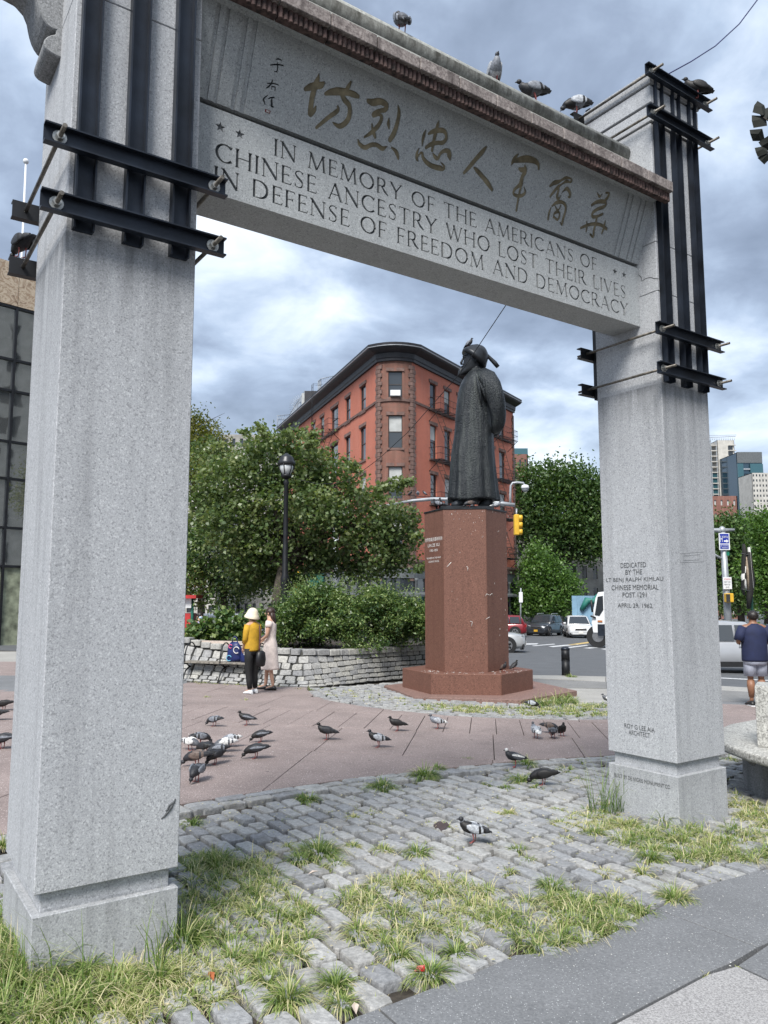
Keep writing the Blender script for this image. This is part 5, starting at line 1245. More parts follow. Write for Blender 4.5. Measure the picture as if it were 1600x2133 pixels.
# things on the roof
mb = MB(); c = AY(743, 745, 68); mb.box((c[0], 68, ZT + .2), (.95, .7, 2.6)); ch_ = mb.obj('chimney', M['brick_bare'] if False else M['limestone'], red)
mb = MB(); mb.box((c[0], 68, ZT + 1.55), (1.2, .95, .12)); mb.obj('chimney_cap', M['cornice'], red)
def rail(pts, h, name='roof_railing', step=.35, zb=None):
    mb = MB()
    for i in range(len(pts) - 1):
        a, b = np.array(pts[i]), np.array(pts[i + 1]); L = np.linalg.norm(b - a)
        for zz in (.08, h): mb.tube([a + ZZ * zz, b + ZZ * zz], .035, 4)
        for t in np.linspace(0, 1, int(L / step) + 2): p = a + (b - a) * t; mb.tube([p, p + ZZ * h], .02, 4)
    return mb.obj(name, M['galv'], red)
D1 = 82
def RP(x, y, dd): return AY(x, y, dd)
rail([RP(578, 905, 86), RP(578, 872, 86) * 0 + RP(578, 905, 86), RP(600, 905, 88)], 1.8)
a_, b_, c_ = RP(577, 900, 86), RP(603, 897, 88), RP(634, 850, 82)
rail([a_, b_, c_], 1.9); rail([RP(662, 832, 76), RP(669, 826, 78), RP(700, 818, 80)], 1.9)
mb = MB(); c = RP(628, 846, 83)
for k in range(22): th = R(75 + k * 11); mb.tube([c + .35 * np.array([math.cos(th), 0, math.sin(th)]), c + 1.35 * np.array([math.cos(th), 0, math.sin(th)])], .02, 4)
mb.tube([c + .85 * np.array([math.cos(t), 0, math.sin(t)]) for t in np.linspace(R(70), R(310), 20)], .025, 4)
mb.obj('sunburst_railing', M['galv'], red)
mb = MB(); c = RP(648, 836, 80); mb.box(c, (1.3, 1, 2.0)); mb.obj('roof_cabinet', M['cornice'], red)
mb = MB(); c = RP(637, 842, 82); mb.box(c, (.8, 1, 2.2)); mb.obj('roof_cabinet', M['shade'], red)

# ---- plain city blocks with real windows
def block(name, label, x0, x1, ytop, dist, mat, rows, cols, wf=.5, hf=.55, ybot=1290, side=0.0, pane=None, wmat=None, dep=14, cat='building', roofm=None, cant=0.0):
    a = AY(x0, 1247, dist)[:2]; b = AY(x1, 1247, dist + cant)[:2]; zt = AY(x0, ytop, dist)[2]; zg = gz(*a) - .2
    t = thing(name, label, cat, (*(a + b) / 2, zg))
    L = np.linalg.norm(b - a); cw = L / cols; rh = (zt - zg) / rows; wins = []
    for i in range(cols):
        for j in range(rows):
            s = cw * (i + .5); z = zg + rh * (j + .5); wins.append((s - cw * wf / 2, s + cw * wf / 2, z - rh * hf / 2, z + rh * hf / 2))
    _, at, dr = facade(t, 'wall', [a, b], zg, zt, wins, mat, .25)
    for w in wins:
        mb = MB(); p, q = at(w[0]), at(w[1]); obox(mb, p, q, -.24, -.20, w[2], w[3]); mb.obj('window', pane or M['pane'], t)
    d = (b - a) / L; n = np.array([-d[1], d[0]]); c1, c2 = b + n * dep, a + n * dep
    mb = MB(); obox(mb, b, c1, -.2, 0, zg, zt); obox(mb, c1, c2, -.2, 0, zg, zt); obox(mb, c2, a, -.2, 0, zg, zt); mb.obj('side_wall', mat, t)
    mb = MB(); mb.prism([(*p, zt - .3) for p in (a + n * .03, b + n * .03, c1, c2)], (0, 0, .28)); mb.obj('roof', roofm or M['limestone'], t)
    return t, a, b, n, zt, zg
block('limestone_building', 'pale limestone courthouse wing behind the big green tree', 1075, 1275, 1078, 92, M['limestone'], 5, 9, .42, .6)
t, a, b, n, zt, zg = block('brick_apartment_block', 'brown brick block with a glazed roof parapet, just right of the corner building', 1050, 1106, 946, 140, M['brick_far'], 9, 5, .35, .4)
mb = MB(); 
for p, q in ((a, b), (b, b + n * 8)): obox(mb, p, q, -.1, -.02, zt, zt + 1.1)
mb.obj('glass_parapet', M['teal_glass'], t)
block('concrete_office_block', 'grey concrete office block far behind the near column and the yellow tree', 90, 452, 1010, 105, M['concrete'], 9, 16, .55, .5)
block('tan_apartment_block', 'tan stone block half hidden behind the leafy planter tree', 455, 605, 905, 120, M['limestone'], 11, 9, .4, .5)
block('brown_housing_block', 'brown brick housing block with punched windows, below the unfinished tower', 1466, 1547, 1033, 150, M['brick_far'], 9, 6, .32, .4, pane=M['shade'], roofm=M['concrete'])
block('grey_slab_tower', 'pinkish grey tower with small windows at the far right edge', 1580, 1640, 985, 360, M['concrete'], 26, 9, .45, .45)
# unfinished concrete tower
t, a, b, n, zt, zg = block('unfinished_tower', 'tall unfinished concrete tower with open floors at the top', 1510, 1546, 917, 420, M['concrete'], 30, 1, .01, .01, dep=10)
d = (b - a) / np.linalg.norm(b - a); L = np.linalg.norm(b - a)
mb = MB(); 
for k in range(30):
    z = zg + (zt - zg) * k / 30
    obox(mb, a + d * -3.6, a + d * -.05, -9, -.3, z, z + .5)
    obox(mb, b - d * 3.2, b + d * .6, 0.02, .9, z, z + .45) if k > 12 else None
mb.obj('floor_slab', M['concrete'], t)
mb = MB(); obox(mb, a + d * -3.6, a + d * -.06, -8.5, -1.0, zg, zg + (zt - zg) * .80); mb.obj('glazed_bay', M['teal_glass'], t)
mb = MB()
for s in (-3.4, -.4): p = a + d * s - np.array([d[1], -d[0]]) * .6; mb.box((*p, (zg + zt) / 2), (.4, .4, zt - zg))
mb.obj('column', M['galv'], t)
for s0 in (5.8,):
    for k in range(14, 29):
        z = zg + (zt - zg) * k / 30; mb = MB(); obox(mb, a + d * s0, a + d * (s0 + 2.6), 0.01, .05, z + .6, z + 3.0); mb.obj('opening', M['glass_dark'], t)
mb = MB()
for q in np.arange(-3.5, L + .5, 1.0): p = a + d * q; mb.tube([(*p, zt), (*p, zt + 1.6)], .12, 4)
mb.tube([(*(a - d * 4), zt + 1.6), (*(b + d), zt + 2.2)], .15, 4); mb.tube([(*(a - d * 5), zt + 2.6), (*(b + d * 1.5), zt + 3.0)], .12, 4)
mb.obj('roof_scaffold', M['galv'], t)
# glass tower
t, a, b, n, zt, zg = block('glass_tower', 'blue-green glass tower with a grey crown, right of the unfinished tower', 1549, 1603, 943, 400, M['blue_glass'], 2, 1, .01, .01, dep=20)
d = (b - a) / np.linalg.norm(b - a); L = np.linalg.norm(b - a)
mb = MB(); obox(mb, a + d * .2, b, .02, .5, zt - 5.5, zt + .3); mb.obj('crown', M['storefront'], t)
mb = MB(); obox(mb, a + d * .1, a + d * L * .22, .02, 1.2, zg, zt - 6); mb.obj('glass_bay', M['teal_glass'], t)
mb = MB(); obox(mb, a + d * L * .5, b, .02, .9, zg, zt - 6); mb.obj('glass_bay', M['teal_glass'], t)
for k in range(34):
    z = zg + (zt - zg - 7) * k / 34; mb = MB(); obox(mb, a + d * L * .22, a + d * L * .5, .02, .6, z, z + .7); mb.obj('spandrel', M['blue_glass'] if k % 3 else M['galv'], t)

# ---- black glass building at the left edge
GD = 33.0; gd = np.array([math.sin(R(43)), math.cos(R(43))]); g0 = AY(30, 1247, GD)[:2]
bl = thing('glass_bank_building', 'black framed mirror glass building with a marble band above, at the left edge', 'building', (*g0, gz(*g0)))
gn = np.array([gd[1], -gd[0]])
def gzz(y): return PL(30, y, (*g0, 0), (*gn, 0))[2]
zr = [gzz(y) for y in (1352, 1180, 1100, 998, 921, 815, 750, 640)]; ztop_ = gzz(548)
s0_ = -14.0; s1_ = 3.4
mb = MB(); obox(mb, g0 + gd * s0_, g0 + gd * s1_, -8, -.12, zr[0] - 1, ztop_); mb.obj('core', M['joint_black'], bl)
mxs = [hit(3, g0, gd)[0] + k * (hit(56, g0, gd)[0] - hit(3, g0, gd)[0]) for k in range(-9, 8)]
mxs = [s for s in mxs if s0_ <= s <= s1_]
for i in range(len(mxs) - 1):
    for j in range(len(zr) - 1):
        a, b = mxs[i] + .05, mxs[i + 1] - .05; mb = MB(); tl = random.uniform(-.006, .006)
        pa, pb = g0 + gd * a, g0 + gd * b
        mb.add([(*(pa - gn * (.08 + tl)), zr[j] + .05), (*(pb - gn * (.08 - tl)), zr[j] + .05), (*(pb - gn * (.08 - tl)), zr[j + 1] - .05), (*(pa - gn * (.08 + tl)), zr[j + 1] - .05)], [(0, 1, 2, 3)])
        mb.v += [(v[0] - gn[0] * .02, v[1] - gn[1] * .02, v[2]) for v in mb.v]; o = 4; mb.f += [(7, 6, 5, 4), (0, 4, 5, 1), (1, 5, 6, 2), (2, 6, 7, 3), (3, 7, 4, 0)]; mb.m += [0] * 5; mb.sm += [False] * 5
        mb.obj('pane' if j else 'marble_panel', (M['mirror_glass'] if j else None) or plain('green_marble', (.26, .28, .20), .3, 0, .35, 2.5, obj=False) if not (j == 0 and 'gm' in M) else M['gm'], bl)
        if j == 0 and 'gm' not in M: M['gm'] = bpy.data.materials['green_marble']
for s in mxs: mb = MB(); obox(mb, g0 + gd * (s - .05), g0 + gd * (s + .05), -.1, .03, zr[0], zr[-1]); mb.obj('mullion', M['steel_black'], bl)
for z in zr: mb = MB(); obox(mb, g0 + gd * s0_, g0 + gd * s1_, -.1, .02, z - .05, z + .05); mb.obj('transom', M['steel_black'], bl)
M['marble'], _nt, _b = newmat('veined_marble'); _p = pos(_nt); setin(_nt, _b, 'Base Color', ramp(_nt, noi(_nt, _p, 1.6, 8, .6, 2.2), [(.3, (.16, .10, .06)), (.42, (.36, .27, .19)), (.5, (.52, .43, .32)), (.56, (.28, .19, .12)), (.7, (.50, .42, .33))])); setin(_nt, _b, 'Roughness', .35)
for i in range(len(mxs) - 1): mb = MB(); obox(mb, g0 + gd * (mxs[i] + .01), g0 + gd * (mxs[i + 1] - .01), -.1, .04, zr[-1] + .06, ztop_); mb.obj('marble_slab', M['marble'], bl)
# the office block across the street that its glass mirrors (out of frame, right behind the viewer)
mo = thing('mirrored_office_building', 'grey concrete office block seen only as a reflection in the glass building', 'building', (42, 8, -1))
oa, ob = np.array([36.0, -24.0]), np.array([40.0, 30.0]); wins = [(2 + 3.4 * i, 3.5 + 3.4 * i, 2 + 3.6 * j, 4.2 + 3.6 * j) for i in range(15) for j in range(9)]
_, at, _ = facade(mo, 'wall', [ob, oa], -2, 36, wins, M['limestone'], .3)
mb = MB()
for w in wins: obox(mb, at(w[0]), at(w[1]), -.3, -.22, w[2], w[3])
mb.obj('window_panes', M['joint_black'], mo, kind='stuff')
# blue hoarding, flagpole
hb = thing('construction_hoarding', 'light blue painted hoarding behind the white car', 'hoarding', G(1212, 1290))
a, b = AY(1191, 1247, 66)[:2], AY(1245, 1247, 66)[:2]
for k in range(5):
    p, q = a + (b - a) * k / 5, a + (b - a) * (k + .97) / 5; mb = MB(); obox(mb, p, q, 0, .05, -1.4, AY(1210, 1241, 66)[2]); mb.obj('board', plain('hoarding_blue', (.20, .34, .46), .6, 0, .15, 1, obj=False) if k == 0 else bpy.data.materials['hoarding_blue'], hb)
mb = MB(); c = AY(1226, 1258, 65.8); mb.tube([c + np.array([-.6, 0, -.5]), c + np.array([-.1, 0, .3]), c + np.array([.5, 0, .2]), c + np.array([.8, 0, .8])], [.2, .34, .3, .12], 6); mb.obj('mural_patch', plain('mural_green', (.02, .16, .13), .6, obj=False), hb)
fp = thing('flagpole', 'thin white flagpole left of the near column', 'flagpole', AY(45, 1247, 55))
mb = MB(); c0_ = AY(44.5, 560, 55); c1_ = AY(54, 340, 55); mb.tube([(c0_[0] - .4, 55, -1), tuple(c0_), tuple(c1_)], [.11, .10, .07], 8); mb.obj('pole', M['white_paint'], fp)
mb = MB(); mb.ball(c1_ + ZZ * .15, .22, 8, 6); mb.obj('ball_finial', M['white_paint'], fp)
# ================================================================== FOLIAGE AND GRASS
def leafmat(name, stops, trans=.35, rough=.45):
    m = bpy.data.materials.new(name); m.use_nodes = True; nt = m.node_tree; nt.nodes.clear()
    at = nn(nt, 'ShaderNodeAttribute', attribute_name='tint'); c = ramp(nt, at.outputs['Fac'], stops)
    b = nn(nt, 'ShaderNodeBsdfPrincipled'); nt.links.new(c, b.inputs['Base Color']); b.inputs['Roughness'].default_value = rough; b.inputs['Specular IOR Level'].default_value = .5
    t = nn(nt, 'ShaderNodeBsdfTranslucent'); nt.links.new(mixc(nt, 1.0, c, (1.25, 1.3, .6), 'MULTIPLY'), t.inputs[0])
    mx = nn(nt, 'ShaderNodeMixShader'); mx.inputs[0].default_value = trans; nt.links.new(b.outputs[0], mx.inputs[1]); nt.links.new(t.outputs[0], mx.inputs[2])
    o = nn(nt, 'ShaderNodeOutputMaterial'); nt.links.new(mx.outputs[0], o.inputs[0]); return m
M['leaf'] = leafmat('tree_leaf', [(0, (.045, .085, .030)), (.35, (.095, .150, .052)), (.65, (.17, .225, .095)), (.88, (.23, .28, .13)), (1, (.24, .27, .12))], .38, .34)
M['leaf_yellow'] = leafmat('yellowing_leaf', [(0, (.06, .085, .02)), (.5, (.13, .15, .03)), (1, (.24, .22, .05))])
M['leaf_bright'] = leafmat('bright_leaf', [(0, (.045, .10, .022)), (.5, (.095, .19, .04)), (1, (.19, .31, .08))])
M['leaf_hedge'] = leafmat('shrub_leaf', [(0, (.022, .055, .020)), (.35, (.065, .125, .040)), (.7, (.16, .24, .075)), (1, (.33, .40, .17))], .3, .35)
M['leaf_locust'] = leafmat('locust_leaf', [(0, (.030, .068, .022)), (.5, (.065, .125, .036)), (1, (.14, .21, .065))])
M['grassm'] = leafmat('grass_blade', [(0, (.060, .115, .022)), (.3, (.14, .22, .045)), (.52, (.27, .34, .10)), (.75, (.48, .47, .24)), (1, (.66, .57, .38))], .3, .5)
M['bark'] = plain('bark', (.055, .045, .036), .9, 0, .3, 12, .6, 40, obj=False)

def rand_rot(n, up=0.0):
    v = rng.normal(size=(n, 3)); v[:, 2] += up * 1.2; v /= np.linalg.norm(v, axis=1)[:, None]
    a = rng.normal(size=(n, 3)); a -= v * (a * v).sum(1)[:, None]; a /= np.linalg.norm(a, axis=1)[:, None]
    return v, a, np.cross(v, a)
def leaf_mesh(name, P, size, mat, up=.6, asp=.55, tint=None, fold=.18):
    n = len(P); nrm, ax, sd2 = rand_rot(n, up); s = size * rng.uniform(.6, 1.25, n)[:, None]
    v = np.empty((n, 4, 3)); v[:, 0] = P - ax * s * .5; v[:, 1] = P + sd2 * s * asp * .5 + nrm * s * fold - ax * s * .08; v[:, 2] = P + ax * s * .5; v[:, 3] = P - sd2 * s * asp * .5 + nrm * s * fold - ax * s * .08
    me = bpy.data.meshes.new(name); me.vertices.add(4 * n); me.vertices.foreach_set('co', v.ravel()); me.loops.add(4 * n); me.loops.foreach_set('vertex_index', np.arange(4 * n)); me.polygons.add(n)
    me.polygons.foreach_set('loop_start', np.arange(0, 4 * n, 4)); me.update(calc_edges=True); me.materials.append(mat)
    at = me.attributes.new('tint', 'FLOAT', 'FACE'); at.data.foreach_set('value', np.clip(tint if tint is not None else rng.random(n), 0, 1)); return me
def blob_points(blobs, n, spread, clump=26, shell=.55):
    """leaf positions: clumps near the surface of each ellipsoid; blobs: (centre, radii)"""
    vol = np.array([b[1][0] * b[1][2] for b in blobs]); cnt = (vol / vol.sum() * n / clump).astype(int) + 1; P = []; T = []
    for (c, r_), k in zip(blobs, cnt):
        d = rng.normal(size=(k, 3)); d /= np.linalg.norm(d, axis=1)[:, None]; q = rng.uniform(shell, 1.02, (k, 1)) ** .8
        cc = np.array(c) + d * q * np.array(r_); ct = rng.normal(.5, .22, k)
        off = rng.normal(size=(k, clump, 3)) * spread * rng.uniform(.5, 1.4, (k, 1, 1)); off[:, :, 2] *= .65
        P.append((cc[:, None, :] + off).reshape(-1, 3)); T.append((ct[:, None] + rng.normal(0, .17, (k, clump))).ravel())
    return np.concatenate(P), np.concatenate(T)
def pxblobs(lst, depth, dr=1.0, squash=1.0):
    out = []
    for b in lst:
        x, y, r_ = b[:3]; dd = depth + (b[3] if len(b) > 3 else 0); c = AY(x, y, dd); rr = r_ / CAM_F * dd; out.append((c, (rr, rr * dr, rr * squash)))
    return out
def limbs(mb, base, targets, r0, fork, jit=.12):
    base = np.array(base, float); fork = np.array(fork, float)
    mb.tube([base, base + (fork - base) * .5 + rng.normal(size=3) * .04, fork], [r0, r0 * .85, r0 * .7], 9)
    for t in targets:
        t = np.array(t, float); n = 6; P = []
        for i in range(n + 1):
            f = i / n; p = fork + (t - fork) * f + np.array([0, 0, .18 * math.sin(math.pi * f) * np.linalg.norm(t - fork)]) * .5; P.append(p + (rng.normal(size=3) * jit * (0 < i < n)))
        mb.tube(P, list(np.linspace(r0 * .5, r0 * .07, n + 1)), 6)
        for k in (2, 3, 4, 5):
            d = rng.normal(size=3); d[2] = abs(d[2]) * .6; d = d / np.linalg.norm(d) * np.linalg.norm(t - fork) * .30
            mb.tube([P[k], P[k] + d * .5 + rng.normal(size=3) * .03, P[k] + d], [r0 * .2, r0 * .1, r0 * .03], 5)
def tree(name, label, base, fork, blobs, n, leaf, mat, spread, r0, group=None, clump=26, shell=.55, up=.6, cat='tree', asp=.55):
    t = thing(name, label, cat, base, group)
    P, T = blob_points(blobs, n, spread, clump, shell); me = leaf_mesh('crown', P - np.array(base), leaf, mat, up, asp, T); link('crown', me, t)
    mb = MB(); limbs(mb, base, [c for c, _ in blobs], r0, fork); mb.obj('trunk', M['bark'], t); return t

# the leafy tree in the planter
TB = [(470, 1010, 62), (555, 965, 58), (640, 965, 55), (700, 1010, 62), (590, 1035, 78), (480, 1085, 66), (760, 1070, 62), (690, 1115, 68), (815, 1100, 45), (560, 1125, 62), (780, 1145, 55), (655, 1060, 55, -1), (545, 925, 32), (620, 925, 34), (640, 1165, 40, .5), (845, 1125, 26), (510, 1150, 48), (855, 1085, 22, -.5), (440, 960, 48, 1), (430, 1060, 50, 1), (560, 1185, 40, 1), (610, 1200, 34, 1.5), (520, 1205, 38, 1.5), (700, 1180, 30, 1), (745, 1190, 30, .5), (820, 1170, 30, .5)]
planter_base = AY(575, 1268, 21.0)
tree('leafy_tree', 'broad dark green tree with glossy leaves, in the stone planter behind the lamp post', planter_base, AY(590, 1170, 21.9), pxblobs(TB, 21.9, 1.1), 36000, .125, M['leaf'], .20, .15, clump=22, shell=.45, asp=.75)
t = bpy.data.objects['leafy_tree']
P, T = blob_points(pxblobs([(541, 893, 13), (553, 905, 10), (512, 902, 9), (648, 925, 20), (655, 905, 10), (735, 975, 16), (830, 1010, 20), (852, 1000, 11), (800, 1018, 18), (868, 1120, 12), (885, 1180, 9), (870, 1190, 10), (600, 905, 12)], 20.6), 1500, .07, 12, .1)
link('sprigs', leaf_mesh('sprigs', P - np.array(t.location), .12, M['leaf'], .5, .75, T * .5 + .42), t)
tree('yellowing_tree', 'yellow-green tree rising behind the planter tree, beside the near column', AY(420, 1300, 31), AY(415, 1150, 31), pxblobs([(405, 905, 42), (430, 930, 40), (400, 970, 55), (455, 965, 38), (390, 870, 22)], 31), 9000, .14, M['leaf_yellow'], .3, .16)
tree('shady_tree', 'dark low-branched tree left of the planter, over the parked white cars', AY(470, 1290, 25), AY(465, 1235, 25), pxblobs([(430, 1150, 55), (490, 1190, 55), (420, 1215, 45), (540, 1200, 48), (465, 1245, 34), (395, 1120, 45), (390, 1190, 40)], 25), 9000, .13, M['leaf_hedge'], .26, .13)
# trees across the street, right of the pedestal
tree('honey_locust', 'large dark green tree filling the gap between pedestal and far column', AY(1185, 1295, 84), AY(1180, 1180, 84), pxblobs([(1100, 1010, 38), (1150, 1000, 42), (1200, 1010, 42), (1240, 1040, 48), (1120, 1060, 46), (1180, 1070, 50), (1235, 1105, 44), (1090, 1100, 36), (1150, 1120, 42), (1210, 1140, 34), (1275, 1050, 48), (1260, 1130, 36)], 84), 30000, .42, M['leaf_locust'], .9, .28, clump=24)
tree('street_maple', 'smaller bright green tree in front of the large dark one', AY(1125, 1300, 72), AY(1125, 1255, 72), pxblobs([(1112, 1175, 28), (1140, 1190, 34), (1168, 1215, 32), (1105, 1222, 34), (1145, 1245, 36), (1188, 1240, 22), (1118, 1145, 16), (1165, 1262, 24), (1092, 1258, 26), (1130, 1268, 26), (1195, 1215, 12)], 72), 14000, .31, M['leaf_bright'], .5, .12, clump=20)
grp = 'trees beyond the street on the right'
tree('plane_tree', 'green tree behind the signal pole on the right, left half of the tree line', AY(1545, 1305, 52), AY(1545, 1200, 52), pxblobs([(1505, 1110, 32), (1540, 1105, 34), (1570, 1130, 36), (1510, 1160, 38), (1550, 1180, 40), (1500, 1215, 34), (1545, 1235, 34), (1470, 1140, 36), (1520, 1130, 34), (1565, 1165, 34), (1570, 1215, 34)], 52), 20000, .25, M['leaf_locust'], .5, .24, grp)
tree('plane_tree', 'lighter green tree at the right picture edge, behind the wrapped banner', AY(1600, 1300, 44), AY(1600, 1200, 44), pxblobs([(1590, 1100, 30), (1630, 1100, 40), (1600, 1150, 38), (1640, 1170, 50), (1595, 1205, 34), (1615, 1250, 40), (1650, 1240, 40), (1575, 1180, 26)], 44), 17000, .22, M['leaf_bright'], .42, .22, grp)
tree('distant_tree', 'small dark tree low behind the silver car', AY(1500, 1300, 60), AY(1500, 1270, 60), pxblobs([(1500, 1262, 16), (1530, 1268, 14), (1560, 1262, 18), (1475, 1265, 16)], 60), 2500, .22, M['leaf_hedge'], .35, .1)
# leaves of a tree beside the viewer, poking in at the top right
brt = thing('overhanging_branch', 'dark backlit leaves poking in from the top right corner', 'branch', AY(1640, 260, 4.2))
mb = MB(); mb.tube([AY(1750, 230, 4.2), AY(1660, 262, 4.2), AY(1612, 258, 4.2), AY(1590, 245, 4.2)], [.012, .008, .005, .003], 6); mb.tube([AY(1660, 262, 4.2), AY(1625, 300, 4.2), AY(1600, 318, 4.2)], [.006, .004, .002], 5); mb.obj('twig', M['bark'], brt)
M['leaf_shadow'] = leafmat('leaf_painted_backlit', [(0, (.003, .005, .002)), (1, (.006, .009, .004))], .0, .8)  # backlit shade is put into the near-black leaf colour
for x, y, dx, dy, w in ((1598, 262, -32, -22, 11), (1590, 240, -12, -30, 10), (1588, 268, -20, 26, 13), (1604, 280, -8, 36, 12), (1602, 318, -30, -10, 9), (1610, 325, -32, 4, 9), (1596, 250, 8, -28, 9)):
    a = AY(x, y, 4.2); b = AY(x + dx, y + dy, 4.25); d = b - a; s = np.cross(d, [0, 1, 0]); s = s / np.linalg.norm(s) * w * 1.6 / CAM_F * 4.2; mb = MB()
    mb.add([a, a + d * .35 + s + np.array([0, .02, 0]), a + d * .7 + s * .7, b, a + d * .7 - s * .7, a + d * .35 - s + np.array([0, .02, 0]), a + d * .5 - np.array([0, .012, 0])], [(0, 1, 6), (1, 2, 6), (2, 3, 6), (3, 4, 6), (4, 5, 6), (5, 0, 6)]); mb.obj('leaf', M['leaf_shadow'], brt)

# ------------------------------------------------------------------ planter wall
WB = [(372, 1417), (440, 1421), (500, 1425), (560, 1428), (640, 1432), (700, 1427), (760, 1421), (830, 1415), (908, 1409), (960, 1404), (1010, 1400)]
WT = [(372, 1328), (430, 1341), (500, 1350), (573, 1353), (626, 1356), (696, 1357), (751, 1354), (830, 1350), (906, 1346), (960, 1343), (1010, 1341)]
bx = np.array([G(*p) for p in WB]); bxx = np.array([p[0] for p in WB], float); tx = np.array([p[0] for p in WT], float); ty = np.array([p[1] for p in WT], float)
segl = np.concatenate([[0], np.cumsum(np.linalg.norm(np.diff(bx, axis=0), axis=1))]); WLn = segl[-1]
def wbase(s): return np.array([np.interp(s, segl, bx[:, k]) for k in range(3)])
def wall_pt(s, t):
    b = wbase(s); pxx = np.interp(s, segl, bxx); bat = np.interp(pxx, [372, 600, 720, 800, 1010], [.55, .62, .40, .16, .12])
    top = AY(pxx, np.interp(pxx, tx, ty), b[1] + bat); f = t
    c = np.interp(pxx, [372, 620, 760, 1010], [.62, .62, .9, 1.0]); h = t ** (1 / c); return np.array([b[0] + (top[0] - b[0]) * t, b[1] + (top[1] - b[1]) * t, b[2] + (top[2] - b[2]) * h])
wall = thing('planter_wall', 'low curved wall of whitish granite blocks holding up the planting bed', 'wall', wbase(WLn / 2))
M['wall_stone'], _nt, _b = newmat('pale_sett'); _p = pos(_nt); _oi = nn(_nt, 'ShaderNodeObjectInfo')
_c = ramp(_nt, noi(_nt, _p, 22, 4, .65), [(.3, (.21, .21, .205)), (.7, (.42, .415, .40))]); _c = mixc(_nt, 1.0, _c, ramp(_nt, _oi.outputs['Random'], [(0, (.72, .73, .76)), (.5, (1, 1, 1)), (1, (1.15, 1.13, 1.06))]), 'MULTIPLY')
setin(_nt, _b, 'Base Color', _c); setin(_nt, _b, 'Roughness', .85); bump(_nt, _b, noi(_nt, _p, 60, 4, .6), .5, .01)
M['mortar'] = plain('dark_mortar', (.05, .05, .045), .95, 0, .3, 20, obj=False)
mb = MB(); NS, NT = 60, 8; grid = [[wall_pt(WLn * i / NS, j / NT) + np.array([0, .03, -.02]) for j in range(NT + 1)] for i in range(NS + 1)]
mb.add([p for c in grid for p in c], [(i * (NT + 1) + j, (i + 1) * (NT + 1) + j, (i + 1) * (NT + 1) + j + 1, i * (NT + 1) + j + 1) for i in range(NS) for j in range(NT)]); mb.obj('mortar_bed', M['mortar'], wall)
WS_ME = [STONES[k].mesh('stone', M['wall_stone']) for k in range(10)]
rows_t = [0, .15, .30, .45, .60, .75, .90]
wl_o = np.array(wall.location); ncap = 0
def place_on_wall(s, t, w, h, me, name, dz=.02):
    p = wall_pt(s, t); e1_ = wall_pt(min(WLn, s + .1), t) - wall_pt(max(0, s - .1), t); e1_ /= np.linalg.norm(e1_); e2_ = wall_pt(s, min(1, t + .07)) - wall_pt(s, max(0, t - .07)); e2_ -= e1_ * (e1_ @ e2_); e2_ /= np.linalg.norm(e2_); n = np.cross(e1_, e2_)
    o = link(name, me, wall); a = rng.uniform(-.06, .06); Mx = np.eye(4); c, q = math.cos(a), math.sin(a); f1 = e1_ * c + e2_ * q; f2 = -e1_ * q + e2_ * c
    Mx[:3, 0] = f1 * w; Mx[:3, 1] = f2 * h; Mx[:3, 2] = n * .10; Mx[:3, 3] = p + n * dz - wl_o; o.matrix_basis = Matrix(Mx.tolist()); return o
for r in range(6):
    s = rng.uniform(0, .2)
    while s < WLn - .1:
        w = rng.uniform(.20, .31); hh = np.linalg.norm(wall_pt(s, rows_t[r + 1]) - wall_pt(s, rows_t[r])); place_on_wall(min(WLn, s + w / 2), (rows_t[r] + rows_t[r + 1]) / 2, w - .035, hh - .022, WS_ME[rng.integers(10)], 'stone', rng.uniform(.0, .03)); s += w
s = 0
while s < WLn - .1:
    w = rng.uniform(.24, .36); p = wall_pt(min(WLn, s + w / 2), 1.0); q = wall_pt(min(WLn, s + w), 1) - wall_pt(s, 1); o = link('cap_stone', WS_ME[rng.integers(10)], wall, tuple(p + np.array([0, .10, .035]) - wl_o)); o.rotation_euler = (0, 0, math.atan2(q[1], q[0])); o.scale = (w - .012, .30, .12); s += w
zt0 = wall_pt(WLn * .5, 1)[2]
top = [wall_pt(WLn * i / 30, 1) + np.array([0, .2, -.03]) for i in range(31)]
far = [np.array([p[0] * 1.12, p[1] + 5.5, p[2]]) for p in top][::-1]
mb = MB(); n = 31; mb.add(top + far[::-1], [(i, i + 1, n + i + 1, n + i) for i in range(30)]); mb.obj('planting_bed', M['soil'], kind='structure')

# shrubs on the bed
HB = [(600, 1245, 36), (640, 1222, 30), (745, 1222, 26), (690, 1225, 26), (650, 1275, 48), (700, 1240, 36), (720, 1290, 50), (770, 1235, 30), (780, 1285, 48), (830, 1250, 34), (840, 1300, 42), (880, 1290, 32), (880, 1320, 24), (600, 1300, 40), (660, 1320, 32), (790, 1325, 26), (900, 1265, 18), (730, 1318, 34)]
HB = []
for k in range(84):
    x = rng.uniform(585, 905); yt = np.interp(x, [585, 620, 660, 700, 740, 790, 840, 880, 905], [1262, 1226, 1212, 1222, 1230, 1222, 1238, 1250, 1262]) + rng.uniform(-8, 14); r_ = rng.uniform(13, 26)
    HB.append((x, yt + r_ + (rng.random() ** 1.3) * (1330 - yt - r_), r_, rng.uniform(-.7, .7)))
HB += [(735, 1338, 14, -.9), (755, 1344, 12, -1.0), (790, 1340, 12, -.9)]
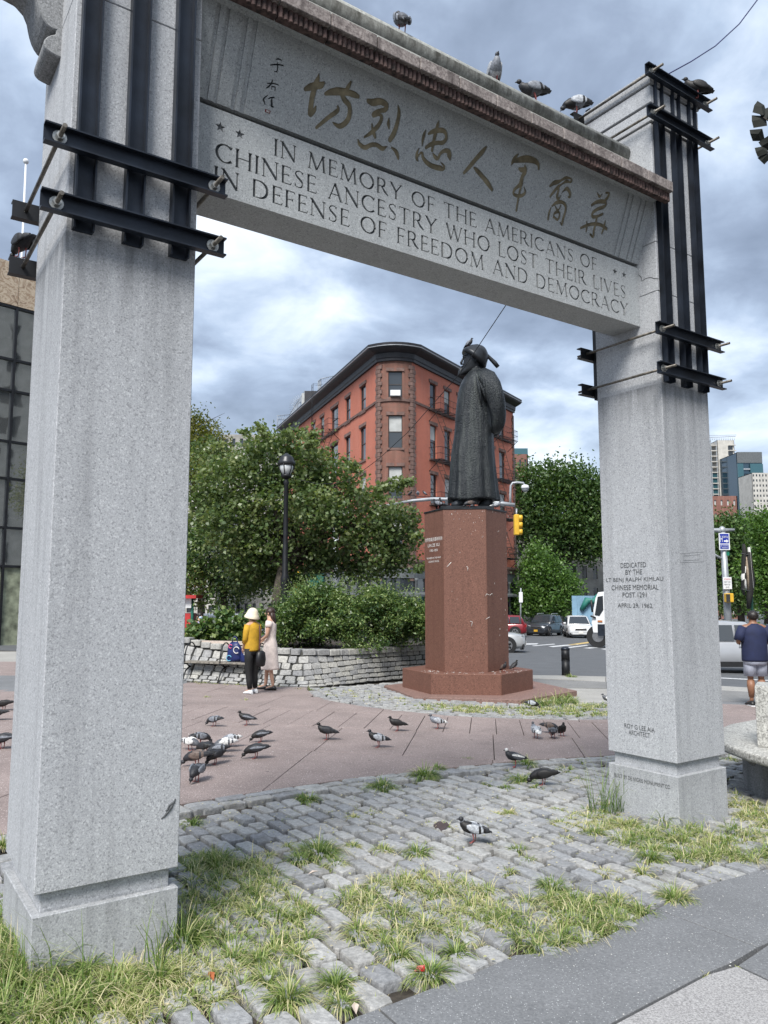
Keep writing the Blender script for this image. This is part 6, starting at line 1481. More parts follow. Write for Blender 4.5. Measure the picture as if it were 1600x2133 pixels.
def shrub(name, label, blobs, n, leaf, mat, spread, base, group=None, clump=22, shell=.5, up=.9, asp=.45):
    t = thing(name, label, 'shrub', base, group); P, T = blob_points(blobs, n, spread, clump, shell); link('foliage', leaf_mesh('foliage', P - np.array(base), leaf, mat, up, asp, T), t)
    mb = MB()
    for c, r_ in blobs[:8]: mb.tube([np.array(base) + rng.normal(size=3) * .1 * np.array([1, 1, 0]), c + np.array([0, 0, -.1])], [.025, .008], 5)
    mb.obj('stems', M['bark'], t); return t
shrub('boxwood_shrub', 'wide bushy shrub of small bright leaves, left half of the hedge on the planter', pxblobs([b for b in HB if b[0] < 735], 18.9, 1.4), 34000, .085, M['leaf_hedge'], .12, AY(650, 1335, 18.9), 'shrubs on the planter')
shrub('boxwood_shrub', 'bushy shrub with upright shoots, right half of the hedge beside the pedestal', pxblobs([b for b in HB if b[0] >= 735], 19.3, 1.4), 34000, .085, M['leaf_hedge'], .12, AY(820, 1335, 19.3), 'shrubs on the planter')
P = []; 
for k in range(130):
    x = rng.uniform(560, 905); y = np.interp(x, [560, 640, 700, 770, 850, 905], [1235, 1205, 1210, 1215, 1225, 1250]); a = AY(x, y + 20, rng.uniform(18.4, 19.6)); L = rng.uniform(.2, .45); d = np.array([rng.normal(0, .12), rng.normal(0, .1), L])
    for j in range(12): P.append(a + d * j / 11 + rng.normal(size=3) * .018)
shoots = thing('upright_shoots', 'thin upright leafy shoots sticking out above the hedge', 'plant', AY(700, 1300, 19)); link('foliage', leaf_mesh('foliage', np.array(P) - np.array(shoots.location), .055, M['leaf_hedge'], .3, .4, rng.uniform(.45, 1, len(P))), shoots)
shrub('leafy_weeds', 'broad-leaved weeds on the planter behind the bench', pxblobs([(430, 1312, 22), (405, 1320, 20), (470, 1300, 26), (505, 1305, 26), (450, 1322, 18), (500, 1330, 14), (540, 1290, 22)], 18.6, 1.0), 2600, .13, M['leaf_hedge'], .10, AY(450, 1338, 18.6), clump=14, asp=.8)

# ------------------------------------------------------------------ grass
def blades(base, az_, lean, length, width, tint, bend=.6):
    n = len(base); K = 4; f = np.linspace(0, 1, K)
    dirh = np.stack([np.cos(az_), np.sin(az_), np.zeros(n)], 1); side = np.stack([-np.sin(az_), np.cos(az_), np.zeros(n)], 1)
    V_ = np.empty((n, K, 2, 3))
    for k in range(K):
        a = lean * (.35 + f[k] * (1 + bend * f[k])); 
        c = base + dirh * (length * f[k] * np.sin(np.clip(a, 0, 2.0)))[:, None]; c[:, 2] += length * f[k] * np.cos(np.clip(a, 0, 1.65)) + .002
        w = width * (1 - f[k] ** 1.6 * .92) * .5; V_[:, k, 0] = c - side * w[:, None]; V_[:, k, 1] = c + side * w[:, None]
    idx = np.arange(n * K * 2).reshape(n, K, 2); F_ = np.stack([idx[:, :-1, 0], idx[:, :-1, 1], idx[:, 1:, 1], idx[:, 1:, 0]], -1).reshape(-1, 4)
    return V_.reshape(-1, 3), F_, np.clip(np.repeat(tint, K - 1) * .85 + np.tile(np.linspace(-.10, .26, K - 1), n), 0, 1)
GR = []
def tuft(x, y, rpx, n, h=.16, yellow=.0, w=.0056, gather=.5, dz=0.0, elong=1.0):
    c = G(x, y); pm = CAM_F / ((c - C0) @ FW); r_ = rpx / pm; a = rng.uniform(0, 2 * math.pi, n); q = np.sqrt(rng.random(n)) * r_ * gather
    bx_ = c[0] + q * np.cos(a) * elong; by_ = c[1] + q * np.sin(a) * 1.1; zz_ = -(GA * (np.minimum(by_, 90) - 3.64) + GB * (bx_ + 1.57)) - .02 + dz
    az_ = a + rng.normal(0, .6, n); h = h * .82; lean = np.clip(.35 + .85 * q / (r_ * gather + 1e-6) + rng.normal(0, .25, n), .05, 1.5); L = h * rng.uniform(.5, 1.25, n)
    tint = np.clip(rng.normal(.33 + yellow, .22, n), 0, 1); tint[rng.random(n) < .12 + yellow * .5] = rng.uniform(.8, 1)
    wd = w * rng.uniform(.6, 1.4, n) * max(1, 350 / pm) ** .75
    GR.append(blades(np.stack([bx_, by_, zz_], 1), az_, lean, L, wd, tint))
def mat_(poly, n, h=.13, yellow=.1, k=26):
    P = [tuple(G(*p)[:2]) for p in poly]; xs_ = [p[0] for p in P]; ys_ = [p[1] for p in P]; m = 0; n = int(n * .66)
    while m < n:
        x, y = rng.uniform(min(xs_), max(xs_)), rng.uniform(min(ys_), max(ys_))
        if not inside(P, x, y): continue
        m += 1; v = np.array([x, y, gz(x, y)]) - C0; z = v @ FW; X, Y_ = 800 + CAM_F * (v @ RT) / z, 1066.5 - CAM_F * (v @ UPV) / z
        tuft(X, Y_, rng.uniform(.03, .10) * CAM_F / z, k + rng.integers(0, k), h * rng.uniform(.6, 1.25), yellow + rng.uniform(-.15, .25), gather=.8)
mat_([(372, 1790), (470, 1775), (560, 1800), (640, 1880), (660, 1960), (560, 2010), (430, 2030), (372, 1990)], 190, .16, .05)
mat_([(700, 1870), (760, 1830), (880, 1815), (1010, 1850), (1060, 1900), (1000, 1960), (820, 1985), (720, 1940)], 150, .14, .18)
mat_([(1020, 1900), (1150, 1860), (1290, 1870), (1355, 1905), (1260, 1945), (1130, 1985), (1050, 1975)], 120, .14, .05)
mat_([(0, 1960), (70, 1990), (150, 2040), (260, 2060), (200, 2120), (60, 2160), (-60, 2150)], 100, .20, .0)
mat_([(130, 2050), (360, 1990), (470, 2000), (520, 2060), (420, 2110), (240, 2133)], 80, .13, .2)
mat_([(-40, 1900), (30, 1890), (75, 1960), (90, 2050), (-40, 2100)], 60, .26, -.05)
mat_([(1270, 1712), (1420, 1722), (1530, 1720), (1640, 1740), (1640, 1790), (1540, 1800), (1400, 1790), (1300, 1760)], 150, .15, .05)
mat_([(1150, 1720), (1200, 1690), (1275, 1668), (1290, 1718), (1200, 1740)], 60, .09, .25)
mat_([(1520, 1650), (1640, 1690), (1640, 1750), (1540, 1720)], 50, .14, .15)
mat_([(890, 1466), (1130, 1475), (1260, 1462), (1270, 1492), (1100, 1490), (930, 1484), (860, 1475)], 330, .13, .12, 16)
mat_([(1100, 1468), (1190, 1455), (1205, 1466), (1120, 1478)], 50, .32, -.05, 14)
mat_([(660, 1440), (760, 1436), (860, 1455), (900, 1474), (800, 1470), (700, 1455)], 90, .08, .25, 14)
mat_([(385, 1425), (440, 1426), (520, 1430), (640, 1436), (700, 1434), (560, 1424), (400, 1418)], 50, .10, .15, 12)
mat_([(386, 1372), (398, 1380), (402, 1410), (386, 1412)], 18, .3, .1, 14)
for x, y, r_, n, h, yl in ((640, 1665, 34, 170, .15, -.1), (795, 1640, 42, 260, .17, -.1), (885, 1615, 40, 280, .19, -.1), (910, 1600, 24, 110, .12, -.05), (665, 1775, 62, 420, .18, -.05), (625, 1790, 36, 160, .14, 0), (400, 1715, 30, 120, .12, -.05), (455, 1800, 60, 300, .17, 0), (700, 1800, 30, 140, .12, .1), (800, 1768, 34, 140, .10, .2), (870, 1775, 42, 180, .12, 0), (735, 1760, 24, 90, .08, .3),
    (600, 1762, 26, 90, .08, .3), (560, 1780, 22, 80, .08, .25), (775, 1690, 22, 60, .06, .25), (735, 1700, 22, 70, .07, .35), (920, 1720, 30, 110, .09, .3), (1035, 1695, 22, 90, .08, .4), (1060, 1690, 20, 80, .08, .3), (1085, 1625, 34, 170, .17, -.05), (1095, 1590, 34, 150, .15, -.05), (1055, 1640, 24, 90, .10, 0), (1020, 1632, 26, 100, .08, 0), (1120, 1640, 24, 80, .1, 0), (975, 1580, 20, 60, .07, 0),
    (1180, 1602, 34, 110, .10, -.05), (1205, 1622, 28, 80, .08, 0), (1215, 1585, 22, 60, .07, 0), (1160, 1685, 20, 80, .08, .2), (1240, 1735, 26, 130, .13, .0), (1175, 1745, 24, 90, .08, .3), (1080, 1770, 32, 110, .10, 0), (1100, 1790, 22, 60, .08, .1), (1355, 1788, 30, 220, .17, 0), (1340, 1815, 30, 120, .10, .3), (1260, 1815, 30, 110, .07, .35), (1405, 1870, 42, 260, .15, .1), (1150, 1845, 42, 200, .12, -.05), (1060, 1815, 26, 90, .08, .2),
    (1175, 1870, 20, 60, .07, .1), (1280, 1925, 36, 160, .12, 0), (895, 2030, 42, 230, .16, 0), (830, 1990, 34, 170, .13, .1), (950, 1985, 26, 110, .15, 0), (600, 2080, 46, 260, .18, .1), (560, 2040, 40, 160, .14, .1), (700, 2050, 44, 220, .13, 0), (710, 2090, 34, 150, .12, .1), (620, 1990, 40, 160, .12, .1), (130, 2110, 60, 260, .18, 0), (330, 2040, 40, 200, .2, .1), (250, 2030, 34, 150, .16, .2), (180, 2020, 30, 120, .2, 0), (385, 1960, 40, 220, .26, -.1), (1470, 2027, 10, 40, .05, .3),
    (1535, 2012, 8, 16, .04, .3), (1190, 1410, 16, 90, .2, .0), (432, 1452, 9, 40, .1, .1), (510, 1458, 10, 40, .1, .15), (5, 1760, 14, 100, .13, 0), (1300, 1716, 60, 500, .10, .15), (1250, 1722, 40, 220, .09, .2), (1520, 1582, 22, 90, .12, .1), (1570, 1590, 24, 90, .14, .1), (1560, 1700, 30, 120, .14, .1), (1420, 1705, 20, 40, .35, 0), (1380, 1712, 20, 36, .3, .05)):
    tuft(x, y, r_ * 1.1, n, h, yl)
for k in range(420):       # short growth in the joints, and straw litter
    x, y = rng.uniform(380, 1600), rng.uniform(1600, 2100)
    g = G(x, y)[:2]
    if inside(FRONT, *g): tuft(x, y, rng.uniform(5, 14), rng.integers(6, 16), rng.uniform(.025, .06), rng.uniform(.1, .6), .0035, .9)
for x0, y0, n in ((1255, 1690, 34), (1272, 1690, 26)):      # tall thin weeds against the far column
    c = G(x0, y0); b_ = c + rng.normal(size=(n, 3)) * np.array([.09, .05, 0]); GR.append(blades(b_, rng.uniform(0, 6.28, n), rng.uniform(.05, .7, n), rng.uniform(.2, .62, n), np.full(n, .006), rng.uniform(.05, .4, n), .3))
for x0, y0, n in ((350, 1975, 22), (60, 2030, 26), (330, 2010, 12), (180, 2060, 12)):
    c = G(x0, y0); b_ = c + rng.normal(size=(n, 3)) * np.array([.07, .04, 0]); GR.append(blades(b_, rng.uniform(0, 6.28, n), rng.uniform(.1, .9, n), rng.uniform(.15, .42, n), np.full(n, .006), rng.uniform(.05, .5, n), .4))
VV, FF, TT = [], [], []; o = 0
for v, f, t_i in GR: VV.append(v); FF.append(f + o); TT.append(t_i); o += len(v)
VV = np.concatenate(VV); FF = np.concatenate(FF); TT = np.concatenate(TT)
me = bpy.data.meshes.new('grass'); me.vertices.add(len(VV)); me.vertices.foreach_set('co', VV.ravel()); me.loops.add(4 * len(FF)); me.loops.foreach_set('vertex_index', FF.ravel()); me.polygons.add(len(FF)); me.polygons.foreach_set('loop_start', np.arange(0, 4 * len(FF), 4)); me.update(calc_edges=True)
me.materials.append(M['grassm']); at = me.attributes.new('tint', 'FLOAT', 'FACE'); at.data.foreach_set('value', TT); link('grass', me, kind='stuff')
# litter: dry bits, crumbs, fallen leaves
def litter(name, regionpx, n, size, mat, kind='stuff', lift=.004, tint=None):
    P = [tuple(G(*p)[:2]) for p in regionpx]; pts = []; xs_ = [p[0] for p in P]; ys_ = [p[1] for p in P]
    while len(pts) < n:
        x, y = rng.uniform(min(xs_), max(xs_)), rng.uniform(min(ys_), max(ys_))
        if inside(P, x, y): pts.append((x, y, gz(x, y) + lift))
    me = leaf_mesh(name, np.array(pts), size, mat, 6.0, .6, tint(len(pts)) if tint else None, .05); return link(name, me, kind=kind)
FR = [(372, 1680), (740, 1630), (1260, 1585), (1640, 1560), (1640, 1780), (1260, 1940), (860, 2060), (600, 2180), (0, 2180), (-50, 1900), (372, 1850)]
litter('dry_leaf_litter', FR, 1500, .022, M['grassm'], tint=lambda n: rng.uniform(.7, 1, n))
litter('pale_crumbs', [(380, 1450), (1260, 1500), (1260, 1580), (390, 1670)], 160, .016, M['white_print'])
litter('pale_crumbs', [(820, 2133), (1100, 1985), (1600, 1800), (1650, 2000), (1300, 2150)], 60, .010, M['white_print'], lift=.001)
# ================================================================== STREET FURNITURE
LP = AY(593, 1247, 19.7); lx, ly = LP[0], LP[1]; zt_ = lambda y, d=19.7: AY(593, y, d)[2]
lamp = thing('lamp_post', 'black park lamp post with a lantern head, standing in front of the planter tree', 'lamp post', (lx, ly, gz(lx, ly)))
mb = MB(); mb.lathe([(.20, gz(lx, ly)), (.20, gz(lx, ly) + .5), (.12, gz(lx, ly) + .6), (.10, zt_(1212)), (.115, zt_(1205)), (.075, zt_(1195)), (.062, zt_(1100)), (.055, zt_(1010)), (.08, zt_(1006)), (.05, zt_(1000)), (.05, zt_(996))], (lx, ly, 0), 12); mb.obj('post', M['steel_black'], lamp)
mb = MB(); mb.lathe([(.05, zt_(998)), (.13, zt_(994)), (.15, zt_(990)), (.10, zt_(988))], (lx, ly, 0), 12); mb.obj('lantern_base', M['steel_black'], lamp)
mb = MB(); mb.lathe([(.10, zt_(990)), (.17, zt_(978)), (.185, zt_(968))], (lx, ly, 0), 16); g_ = mb.obj('lantern_glass', plain('frosted_glass', (.55, .57, .58), .25, 0, .1, 4), lamp)
mb = MB(); mb.lathe([(.20, zt_(970)), (.235, zt_(967)), (.225, zt_(962)), (.19, zt_(958)), (.19, zt_(955)), (.14, zt_(950)), (.05, zt_(946)), (.03, zt_(944))], (lx, ly, 0), 16); mb.obj('lantern_hood', plain('dark_grey_metal', (.03, .032, .036), .35, .3), lamp)
for k in range(6):
    a = k * math.pi / 3 + .3; c, s = math.cos(a), math.sin(a); mb = MB(); mb.tube([(lx + .11 * c, ly + .11 * s, zt_(991)), (lx + .18 * c, ly + .18 * s, zt_(978)), (lx + .215 * c, ly + .215 * s, zt_(967))], .012, 5); mb.obj('lantern_rib', M['steel_black'], lamp)
# cable from the lamp to the top of the far column
P0 = np.array([lx, ly, zt_(992)]); P2 = W(5.75, 4.62, 6.42)
cb_ = thing('overhead_cable', 'thin dark cable slung from the lamp post up to the far column', 'cable', P0)
Pm = [(620, 998), (655, 1007), (700, 1008), (735, 996), (790, 955), (850, 900), (960, 776), (1055, 634)]; dm = [20.0, 19.6, 19.0, 18.6, 17.6, 16.6, 14.0, 11.8]
pts = [P0] + [AY(x, y, d) for (x, y), d in zip(Pm, dm)]; pl_ = pts[-1]; pts += [pl_ + (P2 - pl_) * f + np.array([0, 0, -.10 * math.sin(math.pi * f)]) for f in (.3, .6, .85)] + [P2]
mb = MB(); mb.tube(pts, .007, 6); mb.obj('cable', M['steel_black'], cb_)
mb = MB(); mb.tube([P2, PL(1440, 128, Vv * 4.5, Vv), PL(1490, 96, Vv * 4.45, Vv), PL(1540, 50, Vv * 4.4, Vv), PL(1582, -6, Vv * 4.35, Vv), PL(1640, -110, Vv * 4.3, Vv)], .007, 6); mb.obj('cable', plain('blue_cable', (.02, .02, .10), .4), cb_)

# park bench with cast arms
bp = G(470, 1420); bench = thing('park_bench', 'black iron and weathered timber park bench against the planter wall', 'bench', bp)
bd = np.array([.93, -.30, 0]); bd /= np.linalg.norm(bd); bn = np.array([bd[1], -bd[0], 0]); bn = bn if bn[1] < 0 else -bn     # bn: front, towards the square
M['slat'] = plain('weathered_timber', (.22, .20, .17), .8, 0, .3, 18, .4, 80, obj=False); M['slat_new'] = plain('pale_new_board', (.50, .42, .36), .8, 0, .1, 18, obj=False)
BM = np.array([bd, bn, ZZ]).T; BL = 1.9
for k in range(4): MB().box(bp + bn * (-.12 + .115 * k) + ZZ * .43, (BL, .085, .035), BM).obj('seat_slat', M['slat'], bench)
for k, (dz, mt) in enumerate(((.58, 'slat'), (.70, 'slat'), (.84, 'slat_new'))): MB().box(bp + bn * (-.24 - .03 * k) + ZZ * dz + bd * (.0), (BL, .03, .085), BM).obj('back_slat', M[mt], bench)
for q in (-.5, 0, .5):
    c = bp + bd * BL * q * .94; mb = MB(); r_ = .018
    mb.tube([c + bn * .36 + ZZ * .0, c + bn * .30 + ZZ * .10, c + bn * .22 + ZZ * .24, c + bn * .08 + ZZ * .31, c + bn * -.05 + ZZ * .32, c + bn * -.18 + ZZ * .22, c + bn * -.26 + ZZ * .08, c + bn * -.30], r_, 6)
    mb.tube([c + bn * .27 + ZZ * .41, c + bn * .15 + ZZ * .38, c + bn * .05 + ZZ * .31], r_, 6); mb.tube([c + bn * -.27 + ZZ * .41, c + bn * -.12 + ZZ * .38, c + bn * -.03 + ZZ * .31], r_, 6)
    mb.tube([c + bn * .28 + ZZ * .40, c + bn * -.24 + ZZ * .40], r_, 6); mb.tube([c + bn * -.24 + ZZ * .40, c + bn * -.31 + ZZ * .90], r_, 6)
    mb.obj('leg_frame', M['steel_black'], bench)
    mb = MB(); mb.tube([c + bn * (.02 + .25 * math.cos(a)) + ZZ * (.44 + .42 * math.sin(a) ** .9 if math.sin(a) > 0 else .44) for a in np.linspace(0.0, math.pi, 12)], .015, 6); mb.obj('arm_hoop', M['steel_black'], bench)
def bag(name, label, c, w, h, d, mat, marks):
    t = thing(name, label, 'bag', c); mb = MB(); rg = []
    for z, k in ((0, .85), (.15, 1.0), (.5, 1.02), (.8, .88), (1.0, .55)): rg.append([np.array(c) + bd * (w / 2 * k * math.cos(a) * (1 + .06 * math.sin(3 * a + z * 5))) + bn * (d / 2 * k * math.sin(a)) + ZZ * (h * z + .02 * math.sin(2 * a)) for a in np.linspace(0, 2 * math.pi, 17)[:-1]])
    mb.loft(rg); mb.obj('body', mat, t)
    for s in (-1, 1): mb = MB(); mb.tube([np.array(c) + bd * w * .2 * s + ZZ * h * .95, np.array(c) + bd * w * .14 * s + ZZ * (h + .10), np.array(c) + ZZ * (h + .14)], .012, 5); mb.obj('handle', mat, t)
    for x, z, r_, m in marks:
        mb = MB(); mb.tube([np.array(c) + bd * (x + r_ * math.cos(a)) + bn * (d / 2 * 1.03) + ZZ * (z + r_ * math.sin(a)) for a in np.linspace(.3, 5.4, 12)], .010, 5); mb.obj('print', m, t)
    return t
navy = plain('navy_nylon', (.012, .022, .11), .45, 0, .2, 8, .2, 30); cyan = plain('light_blue_print', (.15, .45, .65), .6); pinkp = plain('pink_print', (.65, .10, .22), .6)
bag('tote_bag', 'blue patterned tote bag standing on the bench, left of the two', bp + bd * .22 + ZZ * .45 + bn * .02, .36, .42, .2, navy, ((-.08, .08, .06, cyan), (.10, .26, .07, M['white_print']), (-.05, .34, .04, pinkp)))
bag('carrier_bag', 'glossy navy bag on the bench right behind the woman in yellow', bp + bd * .58 + ZZ * .45 + bn * .08, .34, .36, .24, navy, ((.02, .20, .05, M['white_print']), (.14, .16, .05, cyan)))

# bollard
p = G(1179, 1407); bo = thing('bollard', 'black steel bollard on the kerb by the street', 'bollard', p); hB = 58 / CAM_F * p[1]; rB = 17 / CAM_F * p[1] / 2 * 1.0
mb = MB(); mb.lathe([(rB, p[2] - .05), (rB, p[2] + hB * .52)], (p[0], p[1], 0), 18); mb.lathe([(rB * 1.06, p[2] + hB * .52), (rB * 1.06, p[2] + hB * .55)], (p[0], p[1], 0), 18); mb.lathe([(rB, p[2] + hB * .55), (rB, p[2] + hB * .9)], (p[0], p[1], 0), 18); mb.obj('shaft', M['steel_black'], bo)
mb = MB(); mb.lathe([(rB * 1.08, p[2] + hB * .9), (rB * 1.05, p[2] + hB * .94), (rB * .8, p[2] + hB * .985), (rB * .3, p[2] + hB)], (p[0], p[1], 0), 18); mb.obj('cap', M['steel'], bo)

# stone bench and pedestal at the right edge
sb = thing('stone_bench', 'weathered stone bench with a worn rounded seat at the right edge', 'bench', G(1600, 1665))
c0 = np.array([sb.location[0], sb.location[1]]); zg = gz(*c0); zs = zg + .47
ctr = np.array([4.55, 8.05]); rx_, ry_ = 1.35, .95
so = [ctr + np.array([rx_ * math.cos(a), ry_ * math.sin(a)]) for a in np.linspace(math.pi * .75, math.pi * 1.75, 22)]
tl_ = PL(1508, 1530, (0, 0, zs), ZZ); 
so = [np.array(PL(x, y, (0, 0, zs), ZZ))[:2] for x, y in ((1470, 1530), (1520, 1508), (1580, 1497), (1690, 1490), (1900, 1500), (1900, 1610), (1760, 1600), (1660, 1590), (1600, 1578), (1555, 1566), (1510, 1549), (1482, 1540))]
so = so if area2([tuple(q) for q in so]) > 0 else so[::-1]
mb = MB(); mb.prism([(*q, zs - .085) for q in so], (0, 0, .085)); me = mb.mesh('seat', M['bench_stone'], origin(sb)); bevel_mesh(me, .03, 3); shade_fast(me); link('seat', me, sb)
mb = MB(); c_ = G(1602, 1662); mb.box((c_[0] + .10, c_[1] + .20, (zs + zg) / 2 - .05), (.30, .42, zs - zg), None, 0, 1.0); me = mb.mesh('pillar', M['granite_dark'], origin(sb)); bevel_mesh(me, .02, 2); link('pillar', me, sb)
mb = MB(); mb.lathe([(.16, zs - .22), (.20, zs - .13), (.26, zs - .088)], (c_[0] + .10, c_[1] + .20, 0), 14); mb.obj('bracket', M['granite_grimy'], sb)
q = PL(1578, 1556, (0, 0, zs), ZZ)
sp = thing('stone_block', 'pebbly concrete block standing on the stone bench, cut by the picture edge', 'stone block', (q[0] + .25, q[1] + .18, zs))
mb = MB(); hh = PL(1578, 1428, (0, q[1], 0), np.array([0, 1.0, 0]))[2] - zs; ca_, sa_ = math.cos(R(-29)), math.sin(R(-29)); mb.box((q[0] + .24 * ca_ - .2 * sa_, q[1] + .24 * sa_ + .2 * ca_, zs + hh / 2), (.48, .42, hh), np.array([[ca_, -sa_, 0], [sa_, ca_, 0], [0, 0, 1]])); me = mb.mesh('block', M['bench_stone'], origin(sp)); bevel_mesh(me, .02, 2); link('block', me, sp)

# ------------------------------------------------------------------ signals and signs
SGD = 36.0
mast = thing('signal_mast', 'long grey signal mast arm running behind the statue, with a camera dome on it', 'signal mast', AY(1300, 1330, SGD))
mb = MB(); mb.tube([AY(835, 1047, SGD + 2), AY(860, 1043, SGD + 2), AY(900, 1039.5, SGD + 1.5), AY(960, 1040, SGD + 1), AY(1040, 1048, SGD), AY(1072, 1052, SGD)], [.06, .08, .09, .10, .10, .09], 8); mb.obj('arm', M['galv'], mast)
mb = MB(); mb.tube([AY(835, 1047, SGD + 2), AY(760, 1062, SGD + 2.5), AY(700, 1075, SGD + 3)], [.06, .07, .09], 8); mb.tube([AY(700, 1300, SGD + 3), AY(700, 1070, SGD + 3)], .14, 10); mb.obj('pole', M['galv'], mast)
mb = MB(); mb.tube([AY(1063, 1055, SGD), AY(1063, 1030, SGD), AY(1064, 1012, SGD), AY(1068, 1006, SGD), AY(1078, 1005, SGD), AY(1090, 1006, SGD), AY(1093, 1011, SGD)], .055, 8); mb.obj('camera_bracket', M['galv'], mast)
c = AY(1094, 1017, SGD); mb = MB(); mb.lathe([(.10, .16), (.17, .12), (.19, .02), (.17, -.02)], c, 12); mb.obj('camera_housing', M['white_paint'], mast); mb = MB(); mb.ball(c + np.array([0, 0, -.03]), .155, 10, 6); mb.obj('camera_dome', M['galv'], mast)
ts = thing('traffic_light', 'yellow three-lamp traffic light seen from the side, right of the pedestal', 'traffic light', AY(1083, 1115, 34)); ymat = plain('signal_yellow', (.68, .40, .03), .45, 0, .08, 4)
a = AY(1075, 1072, 34); b = AY(1079, 1115, 34); mb = MB(); mb.box((a + b) / 2 + np.array([-.03, 0, 0]), (.22, .30, abs(a[2] - b[2]))); me = mb.mesh('housing', ymat, origin(ts)); bevel_mesh(me, .03); link('housing', me, ts)
for yy in (1079, 1093.5, 1108):
    c = AY(1083, yy, 34); mb = MB(); rg = []
    for x in (-.08, .02, .10): rg.append([c + np.array([x, .135 * math.cos(t), .135 * math.sin(t) - .01 * x]) for t in np.linspace(0, 2 * math.pi, 15)[:-1]])
    mb.loft(rg); mb.obj('visor', ymat, ts)
mb = MB(); mb.tube([AY(1076, 1060, 34.2), AY(1076, 1074, 34.1)], .04, 6); mb.obj('hanger', M['galv'], ts)
for x, deg, pal, lab in ((855, 180, 'dark', 'dark pigeon on the signal wire, left of three'), (870.5, 80, 'pale', 'pale pigeon on the signal wire, middle of three'), (884.5, 0, 'grey', 'grey pigeon on the signal wire, right of three')):
    pigeon(AY(x, 1033, 34), deg, 'perch', pal, lab, size=1.15)
sw = thing('signal_wire', 'thin wire above the mast arm where three pigeons sit', 'wire', AY(880, 1033, 34)); mb = MB(); mb.tube([AY(838, 1030, 34), AY(870, 1033.5, 34), AY(930, 1036, 34.5)], .014, 5); mb.obj('wire', M['steel_black'], sw)
# sign pole on the right
PD = 33.0; sp_ = thing('sign_pole', 'grey signal pole with a blue hospital sign above the silver car', 'sign pole', (*AY(1515, 1247, PD)[:2], gz(15, PD)))
XO = lambda y: 1504.5 + (y - 1095) * .062
mb = MB(); mb.tube([AY(XO(1340), 1345, PD), AY(XO(1240), 1240, PD), AY(XO(1105), 1105, PD)], [.17, .14, .115], 12); mb.obj('pole', M['galv'], sp_)
mb = MB(); mb.lathe([(.12, 0), (.15, .03), (.15, .12), (.10, .2), (.03, .25)], AY(1504.5, 1108, PD) + ZZ * 0, 12); mb.obj('pole_cap', M['galv'], sp_)
mb = MB(); mb.tube([AY(1440, 1104, PD), AY(1490, 1104.5, PD), AY(1500, 1105, PD), AY(1530, 1103.5, PD)], [.06, .09, .1, .05], 8); mb.tube([AY(1470, 1140, PD), AY(1490, 1156, PD), AY(1506, 1165, PD)], .05, 8); mb.obj('cross_arm', M['galv'], sp_)
blue = plain('sign_blue', (.012, .03, .30), .4, 0, .05, 2); signw = plain('sign_white', (.72, .73, .74), .4, 0, .04, 2); redp = plain('sign_red_print', (.55, .05, .05), .5); blackp = plain('sign_black_print', (.03, .03, .03), .6)
def board(name, x0, y0, x1, y1, mat, dep=.16, dy=.02):
    a, b = AY(x0, y1, PD - dep), AY(x1, y0, PD - dep); mb = MB(); mb.box(((a[0] + b[0]) / 2, PD - dep, (a[2] + b[2]) / 2), (b[0] - a[0], dy, b[2] - a[2])); me = mb.mesh(name, mat, origin(sp_)); return link(name, me, sp_)
def stext(s, x0, x1, y, h, mat, dep=.185):
    a, b = AY(x0, y, PD - dep), AY(x1, y, PD - dep); hp = h / CAM_F * PD; text_on(s, 'lettering', mat, ((a[0] + b[0]) / 2, PD - dep, a[2] - hp / 2), (1, 0, 0), (0, 0, 1), b[0] - a[0], hp, sp_, depth=.002)
board('hospital_sign', 1498.5, 1110.5, 1519, 1145.5, signw, .16); board('sign_face', 1500, 1112, 1517.5, 1132, blue, .172, .006); board('sign_face', 1500.5, 1134, 1517.8, 1143.5, blue, .172, .006)
stext('H', 1500.5, 1505, 1122.5, 13, signw); stext('OSPITAL', 1505.5, 1517, 1118.5, 4.5, signw)
a = AY(1513, 1127, PD - .18); mb = MB(); w_ = .055; mb.prism([(a[0] + x * w_ * 1.5, PD - .18, a[2] + z * w_ * 1.5) for x, z in ((-1.2, -.4), (.1, -.4), (.1, -.95), (1.2, 0), (.1, .95), (.1, .4), (-1.2, .4))], (0, .006, 0)); mb.obj('arrow', signw, sp_)
stext('NEW YORK DOWNTOWN', 1501.5, 1516.8, 1136.8, 2.6, signw); stext('LOWER MANHATTAN', 1503.5, 1516, 1141, 2.6, signw)
board('turn_sign', 1507, 1202, 1523.5, 1227, signw, .19)
for s, x0, x1, y, mt in (('ATTENTION', 1508.5, 1522, 1206.5, redp), ('RIGHT TURN', 1508.5, 1522, 1212, blackp), ('PERMITTED', 1509, 1521.5, 1217.5, blackp), ('ON RED', 1511.5, 1519.5, 1223, blackp)): stext(s, x0, x1, y, 3.0, mt, .215)
board('street_sign', 1512, 1149, 1519, 1157, plain('sign_green', (.01, .16, .10), .5), .10)
a, b = AY(1510, 1255, PD - .25), AY(1524.5, 1236, PD - .25); mb = MB(); mb.box(((a[0] + b[0]) / 2, PD - .3, (a[2] + b[2]) / 2), (b[0] - a[0], .28, b[2] - a[2])); me = mb.mesh('walk_signal', ymat, origin(sp_)); bevel_mesh(me, .03); wsig = link('walk_signal', me, sp_)
mb = MB(); mb.box((a[0] + .06, PD - .46, (a[2] + b[2]) / 2), (.14, .06, (b[2] - a[2]) * .85)); mb.obj('signal_face', blackp, sp_)
